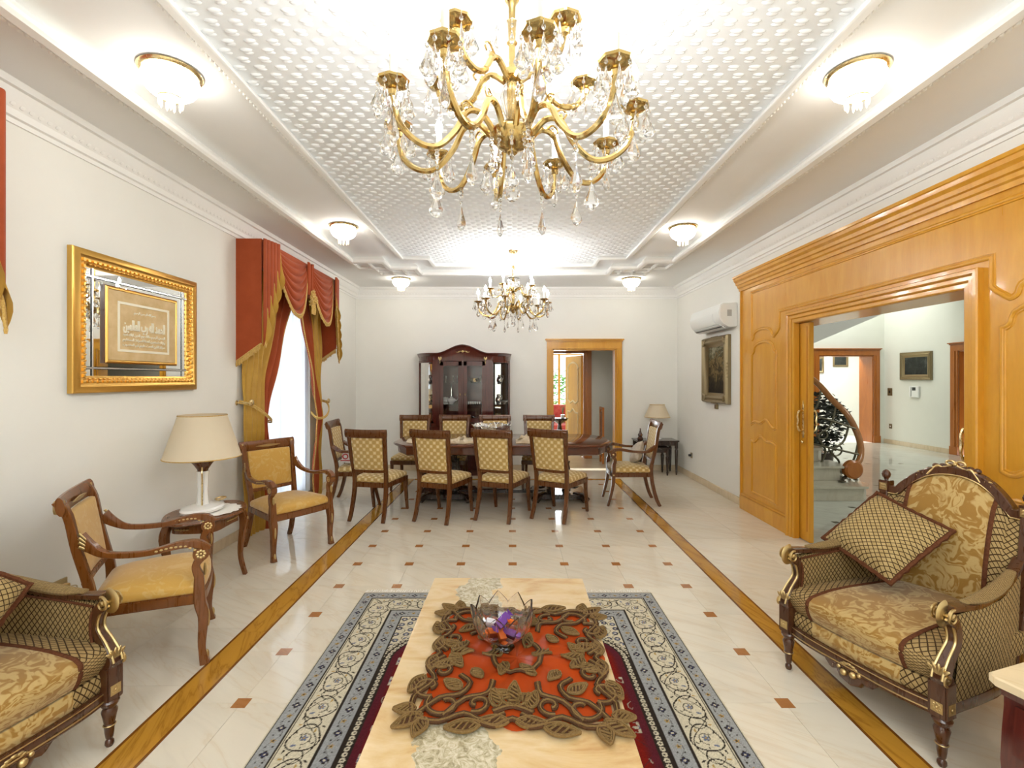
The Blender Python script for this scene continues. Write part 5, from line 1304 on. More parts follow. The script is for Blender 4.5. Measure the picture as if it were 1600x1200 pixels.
    for k in range(10):
        arm(rd(28+36*k), .44, 2.505, [(.075, 2.450), (.125, 2.500), (.180, 2.490), (.225, 2.410), (.290, 2.345), (.360, 2.345), (.420, 2.395), (.44, 2.475)], 8, .085, True)
    for k in range(5):
        arm(rd(17+72*k), .295, 2.68, [(.03, 2.655), (.08, 2.690), (.12, 2.670), (.155, 2.615), (.205, 2.590), (.26, 2.605), (.285, 2.64), (.295, 2.66)], 6, .07, False)
    return t
ch = chandelier(); ch.location = (0.0, 1.78, ZF); tag(ch, 'large crystal and gold chandelier overhead nearest the camera', group='crystal chandeliers')
dup(ch, (.015, 6.08, ZF), rd(13), 'crystal and gold chandelier hanging over the dining table', 'crystal chandeliers')
# ================================================================ RUG (pattern written into the pile colours)
def make_rug():
    X0, X1, Y0r, Y1r = -1.068, 1.008, .40, 3.475
    xs = np.linspace(X0, X1, 470); ys = np.concatenate([np.linspace(Y0r, 1.70, 60)[:-1], np.linspace(1.70, Y1r, 430)])
    Xg, Yg = np.meshgrid(xs, ys); w_, l_ = X1-X0, Y1r-Y0r
    dx = np.minimum(Xg-X0, X1-Xg); dy = np.minimum(Yg-Y0r, Y1r-Yg); d = np.minimum(dx, dy); s = np.where(dx < dy, Yg-Y0r, Xg-X0)
    col = np.zeros(Xg.shape+(3,))
    gray, ivory, dark, navy, red, plum = [np.array(c)/255 for c in ((160, 161, 160), (212, 202, 176), (48, 40, 34), (52, 54, 84), (128, 26, 14), (92, 30, 40))]
    yel, blue = np.array((176, 142, 78))/255, np.array((110, 116, 140))/255
    rg = np.random.RandomState(4); nz = rg.rand(*Xg.shape)
    def put(m, c, a=1.0): col[m] = col[m]*(1-a)+c*a
    put(d >= 0, gray); put(d < .008, ivory); put((d > .008) & (d < .012), dark)
    def band(a, b): return (d >= a) & (d < b)
    put(band(.088, .265), ivory)
    for e in (.088, .265, .352): put(np.abs(d-e) < .0042, dark)
    put(np.abs(d-.096) < .0022, dark); put(np.abs(d-.256) < .0022, dark)
    def hashf(k, q): return np.modf(np.abs(np.sin(k*12.9898+q*78.233)*43758.5453))[0]
    for (c, per, off) in ((.050, .150, 0), (.309, .150, .03)):       # grey guards with dark rosettes
        k = np.floor((s+off)/per); u = (s+off)-k*per-per/2; v = d-c; rr = np.hypot(u, v*1.0); inb = np.abs(v) < .036
        pet = rr < .017+.004*np.cos(4*np.arctan2(v, u)); put(inb & pet, navy); put(inb & pet & (rr > .012), dark); put(inb & (rr < .006), ivory)
        u2 = (s+off+per/2) % per-per/2; r2 = np.hypot(u2, v); put(inb & (r2 < .010+.004*np.cos(5*np.arctan2(v, u2))), yel); put(inb & (r2 < .004), dark)
        for q in (.030, -.030): put(inb & (np.hypot(np.abs(u2)-.034, v-q*.5) < .0042), dark)
        put(inb & (np.abs(v-.018*np.sin(2*np.pi*s/per)) < .0014), dark, .5)
    # ivory main border: scrolling medallions
    c = .176; per = .196; v = d-c; k = np.floor(s/per); u = s-k*per-per/2; inb = band(.098, .254)
    th = np.arctan2(v, u); rr = np.hypot(u*.86, v)
    wob = .066+.006*np.sin(3*th+k); put(inb & (np.abs(rr-wob) < .0032), dark)
    u2 = (s+per/2) % per-per/2; rr2 = np.hypot(u2, v); put(inb & (np.abs(rr2-.036-.006*np.cos(3*th)) < .0026), dark)
    put(inb & (np.abs(v-.060*np.sin(2*np.pi*s/per*.5+.6)) < .0026), dark)
    a2 = np.arctan2(v-.0, u); spv = (rr-.012-.010*((a2+np.pi)/np.pi)); put(inb & (np.abs(spv) < .0020), dark)
    put(inb & (rr < .013+.004*np.cos(5*th)), blue); put(inb & (rr < .005), yel)
    for j, (ou, ov, cc, sz) in enumerate(((.045, .028, yel, .009), (-.042, -.030, blue, .010), (.03, -.045, dark, .006), (-.028, .046, dark, .006), (.07, .058, dark, .008), (-.075, -.056, dark, .008), (.08, -.05, yel, .007), (-.02, .03, dark, .005), (.02, -.022, dark, .005), (.0, .062, dark, .005), (.0, -.062, dark, .005), (.055, -.005, dark, .005), (-.055, .006, dark, .005))):
        ang = j*1.3; uu = (u-ou)*np.cos(ang)+(v-ov)*np.sin(ang); vv = -(u-ou)*np.sin(ang)+(v-ov)*np.cos(ang); put(inb & (np.hypot(uu*.6, vv*1.5) < sz*.8), cc)
    # inner area: ivory spandrels of small hooks round a red arched field
    inn = d >= .356; put(inn, ivory)
    cx = (X0+X1)/2; hwf = w_/2-.405; yy = np.minimum(Yg-Y0r, Y1r-Yg)-.36
    # half width of the field grows from the narrow arch tip to the full width
    q = np.clip((yy-.04)/.42, 0, 1); half = hwf*np.where(q <= 0, 0, (np.sin(q*np.pi/2))**.62)
    f = half-np.abs(Xg-cx); field = inn & (f > 0)
    edge = inn & (f > -.085) & (f <= .0)
    g1 = np.hypot((s % .030)-.015, ((f+.024))*1.0); put(edge & (f > -.045), dark); put(edge & (np.abs(g1-.009) < .0040), ivory)
    per = .036; g2 = np.hypot((s % per)-per/2, (f+.062)); put(edge & (f <= -.045), ivory); put(edge & (f <= -.045) & (np.abs(g2-.011) < .0030), dark); put(edge & (np.abs(f+.045) < .0022), dark)
    sp_ = inn & (f <= -.085)
    gx, gy = np.floor(Xg/.06), np.floor(Yg/.06); h1, h2, h3 = hashf(gx, gy), hashf(gx+3, gy+7), hashf(gx+11, gy+5)
    ux, uy = Xg-(gx+.3+.4*h1)*.06, Yg-(gy+.3+.4*h2)*.06; rr = np.hypot(ux, uy)
    put(sp_ & (rr < .019), dark); put(sp_ & (rr < .015+.003*np.cos(5*np.arctan2(uy, ux))), blue); put(sp_ & (rr < .012) & (h3 > .6), navy); put(sp_ & (rr < .007), ivory)
    put(sp_ & (np.abs(np.sin(Xg*55+np.sin(Yg*40)*1.6)) < .10), dark)
    put(field, red); put(field & (f < .035), plum); m_ = field & (f >= .028) & (f < .06); t_ = ((f-.028)/.032)[..., None]
    blend = plum*(1-t_)+red*t_; col[m_] = blend[m_]
    gx, gy = np.floor(Xg/.17), np.floor(Yg/.17); h1, h2, h3 = hashf(gx, gy), hashf(gx+5, gy+2), hashf(gx+1, gy+9)
    ux, uy = Xg-(gx+.35+.3*h1)*.17, Yg-(gy+.35+.3*h2)*.17; rr = np.hypot(ux, uy); th = np.arctan2(uy, ux)
    ff = field & (f > .035)
    put(ff & (np.abs(np.sin(Xg*19+1.7*np.sin(Yg*15))-.2) < .035), np.array((70, 40, 44))/255)
    put(ff & (rr < .026+.010*np.cos(5*th+h3*6)), ivory*.92); put(ff & (rr < .012+.004*np.cos(5*th)), np.where(h3[..., None] > .5, blue, yel)[ff & (rr < .012+.004*np.cos(5*th))] if False else blue); put(ff & (rr < .005), red)
    put(ff & (np.abs(rr-.040-.008*np.cos(2*th)) < .0022) & (np.cos(th*2+h3*6) > -.2), ivory*.8)
    col *= (.90+.16*nz)[..., None]
    lin = np.where(col <= .04045, col/12.92, ((np.clip(col, 0, 1)+.055)/1.055)**2.4)
    ny_, nx_ = Xg.shape; Z = .0075+.0012*nz
    V = np.stack([Xg.ravel(), Yg.ravel(), Z.ravel()], 1)
    idx = np.arange(nx_*ny_).reshape(ny_, nx_); F = np.stack([idx[:-1, :-1].ravel(), idx[:-1, 1:].ravel(), idx[1:, 1:].ravel(), idx[1:, :-1].ravel()], 1)
    me = bpy.data.meshes.new('pile'); me.vertices.add(len(V)); me.vertices.foreach_set('co', V.ravel()); me.loops.add(F.size); me.loops.foreach_set('vertex_index', F.ravel().astype(np.int32))
    me.polygons.add(len(F)); me.polygons.foreach_set('loop_start', np.arange(0, F.size, 4, dtype=np.int32)); me.polygons.foreach_set('loop_total', np.full(len(F), 4, dtype=np.int32)); me.update(calc_edges=True)
    at = me.color_attributes.new('Col', 'FLOAT_COLOR', 'POINT'); at.data.foreach_set('color', np.concatenate([lin.reshape(-1, 3), np.ones((len(V), 1))], 1).ravel().astype(np.float32))
    me.materials.append(M['rug'])
    t = thing('oriental_rug', 'oriental rug with grey and ivory scroll borders and a red field under the coffee table', 'rug')
    o = bpy.data.objects.new('pile', me); COL.objects.link(o); o.parent = t
    G().add(box(X0, X1, Y0r, Y1r, .0006, .0072)).build('backing', M['linen'], t)
    g = G(); x = X0+.004; r2 = random.Random(2)
    while x < X1:
        for (yb, s_) in ((Y1r, 1), (Y0r, -1)): g.add(tube([(x, yb-.002*s_, .006), (x+r2.uniform(-.006, .006), yb+s_*.03, .003), (x+r2.uniform(-.012, .012), yb+s_*r2.uniform(.045, .06), .0025)], .0018, 4))
        x += .0085
    o = g.build('fringe', M['whitecloth'], t); o['kind'] = 'stuff'
make_rug()

# ================================================================ COFFEE TABLE, LACE MAT, BOWL
ct = thing('coffee_table', 'honey onyx topped coffee table standing on the oriental rug', 'coffee table', (-.030, 1.80, 0), rd(-.7))
ZT_ = .46
G().add(rbox((0, 0, ZT_-.0175), (.812, 1.68, .035), .006, 4)).build('table_top', M['onyx'], ct)
G().add(box(-.36, .36, -.78, .78, .345, .425)).build('apron', M['mahog'], ct, bevel=.004)
for sx_ in (-1, 1):
    for sy_ in (-1, 1): G().add(bar([(sx_*.33, sy_*.74, .42), (sx_*.35, sy_*.76, .30), (sx_*.325, sy_*.73, .12), (sx_*.345, sy_*.755, .016)], [(.034, .034), (.036, .036), (.02, .02), (.026, .026)], (0, 1, 0))).build('leg', M['mahog'], ct)
AXX = 0
mt = thing('embroidered_mat', 'orange organza table mat with bronze cord embroidery on the coffee table', 'table mat', (.02, 1.875, ZT_+.001), rd(-3))
mt.scale = (.93, .97, 1)
AX, AY = .375, .415
def matr(th):
    c, s_ = math.cos(th), math.sin(th); r = 1/((abs(c)/AX)**5+(abs(s_)/AY)**5)**(1/5)
    return r*(.93+.035*math.sin(8*th+.6)+.025*math.cos(16*th))
def matf(u, v):
    th = u*2*PI; r = matr(th)*v; z = .003+.020*math.exp(-((v-.45)/.28)**2)*(.5+.5*math.sin(th*9+v*7))*(.6+.4*math.sin(th*4+2)); return (r*math.cos(th), r*math.sin(th), z+.001)
G().add(surf(matf, 160, 30, 1, 1)).build('organza', M['organza'], mt, smooth=80)
def zmat(x, y):
    r = math.hypot(x, y); th = math.atan2(y, x) % (2*PI); v = min(1, r/matr(th)); return .0115+.020*math.exp(-((v-.45)/.28)**2)*(.5+.5*math.sin(th*9+v*7))*(.6+.4*math.sin(th*4+2))
gc, gd = G(), G()
def cord(path, w_=.0042, g=None, k=3, offs=(-.0076, 0, .0076)):
    base = [Vector((p[0], p[1])) for p in path]; base = [Vector((q.x, q.y)) for q in spline([(p.x, p.y, 0) for p in base], k)]
    for j, o_ in enumerate(offs):
        pts = offset_path([tuple(p) for p in base], o_); hs = .0022 if j != len(offs)//2 else .0035
        (g or (gd if j != len(offs)//2 else gc)).add(tube([(p.x, p.y, zmat(p.x, p.y)-.002+hs) for p in pts], [(w_, .0045)]*len(pts), 6, (0, 0, 1)))
def spir(cx, cy, r0, r1, a0, turns, n=16): return [(cx+(r0+(r1-r0)*i/n)*math.cos(a0+turns*2*PI*i/n), cy+(r0+(r1-r0)*i/n)*math.sin(a0+turns*2*PI*i/n)) for i in range(n+1)]
def leaf(cx, cy, a, L, W_, bars=4):
    ca, sa = math.cos(a), math.sin(a)
    def q(u, v): return (cx+ca*u-sa*v, cy+sa*u+ca*v)
    out = [q(L*t, W_*math.sin(PI*t**.8)) for t in [i/9 for i in range(10)]]+[q(L*t, -W_*math.sin(PI*t**.8)) for t in [i/9 for i in range(9, -1, -1)]]
    cord(out, .004, gc, 2, (-.003, .004))
    fill = [q(L*t, W_*.62*math.sin(PI*t**.8)*s_) for s_, rng in ((1, range(1, 9)), (-1, range(8, 0, -1))) for t in [i/9 for i in rng]]
    zf = max(zmat(*p) for p in fill)-.0005
    gd.add(([(p[0], p[1], zf) for p in fill], [tuple(range(len(fill)))], None))
    for i in range(bars):
        t = (i+1)/(bars+1); w2 = W_*.75*math.sin(PI*t**.8); a_, b_ = q(L*t-.012, -w2), q(L*t+.012, w2); gc.add(tube([(a_[0], a_[1], zf+.0015), (b_[0], b_[1], zf+.002)], .0035, 5))
for mx in (-1, 1):
    for my in (-1, 1):
        def Q(path): return [(mx*x, my*y) for x, y in path]
        cord(Q(spir(.245, .30, .070, .018, -.5, .9))); cord(Q(spir(.325, .21, .060, .015, 2.0, -.95)))
        cord(Q([(.33, .375), (.25, .385), (.17, .345), (.10, .375), (.03, .335)])); cord(Q([(.345, .36), (.365, .27), (.31, .17), (.355, .09), (.30, .02)]))
        cord(Q(spir(.13, .295, .045, .012, 1.2, 1.0))); cord(Q(spir(.29, .115, .045, .012, 0, -1.0)))
        cord(Q([(.33, .35), (.27, .27), (.20, .25), (.17, .19), (.215, .14)])); cord(Q([(.24, .36), (.18, .27), (.10, .24), (.085, .17)]), .005)
        for (x, y, a, L, W_) in ((.315, .355, .65, .105, .024), (.30, .375, 1.35, .08, .022), (.345, .33, .05, .075, .022), (.11, .395, .15, .115, .026), (.355, .15, 1.2, .10, .024), (.20, .22, -.6, .085, .022), (.055, .31, -1.3, .09, .02), (.25, .05, .5, .09, .022), (.17, .10, 2.2, .07, .018)):
            leaf(mx*x, my*y, math.atan2(my*math.sin(a), mx*math.cos(a)), L, W_)
cord([(.10*math.cos(2*PI*i/16), .115*math.sin(2*PI*i/16)) for i in range(17)], .005, None, 2)
for k in range(6): leaf(.066*math.cos(k), .072*math.sin(k), k*PI/3+.3, .08, .018, 3)
for my in (-1, 1):
    cord([(-.13, my*.375), (-.06, my*.395), (0, my*.36), (.06, my*.395), (.13, my*.375)]); cord([(-.07, my*.33), (0, my*.30), (.07, my*.33)], .005)
    for (x, a) in ((-.015, .9), (.015, -.9), (0, 0)): leaf(x, my*.30, math.atan2(-my*math.cos(a), math.sin(a)), .10, .022)
    leaf(-.015, my*.375, PI, .10, .022); leaf(.015, my*.375, 0, .10, .022)
for mx in (-1, 1):
    cord([(mx*.335, -.12), (mx*.36, -.05), (mx*.325, 0), (mx*.36, .05), (mx*.335, .12)])
    for (y, a) in ((-.015, -.9), (.015, .9), (0, 0)): leaf(mx*.275, y, math.atan2(math.sin(a), -mx*math.cos(a)), .09, .02)
    leaf(mx*.345, .02, PI/2, .09, .02); leaf(mx*.345, -.02, -PI/2, .09, .02)
gc.build('cord_embroidery', M['cord'], mt, smooth=60); gd.build('dark_embroidery', M['cordd'], mt, smooth=60)

bw = thing('crystal_bowl', 'cut crystal bowl with a petal rim in the middle of the table mat', 'bowl', (-.038, 1.93, ZT_+.036), 0)
def bowlf(inner):
    def q(u, v):
        th = u*2*PI; ph_ = (u*9) % 1; pet = (1-abs(2*ph_-1))**.85; fl = .84+.16*pet+.025*math.cos(u*36*PI)
        if v < .22: t_ = v/.22; rr = .012+.036*t_; z = .024+.006*t_
        else:
            t_ = (v-.22)/.78; rr = .046+(.128-.046)*math.sin(min(1, t_*1.04)*PI/2)**.75; rr *= (1-(1-fl)*t_*.45); z = .030+.095*t_**1.1+(.042*pet)*max(0, (t_-.35)/.65)**1.2
        if inner:
            rr = max(.001, rr-.0075*(1 if v > .22 else 0)) if v > .22 else rr*0+.001+max(0, (v-.16))*.6; z = max(z, .036)+.0 if v < .3 else z+.001
        return (rr*math.cos(th), rr*math.sin(th), z-.016)
    return q
g = G(); NU, NV = 108, 22
vo, fo, uo = surf(bowlf(False), NU, NV); vi, fi, ui = surf(bowlf(True), NU, NV, flip=True)
g.add((vo, fo, uo)); g.add((vi, fi, ui)); n1 = len(vo); L_ = NV*(NU+1)
for i in range(NU): g.f.append((L_+i, L_+i+1, n1+L_+i+1, n1+L_+i))
g.f.append(tuple(range(NU))[::-1])
g.build('bowl_body', M['bowlglass'], bw, smooth=12)
G().add(lathe([(0, -.028), (.040, -.028), (.047, -.022), (.044, -.012), (.036, -.004), (.040, .003), (0, .006)], 12, flute=.05, nf=6)).build('bowl_foot', M['bowlglass'], bw, smooth=0)
def sweet(lab, m, p, e, k):
    t = thing('wrapped_sweet', lab, 'sweet', p, 0, 'wrapped sweets in the crystal bowl'); t.rotation_euler = e
    G().add(rbox((0, 0, 0), (.052*k, .028*k, .022*k), .006, 3)).build('wrapper', M[m], t)
    for s_ in (-1, 1): G().add(([(s_*.024*k, 0, 0), (s_*.036*k, .014*k, .006), (s_*.040*k, 0, -.004), (s_*.036*k, -.014*k, .006)], [(0, 1, 2), (0, 2, 3)], None)).build('twist_end', M[m], t, smooth=0)
cz = ZT_+.069
sweet('orange wrapped sweet at the front left of the crystal bowl', 'candyo', (-.070, 1.915, cz+.012), (.3, .2, .5), 1.15)
sweet('orange wrapped sweet at the front middle of the crystal bowl', 'candyo', (-.042, 1.900, cz+.010), (.1, -.3, 1.9), 1.1)
sweet('purple wrapped sweet at the front right of the crystal bowl', 'candyp', (-.010, 1.905, cz+.014), (.5, .1, -.4), 1.1)
sweet('purple and silver wrapped sweet lying on top of the pile in the crystal bowl', 'candyp', (-.038, 1.935, cz+.048), (.7, -.4, .8), 1.3)
sweet('silver wrapped sweet on the left of the pile in the crystal bowl', 'candyw', (-.078, 1.945, cz+.034), (.2, .3, .1), 1.1)
sweet('small orange wrapped sweet on the right of the pile in the crystal bowl', 'candyo', (.005, 1.945, cz+.038), (.1, .5, .9), .9)
sweet('silver and purple wrapped sweet standing up at the back of the crystal bowl', 'candyw', (-.035, 1.965, cz+.040), (1.1, .4, 1.4), 1.2)
sweet('purple wrapped sweet under the pile at the back of the crystal bowl', 'candyp', (-.055, 1.965, cz+.012), (.1, .1, 2.3), 1.1)

# ================================================================ LAMP TABLE AND LAMP
st = thing('side_table', 'oval walnut lamp table with gilt carving between the two brocade armchairs', 'side table', (-2.285, 3.60, 0), rd(90))
# local x runs along the room, local y = -world x
def oval(rx, ry, n=48, sc=.03): return [(rx*(1+sc*math.cos(4*t))*math.cos(t), ry*(1+sc*math.cos(4*t))*math.sin(t)) for t in [2*PI*i/n for i in range(n)]]
g = G(); rings = [(.30, .215, .535), (.325, .24, .540), (.335, .25, .550), (.33, .245, .560), (.315, .23, .562), (.30, .215, .560)]
g.add(loft([[(x, y, z) for x, y in oval(a, b)] for a, b, z in rings])); g.build('table_top', M['amber'], st)
ap = G().add(loft([[(x, y, z+(.012*math.cos(4*math.atan2(y, x)) if z < .5 else 0)) for x, y in oval(.27, .19)] for z in (.465, .536)])).build('apron', M['amber'], st)
g = G()
for k in range(4):
    a = k*PI/2
    for j in range(-2, 3): x, y = .275*math.cos(a+j*.10), .195*math.sin(a+j*.10); g.add(ell((x, y, .505), (.014, .010, .008), 6, 5))
g.build('gilt_carving', M['gilt'], ap)
for sx_ in (-1, 1):
    for sy_ in (-1, 1):
        l = G().add(bar([(sx_*.205, sy_*.14, .52), (sx_*.225, sy_*.155, .42), (sx_*.20, sy_*.14, .18), (sx_*.225, sy_*.165, .0)], [(.022, .022), (.026, .026), (.015, .015), (.014, .014)], (0, 1, 0))).build('leg', M['amber'], st)
        G().add(ell((sx_*.235, sy_*.175, .445), (.010, .010, .015), 8, 6)).add(ell((sx_*.230, sy_*.172, .40), (.005, .005, .03), 6, 6)).build('gilt_mount', M['gilt'], l)
dy_ = thing('lace_doily', 'white lace doily under the lamp on the walnut lamp table', 'doily', (-2.26, 3.62, .5625))
G().add(lathe([(0, 0), (.16, 0), (.19, .0), (.195, .0015), (.16, .003), (0, .003)], 64, flute=.05, nf=16)).build('lace', M['whitecloth'], dy_)
def table_lamp(lab, loc, k, shade=(.255, .165, .30), h=.40, kind='marble'):
    t = thing('table_lamp', lab, 'lamp', loc); zb = h
    r1, r2, sh = shade
    nn = 64
    G().add(lathe([(r1, zb), (r1*.985, zb+.012), (r2*1.0, zb+sh-.008), (r2*1.01, zb+sh), (r2-.006, zb+sh), (r1-.007, zb+.004)], nn, flute=.004, nf=32, closed=False)).build('lamp_shade', M['shade'], t)
    G().add(tube([(r1*math.cos(a), r1*math.sin(a), zb+.004) for a in [2*PI*i/40 for i in range(40)]], .004, 6, closed=True)).add(tube([(r2*math.cos(a), r2*math.sin(a), zb+sh-.002) for a in [2*PI*i/40 for i in range(40)]], .0035, 6, closed=True)).build('shade_trim', M['fringe'], t)
    G().add(tube([(-r2, 0, zb+sh-.03), (r2, 0, zb+sh-.03)], .002, 5)).add(tube([(0, -r2, zb+sh-.03), (0, r2, zb+sh-.03)], .002, 5)).add(tube([(0, 0, zb-.02), (0, 0, zb+sh-.03)], .003, 6)).build('shade_carrier', M['brass'], t)
    if kind == 'marble':
        G().add(loft([[(x*1.0, y, z) for x, y in oval(a, b, 40, .0)] for a, b, z in ((.10, .145, 0), (.125, .170, .012), (.13, .175, .028), (.12, .165, .042), (.09, .12, .05), (.05, .06, .056))])).build('marble_base', M['china'], t)
        G().add(lathe([(0, .05), (.045, .052), (.040, .07), (.034, .16), (.038, .26), (.042, .30), (0, .30)], 20, flute=.03, nf=10)).build('marble_column', M['china'], t)
        G().add(lathe([(0, .285), (.030, .29), (.038, .315), (.060, .35), (.078, .372), (.072, .382), (.02, .385), (.012, zb+.02), (0, zb+.02)], 24)).build('flared_cap', M['walnut'], t)
        for a in (2.6, 5.2): G().add(tube(spline([(.045*math.cos(a), .045*math.sin(a), .335), (.062*math.cos(a), .062*math.sin(a), .29), (.048*math.cos(a), .048*math.sin(a), .24), (.05*math.cos(a), .05*math.sin(a), .14), (.056*math.cos(a), .056*math.sin(a), .05)], 5), .006, 7)).build('brass_scroll', M['brass'], t)
        G().add(tube(spline([(.06, .09, .058), (.10, .12, .075), (.05, .15, .07), (.02, .12, .062), (.07, .06, .068)], 6), .006, 6)).build('rope_ornament', M['gilt'], t)
    else:
        G().add(lathe([(0, 0), (.07, 0), (.072, .012), (.05, .022), (.030, .04), (.045, .08), (.055, .13), (.045, .18), (.022, .22), (.018, .26), (.026, .28), (.014, .30), (.010, h+.02), (0, h+.02)], 20)).build('lamp_base', M['china'], t)
        G().add(ell((.03, 0, .20), (.03, .02, .03))).build('ornament', M['gilt'], t)
    return t
table_lamp('cream pleated shade table lamp with a white marble base on the walnut lamp table', (-2.30, 3.58, .5665), 1, (.252, .158, .315), .40)
tag(table_lamp('small cream shade table lamp on the dark nest of tables in the far corner', (2.395, 8.0-.06, .5565), 1, (.205, .12, .21), .36, 'urn'))

# ================================================================ NEST OF TABLES
def nest(lab, cx, cy, w_, d_, h, rz=0):
    t = thing('nesting_table', lab, 'side table', (cx, cy, 0), rz, 'nest of dark tables')
    G().add(box(-w_/2, w_/2, -d_/2, d_/2, h-.022, h)).add(box(-w_/2+.01, w_/2-.01, -d_/2+.01, d_/2-.01, h-.03, h-.022)).build('table_top', M['ebony'], t, bevel=.004)
    G().add(box(-w_/2+.03, w_/2-.03, -d_/2+.03, -d_/2+.045, h-.085, h-.028)).add(box(-w_/2+.03, w_/2-.03, d_/2-.045, d_/2-.03, h-.085, h-.028)).build('apron', M['ebony'], t, bevel=.003)
    for sx_ in (-1, 1):
        for sy_ in (-1, 1):
            G().add(lathe([(0, 0), (.012, 0), (.014, .03), (.019, .05), (.014, .06), (.017, .10), (.026, h*.55), (.027, h-.16), (.018, h-.14), (.026, h-.12), (.026, h-.03), (0, h-.03)], 12, (sx_*(w_/2-.04), sy_*(d_/2-.035), 0))).build('leg', M['ebony'], t)
    return t
nest('tallest dark table of the nest in the far corner, carrying the small lamp', 2.355, 7.93, .68, .38, .555)
nest('middle dark table drawn out of the nest in the far corner', 2.315, 7.845, .43, .33, .452)
orn = thing('carved_ornament', 'small dark carved ornament on the left end of the nest of tables', 'ornament', (2.10, 7.88, .5555))
G().add(lathe([(0, 0), (.045, 0), (.05, .02), (.03, .05), (.04, .08), (.02, .12), (.008, .16), (0, .17)], 10)).build('body', M['walnutd'], orn); G().add(ell((0, 0, .175), .012)).build('knob', M['walnutd'], orn)
tr = thing('dark_tray', 'flat dark tray lying on the nest of tables beside the small lamp', 'tray', (2.28, 7.86, .5555)); G().add(rbox((0, 0, .009), (.16, .12, .018), .006, 3)).build('tray_body', M['ebony'], tr); G().add(box(-.05, .05, -.03, .03, .018, .022)).build('tray_inset', M['silver'], tr)

# ================================================================ DINING TABLE
dt = thing('dining_table', 'long polished mahogany dining table with clipped ends', 'dining table', (-.115, 6.28, 0))
HL, HW, HZ = 1.365, .60, .765
def dto(k, z): return [(x, y, z) for x, y in [(-HL-k, -HW*.45), (-HL-k+.07, -HW*.68-k*.3), (-HL+.22, -HW-k), (HL-.22, -HW-k), (HL+k-.07, -HW*.68-k*.3), (HL+k, -HW*.45), (HL+k, HW*.45), (HL+k-.07, HW*.68+k*.3), (HL-.22, HW+k), (-HL+.22, HW+k), (-HL-k+.07, HW*.68+k*.3), (-HL-k, HW*.45)]]
G().add(loft([dto(-.03, HZ-.035), dto(-.005, HZ-.030), dto(.0, HZ-.015), dto(-.006, HZ-.003), dto(-.016, HZ)])).build('table_top', M['table'], dt, smooth=30)
G().add(loft([dto(-.09, HZ-.135), dto(-.06, HZ-.12), dto(-.05, HZ-.034)])).build('apron', M['table'], dt, smooth=30)
for x in (-.72, .72):
    p = G().add(box(x-.34, x+.34, -.26, .26, .04, .10)).add(box(x-.10, x+.10, -.11, .11, .50, HZ-.13))
    for sx_ in (-1, 1):
        for sy_ in (-1, 1): p.add(lathe([(0, .11), (.045, .11), (.05, .14), (.035, .17), (.055, .25), (.06, .32), (.04, .40), (.03, .46), (.045, .50), (0, .50)], 14, (x+sx_*.10, sy_*.11, 0)))
    pd_ = p.build('pedestal', M['ebony'], dt, bevel=.006)
    for sx_ in (-1, 1):
        for sy_ in (-1, 1): G().add(bar([(x+sx_*.20, sy_*.16, .08), (x+sx_*.28, sy_*.25, .07), (x+sx_*.32, sy_*.30, .032)], [(.055, .035), (.05, .03), (.05, .03)], (0, 0, 1))).build('foot', M['ebony'], pd_)
G().add(box(-.55, .55, -.04, .04, .07, .11)).build('stretcher', M['ebony'], dt, bevel=.005)
def crumple(lab, cx, cy, w_, d_, amp, seed, rz=0, pts=None):
    t = thing('table_runner', lab, 'cloth', (cx, cy, HZ+.0015), rz, 'crumpled beige cloths on the dining table')
    from mathutils import noise as mn
    def f(u, v):
        x, y = (u-.5)*w_, (v-.5)*d_; e = math.sin(PI*u)**.5*math.sin(PI*v)**.4
        wv = .03*math.sin(v*9+seed); n_ = mn.noise(Vector((x*9+seed, y*9, seed)))+.5*mn.noise(Vector((x*20, y*20+seed, 1)))
        return (x*(1+.05*math.sin(v*12+seed)), y*(1+.10*math.sin(u*14+seed)), .002+amp*abs(n_)*1.2*e+amp*.3*e)
    G().add(thick(surf(f, 48, 24, w_, d_), (0, 0, .003))).build('cloth', M['beige'], t, smooth=60)
    g = G(); r2 = random.Random(seed)
    for _ in range(9):
        u, v = r2.uniform(.12, .88), r2.uniform(.12, .88); p = f(u, v); g.add(ell((p[0], p[1], p[2]+.006), (.035, .02, .004), 8, 5))
    g.build('brown_motif', M['cord'], t)
crumple('crumpled beige runner with brown motifs on the dining table, in front of the glass centrepiece', -.50, 5.98, .62, .36, .085, 3)
crumple('crumpled beige runner bunched behind the right hand near dining chair', .22, 5.98, .34, .34, .10, 8)
crumple('brown edged beige cloth slung at the left end of the dining table', -1.13, 6.05, .34, .36, .12, 5)
gb = thing('glass_centrepiece', 'wide glass dish with a white criss-cross pattern in the middle of the dining table', 'bowl', (-.27, 6.35, HZ+.001))
def gf(u, v): th = u*2*PI; r = .045+.215*v**.8; return (r*math.cos(th), r*math.sin(th), .006+.17*v**1.3+.010*math.sin(th*6)*v)
G().add(thick(surf(gf, 72, 10, 1, 1, flip=True), (0, 0, .005))).add(lathe([(0, 0), (.06, 0), (.055, .006), (.03, .010), (0, .010)], 24)).build('glass_dish', M['bowlglass'], gb)
g = G()
for k in range(14):
    for s_ in (-1, 1):
        pts = [Vector(gf(((k/14+s_*.09*v) % 1), v))+Vector((0, 0, .008)) for v in [i/8 for i in range(9)]]; g.add(tube(pts, [(.006, .0015)]*9, 6, (0, 0, 1)))
g.build('white_lattice', M['white'], gb)

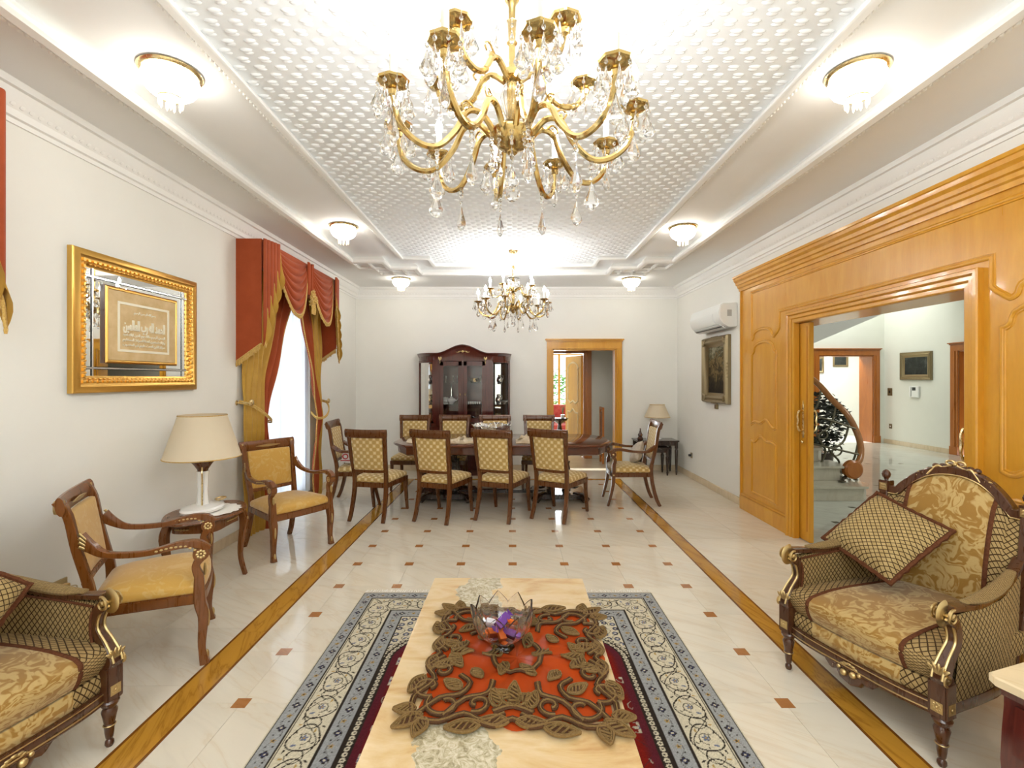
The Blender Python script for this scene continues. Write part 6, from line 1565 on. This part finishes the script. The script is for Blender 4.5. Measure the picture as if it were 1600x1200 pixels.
# cushions on the end chairs
ec = thing('embroidered_cushion', 'white cushion embroidered with brown circles on the window end dining armchair', 'cushion', (-1.90, 6.10, .50))
G().add(rbox((0, 0, .085), (.40, .42, .16), .06, 8)).build('cushion_cover', M['linen'], ec)
g = G()
for k in range(3):
    for (y, x, nx) in ((-.211, -.14+.13*k, 0),):
        g.add(tube([(x+.032*math.cos(a), y, .10+.028*math.sin(a)) for a in [2*PI*i/16 for i in range(16)]], .008, 6, closed=True))
g.add(box(-.20, .20, -.2125, -.208, .045, .058)).add(box(-.20, .20, -.2125, -.208, .142, .155)); g.build('circle_embroidery', M['redcloth'], ec)
gcz = pillow('small_cushion', 'small crumpled grey cushion on the right end dining armchair', .26, .12, M['greycloth'], None)
gcz.matrix_world = T(1.58, 6.10, .615)@R(rd(87))@R(rd(20), 'X')@R(rd(25), 'Y')

# ================================================================ CHINA CABINET
cb = thing('china_cabinet', 'dark mahogany glazed china cabinet with an arched top against the end wall', 'cabinet', (-.79, 8.135, 0))
# local: x right, front at -y; width 1.54
CW = .755; CD = .42
def cfront(x):   # plan curve of the front: bowed sides, straight centre
    a = abs(x); return -CD if a < .42 else -CD+.30*((a-.42)/(CW-.42))**2.2
g = G().add(box(-CW, CW, -.02, 0, .08, 1.96)).build('back_board', M['mahog'], cb)
def plan(k, z, lo=-1, hi=1, n=24):
    xs_ = [lo*CW+(hi-lo)*CW*i/n for i in range(n+1)]; return [(x*(1+k*.02), cfront(x)-k*.02, z) for x in xs_]+[(hi*CW*(1+k*.02), 0, z), (lo*CW*(1+k*.02), 0, z)]
G().add(loft([plan(.6, .0), plan(.6, .09), plan(0, .10), plan(0, .78), plan(.6, .80), plan(.6, .84)])).build('base_cupboard', M['mahog'], cb, smooth=30)
for x0 in (-.40, .005):
    G().add(box(x0, x0+.395, -CD-.012, -CD, .14, .74)).add(box(x0+.05, x0+.345, -CD-.020, -CD-.012, .20, .68)).build('cupboard_door', M['mahog'], cb, bevel=.006)
# cornice: bowed at the sides, arched in the middle
def top_z(x): a = abs(x)/.42; return 1.965+(.135*(math.cos(PI*a)*.5+.5) if a < 1 else 0)
g = G(); n = 40; rings = []
for i in range(n+1):
    x = -CW+2*CW*i/n; y = cfront(x); z1 = top_z(x); kx = x*1.03
    rings.append([(x, 0, 1.84), (x, y, 1.84), (x, y-.004, z1-.05), (kx, y-.022, z1-.025), (kx*1.005, y-.040, z1-.010), (kx*1.005, y-.040, z1), (kx, 0, z1)])
g.add(loft(rings)); g.build('cornice', M['mahog'], cb, smooth=35)
g = G().add(ell((0, -CD-.014, 1.99), (.020, .008, .018)))
for s_ in (-1, 1):
    g.add(tube(spline([(s_*.005, -CD-.012, 1.985), (s_*.045, -CD-.012, 1.995), (s_*.07, -CD-.012, 1.975), (s_*.11, -CD-.012, 1.982)], 4), [.008, .006, .006, .003], 6)); g.add(ell((s_*.06, -CD-.012, 1.985), (.016, .006, .010)))
    q = G()
    for k in range(3): q.add(ell((s_*.365+(k-1)*.016, -CD-.012, 1.88-(.02 if k == 1 else 0)), (.011, .006, .024), 8, 6))
    q.add(ell((s_*.362, -CD-.010, 1.815), (.006, .005, .035))); q.build('gilt_drop', M['gilt'], cb)
g.build('gilt_crest', M['gilt'], cb)
for x in (-.42, .42): G().add(box(x-.055, x+.055, -CD-.004, -CD+.03, .84, 1.84)).add(box(x-.012, x+.012, -CD, -.02, .84, 1.84)).build('stile', M['mahog'], cb, bevel=.004)
G().add(box(-.015, .015, -CD-.002, -CD+.02, .84, 1.84)).build('centre_stile', M['mahog'], cb, bevel=.003)
for s_ in (-1, 1):      # glazed doors with arched heads
    x0, x1 = sorted((s_*.365, s_*.015)); fr = G()
    fr.add(box(x0, x0+.055, -CD-.014, -CD+.008, .85, 1.83)).add(box(x1-.055, x1, -CD-.014, -CD+.008, .85, 1.83)).add(box(x0, x1, -CD-.014, -CD+.008, .85, .92)).add(box(x0, x1, -CD-.014, -CD+.008, 1.76, 1.83))
    d_ = fr.build('glazed_door', M['mahog'], cb, bevel=.003); G().add(box(x0+.055, x1-.055, -CD-.002, -CD+.002, .92, 1.76)).build('pane', M['pane'], d_, smooth=0)
    G().add(ell((s_*.04, -CD-.022, 1.30), (.006, .010, .022))).build('door_knob', M['gilt'], d_)
    # bowed side glazing
    def sg(u, v): x = s_*(.475+(.735-.475)*u); return (x, cfront(x)+.004, .90+.93*v)
    sf = G()
    for u in (0, 1): sf.add(tube([sg(u, v) for v in (0, .5, 1)], [(.016, .014)]*3, 8, (0, 1, 0), sq=True))
    for v in (0, 1): sf.add(tube([sg(i/8, v) for i in range(9)], [(.02, .02)]*9, 8, (0, 0, 1), sq=True))
    sd = sf.build('side_frame', M['mahog'], cb); G().add(surf(sg, 10, 1)).build('pane', M['pane'], sd)
    G().add(box(*sorted((s_*.44, s_*.74)), -.024, -.020, .86, 1.84)).build('mirror_back', M['mirror'], cb, smooth=0)
    G().add(box(*sorted((s_*(CW-.012), s_*CW)), -.115, -.02, .84, 1.84)).build('side_stile', M['mahog'], cb)
    for z in (1.13, 1.46):
        G().add(prism([(s_*.435, -.025), (s_*.735, -.025), (s_*.735, cfront(.735)+.02), (s_*.62, cfront(.62)+.02), (s_*.52, cfront(.52)+.02), (s_*.435, cfront(.44)+.02)], 'z', z, z+.006)).build('glass_shelf', M['pane'], cb, smooth=0)
for z in (1.13, 1.48): G().add(box(-.40, .40, -CD+.04, -.025, z, z+.008)).build('glass_shelf', M['pane'], cb, smooth=0)
def vessel(name, lab, cat, p, prof, m, extra=None, grp=None):
    t = thing(name, lab, cat, (cb.location.x+p[0], cb.location.y+p[1], p[2]+.0015), 0, grp); G().add(lathe(prof, 20)).build('body', M[m], t)
    if extra: g = G(); [g.add(e) for e in extra]; g.build('handle' if name != 'pitcher' else 'spout', M[m], t)
    return t
sp = [(0, 0), (.035, 0), (.030, .008), (.055, .03), (.070, .06), (.060, .085), (.030, .10), (.028, .105), (.012, .12), (0, .13)]
ex = [tube(spline([(.06, 0, .05), (.095, 0, .07), (.115, 0, .12)], 4), [.012, .008, .005], 6), tube(spline([(-.058, 0, .08), (-.10, 0, .085), (-.10, 0, .045), (-.065, 0, .035)], 4), .005, 6)]
vessel('teapot', 'silver white teapot on the middle shelf behind the left cabinet door', 'teapot', (-.20, -.26, 1.139), sp, 'china', ex, 'tea things in the china cabinet')
vessel('tureen', 'round white tureen on the middle shelf beside the teapot', 'tureen', (-.315, -.16, 1.139), [(0, 0), (.05, 0), (.045, .01), (.08, .04), (.085, .07), (.05, .10), (0, .11)], 'china', [tube(spline([(.08, 0, .07), (.11, 0, .08), (.10, 0, .05), (.082, 0, .05)], 3), .005, 6)])
vessel('decanter', 'tall pointed blue grey decanter behind the teapot in the cabinet', 'decanter', (-.215, -.15, 1.25), [(0, 0), (.045, 0), (.040, .03), (.028, .08), (.016, .16), (.006, .235), (0, .245)], 'silver', None)
bpy.data.objects['decanter'].location.z = 1.139
bpy.data.objects['decanter'].scale = (1, 1, 1.35)
vessel('gilt_bowl', 'gold banded bowl on the top shelf behind the right cabinet door', 'bowl', (.17, -.24, 1.489), [(0, 0), (.04, 0), (.07, .012), (.078, .07), (.072, .07), (.06, .015), (0, .012)], 'brass')
for i in range(6): vessel('coffee_cup', ['leftmost', 'second', 'third', 'fourth', 'fifth', 'rightmost'][i]+' small white cup of the row behind the right cabinet door', 'cup', (.085+.035*i, -.28, 1.139), [(0, 0), (.010, 0), (.012, .006), (.016, .040), (.014, .040), (.009, .008), (0, .008)], 'china', None, 'row of small cups in the china cabinet')
for i, (x, z) in enumerate(((-.29, 1.489), (-.17, 1.489), (-.10, 1.489), (.275, 1.489))):
    vessel('goblet', ['silver goblet leftmost on the top cabinet shelf', 'silver goblet second on the top cabinet shelf', 'silver goblet third on the top cabinet shelf', 'silver goblet rightmost on the top cabinet shelf beside the gold bowl'][i], 'goblet', (x, -.27, z), [(0, 0), (.018, 0), (.006, .008), (.005, .05), (.014, .07), (.017, .11), (.015, .11), (.010, .075), (0, .07)], 'silver', None, 'goblets on the top shelf of the china cabinet')
for i in range(4): vessel('plate', ['lowest white plate of the stack on the cabinet floor', 'second white plate of the stack on the cabinet floor', 'third white plate of the stack on the cabinet floor', 'topmost white plate of the stack on the cabinet floor'][i], 'plate', (-.19, -.24, .8425+.014*i), [(0, 0), (.05, 0), (.085, .012), (.088, .014), (.082, .016), (.05, .006), (0, .006)], 'china', None, 'stack of plates in the china cabinet')
vessel('serving_pot', 'squat silver pot on the floor of the cabinet behind the right door', 'pot', (.10, -.30, .8415), [(0, 0), (.065, 0), (.07, .02), (.068, .09), (.072, .095), (.04, .105), (.012, .11), (.012, .13), (0, .135)], 'silver', [tube(spline([(.068, 0, .08), (.095, 0, .08), (.095, 0, .05), (.068, 0, .045)], 3), .005, 6)])
for (x, y, z, nm, lab, m) in ((-.59, -.12, 1.466, 'pitcher', 'silver pitcher on the top shelf of the left side glazing', 'silver'), (-.58, -.12, 1.136, 'pitcher', 'brass pitcher on the middle shelf of the left side glazing', 'brass'), (.58, -.12, 1.466, 'pitcher', 'silver pitcher on the top shelf of the right side glazing', 'silver'), (.56, -.13, 1.136, 'pitcher', 'silver pitcher on the middle shelf of the right side glazing', 'silver'), (-.57, -.13, .8415, 'pitcher', 'copper coloured pitcher on the floor of the left side glazing', 'walnut')):
    vessel(nm, lab, 'pitcher', (x, y, z), [(0, 0), (.035, 0), (.030, .01), (.048, .05), (.042, .09), (.022, .12), (.026, .15), (.022, .15), (0, .12)], m, [tube(spline([(.024, 0, .14), (.06, 0, .13), (.058, 0, .08), (.044, 0, .06)], 4), .004, 6)])
vessel('serving_dish', 'pale oval dish standing on the middle shelf of the right side glazing', 'dish', (.66, -.10, 1.136), [(0, 0), (.02, 0), (.02, .01), (.055, .03), (.06, .05), (.05, .05), (0, .02)], 'china')

# ================================================================ CHEST AT THE LOWER RIGHT
cs = thing('bombe_chest', 'dark red side chest with a honey marble top cut off at the lower right corner', 'chest', (1.66, 1.69, 0), rd(18))
# local origin at the far left corner of the top; x to the right, -y nearer
def chp(k, z, bul=0):
    pts = [(.0+k, -.028-k*.2), (.022+k, -k), (.52, -k), (.52, -.62), (.0+k, -.62)]
    return [(x-(bul if i in (0, 4) else 0), y, z) for i, (x, y) in enumerate(pts)]
G().add(loft([[(x, y, z) for x, y in q] for z, q in ((.485, [(.008, -.03), (.026, -.006), (.52, -.006), (.52, -.62), (.008, -.62)]), (.490, [(0, -.03), (.022, 0), (.525, 0), (.525, -.625), (0, -.625)]), (.515, [(0, -.03), (.022, 0), (.525, 0), (.525, -.625), (0, -.625)]), (.520, [(.006, -.03), (.026, -.006), (.52, -.006), (.52, -.62), (.006, -.62)]))])).build('marble_top', M['onyx2'], cs)
G().add(loft([chp(.035, z, b) for z, b in ((.10, -.02), (.16, .008), (.24, .02), (.34, .012), (.42, .0), (.455, .0), (.46, .015), (.485, .018))])).build('carcass', M['mahog'], cs, smooth=40)
dr = G().add(loft([[(.030-b, y, z), (.030-b, y2, z), (.05, y2, z), (.05, y, z)] for y, y2 in ((-.07, -.58),) for z, b in ((.28, .022), (.34, .018), (.44, .006))])).build('drawer', M['mahog'], cs)
g = G().add(tube(spline([(.015, -.16, .385), (-.012, -.18, .378), (-.020, -.21, .360), (-.018, -.24, .352), (-.012, -.27, .368), (.012, -.29, .385)], 5), .006, 8))
for y in (-.16, -.29):
    for k in range(3): g.add(ell((.004, y+.012*(k-1), .385+(.012 if k == 1 else 0)), (.006, .012, .010), 8, 6))
g.build('drawer_pull', M['brass'], dr)
for (x, y) in ((.07, -.06), (.07, -.57), (.48, -.06), (.48, -.57)): G().add(bar([(x, y, .12), (x-.01, y, .06), (x-.015, y, 0)], [(.03, .03), (.018, .018), (.022, .022)], (0, 1, 0))).build('foot', M['mahog'], cs)
at_ = thing('ashtray', 'white and gold china tray on the marble top of the side chest', 'tray', (1.825, 1.60, .5205), rd(10))
G().add(loft([[(x, y, z) for x, y in oval(a, b, 32, .06)] for a, b, z in ((.05, .04, 0), (.06, .05, .004), (.068, .056, .014), (.062, .051, .015), (.052, .042, .008))])).build('tray_body', M['china'], at_)
G().add(tube([(x, y, .0155) for x, y in oval(.065, .054, 32, .06)], .003, 6, closed=True)).build('gilt_rim', M['gold'], at_)

# ================================================================ BEYOND THE END WALL DOORWAY
ra = thing('red_armchair', 'red patterned armchair by the far garden window', 'armchair', (1.17, 11.9, 0), rd(170))
G().add(rbox((0, .02, .34), (.62, .60, .22), .06, 5)).build('seat', M['redcloth'], ra); G().add(rbox((0, -.28, .60), (.66, .16, .60), .06, 5)).build('backrest', M['redcloth'], ra)
for s_ in (-1, 1): G().add(rbox((s_*.34, .0, .45), (.12, .62, .26), .05, 4)).build('armrest', M['redcloth'], ra)
for s_ in (-1, 1):
    for y in (-.25, .25): G().add(bar([(s_*.27, y, .26), (s_*.28, y, 0)], [(.03, .03), (.02, .02)], (0, 1, 0))).build('leg', M['walnutd'], ra)
ps = thing('plant_stand', 'dark stand with a white dish and a small plant, seen through the end wall doorway', 'stand', (.985, 9.95, 0))
G().add(lathe([(0, 0), (.14, 0), (.13, .03), (.04, .06), (.035, .3), (.06, .45), (.035, .62), (.13, .68), (.16, .70), (.16, .725), (0, .725)], 20)).build('pedestal', M['ebony'], ps); G().add(box(-.17, .17, -.12, .12, .725, .74)).build('stand_top', M['ebony'], ps, bevel=.003)
pp = thing('potted_plant', 'small green potted plant on the dark stand beyond the end wall doorway', 'plant', (1.05, 9.95, .741)); G().add(lathe([(0, 0), (.035, 0), (.045, .07), (.038, .07), (0, .06)], 14)).build('pot', M['china'], pp)
g = G(); rn = random.Random(6)
for k in range(14): a = rn.uniform(0, 6.28); L = rn.uniform(.12, .24); g.add(tube(spline([(0, 0, .06), (.02*math.cos(a), .02*math.sin(a), .06+L*.6), (.06*math.cos(a), .06*math.sin(a), .06+L)], 3), [(.003, .003), (.012, .002), (.002, .001)], 5))
g.build('leaves', M['leaf'], pp)
rl = thing('wooden_rail', 'short dark wooden rail end against the grey passage wall', 'rail', (1.66, 8.9, 0)); G().add(box(-.02, .02, -.15, .15, .98, 1.03)).build('top_rail', M['cherryd'], rl, bevel=.005)
for y in (-.13, .13): G().add(box(-.018, .018, y-.018, y+.018, 0, .98)).build('post', M['cherryd'], rl, bevel=.004)
G().add(box(-.008, .008, -.115, .115, .12, .94)).build('rail_panel', M['walnut'], rl)

# ================================================================ STAIR RAIL AND FOLIAGE IN THE HALL
sr = thing('stair_handrail', 'curved wooden handrail with iron scrollwork ending in a round wooden scroll', 'handrail')
def hr(px, py, Y): return (px, Y, py)
pts = [(4.25, 7.75, 1.90), (4.50, 7.2, 1.54), (4.62, 6.95, 1.25), (4.75, 6.8, 1.025), (4.83, 6.7, .72), (4.78, 6.6, .48), (4.62, 6.5, .36)]
G().add(tube(spline(pts, 6), [(.042, .036)], 10, (0, 1, 0))).build('rail', M['walnutd'] if False else wood('stair_rail_wood', (.36, .13, .030), (.46, .19, .05), .3), sr)
G().add(lathe([(0, -.05), (.10, -.05), (.125, -.03), (.125, .03), (.10, .05), (0, .05)], 24), T(4.57, 6.46, .335)@R(PI/2, 'X')).build('rail_scroll', M['cherryd'], sr)
sp_ = spline(pts, 8)
G().add(tube(spline([(4.56, 6.5, .30), (4.50, 6.48, .24), (4.42, 6.42, .22), (4.36, 6.35, .21)], 5), .02, 6)).add(ell((4.34, 6.33, .203), (.05, .05, .012))).build('newel_foot', M['iron'], sr)
for k in range(6):
    p = sp_[4+k*7]; b = (p.x-.55+.08*k, p.y-.15, max(.2, p.z-.95))
    g = G().add(tube(spline([p, (p.x-.10, p.y-.03, p.z-.3), (p.x-.32, p.y-.1, p.z-.45), (p.x-.22, p.y-.1, (p.z+b[2])/2-.2), b], 5), .014, 6))
    g.add(tube(spiral((p.x-.24, p.z-.42), .11, .02, k, 1.2, n=22, ax='xz', x=p.y-.08), .011, 6)); g.build('iron_scroll', M['iron'], sr)
G().add(tube(spline([(3.8, 7.1, 1.12), (4.3, 6.8, 1.02), (4.75, 6.65, .86)], 5), .014, 6)).build('iron_rail', M['iron'], sr)
G().add(tube(spline([(3.8, 7.0, .72), (4.3, 6.7, .62), (4.72, 6.55, .52)], 5), .014, 6)).build('iron_rail', M['iron'], sr)
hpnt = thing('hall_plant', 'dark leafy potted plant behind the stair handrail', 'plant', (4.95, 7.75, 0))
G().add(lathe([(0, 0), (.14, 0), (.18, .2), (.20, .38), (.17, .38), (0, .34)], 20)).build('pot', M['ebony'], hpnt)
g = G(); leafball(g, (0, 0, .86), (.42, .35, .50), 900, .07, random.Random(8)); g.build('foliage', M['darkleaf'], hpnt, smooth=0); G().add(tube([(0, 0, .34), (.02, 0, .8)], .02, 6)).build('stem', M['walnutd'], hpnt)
for o in list(bpy.data.objects):
    if o.get('label') == '-': print('UNLABELLED', o.name)
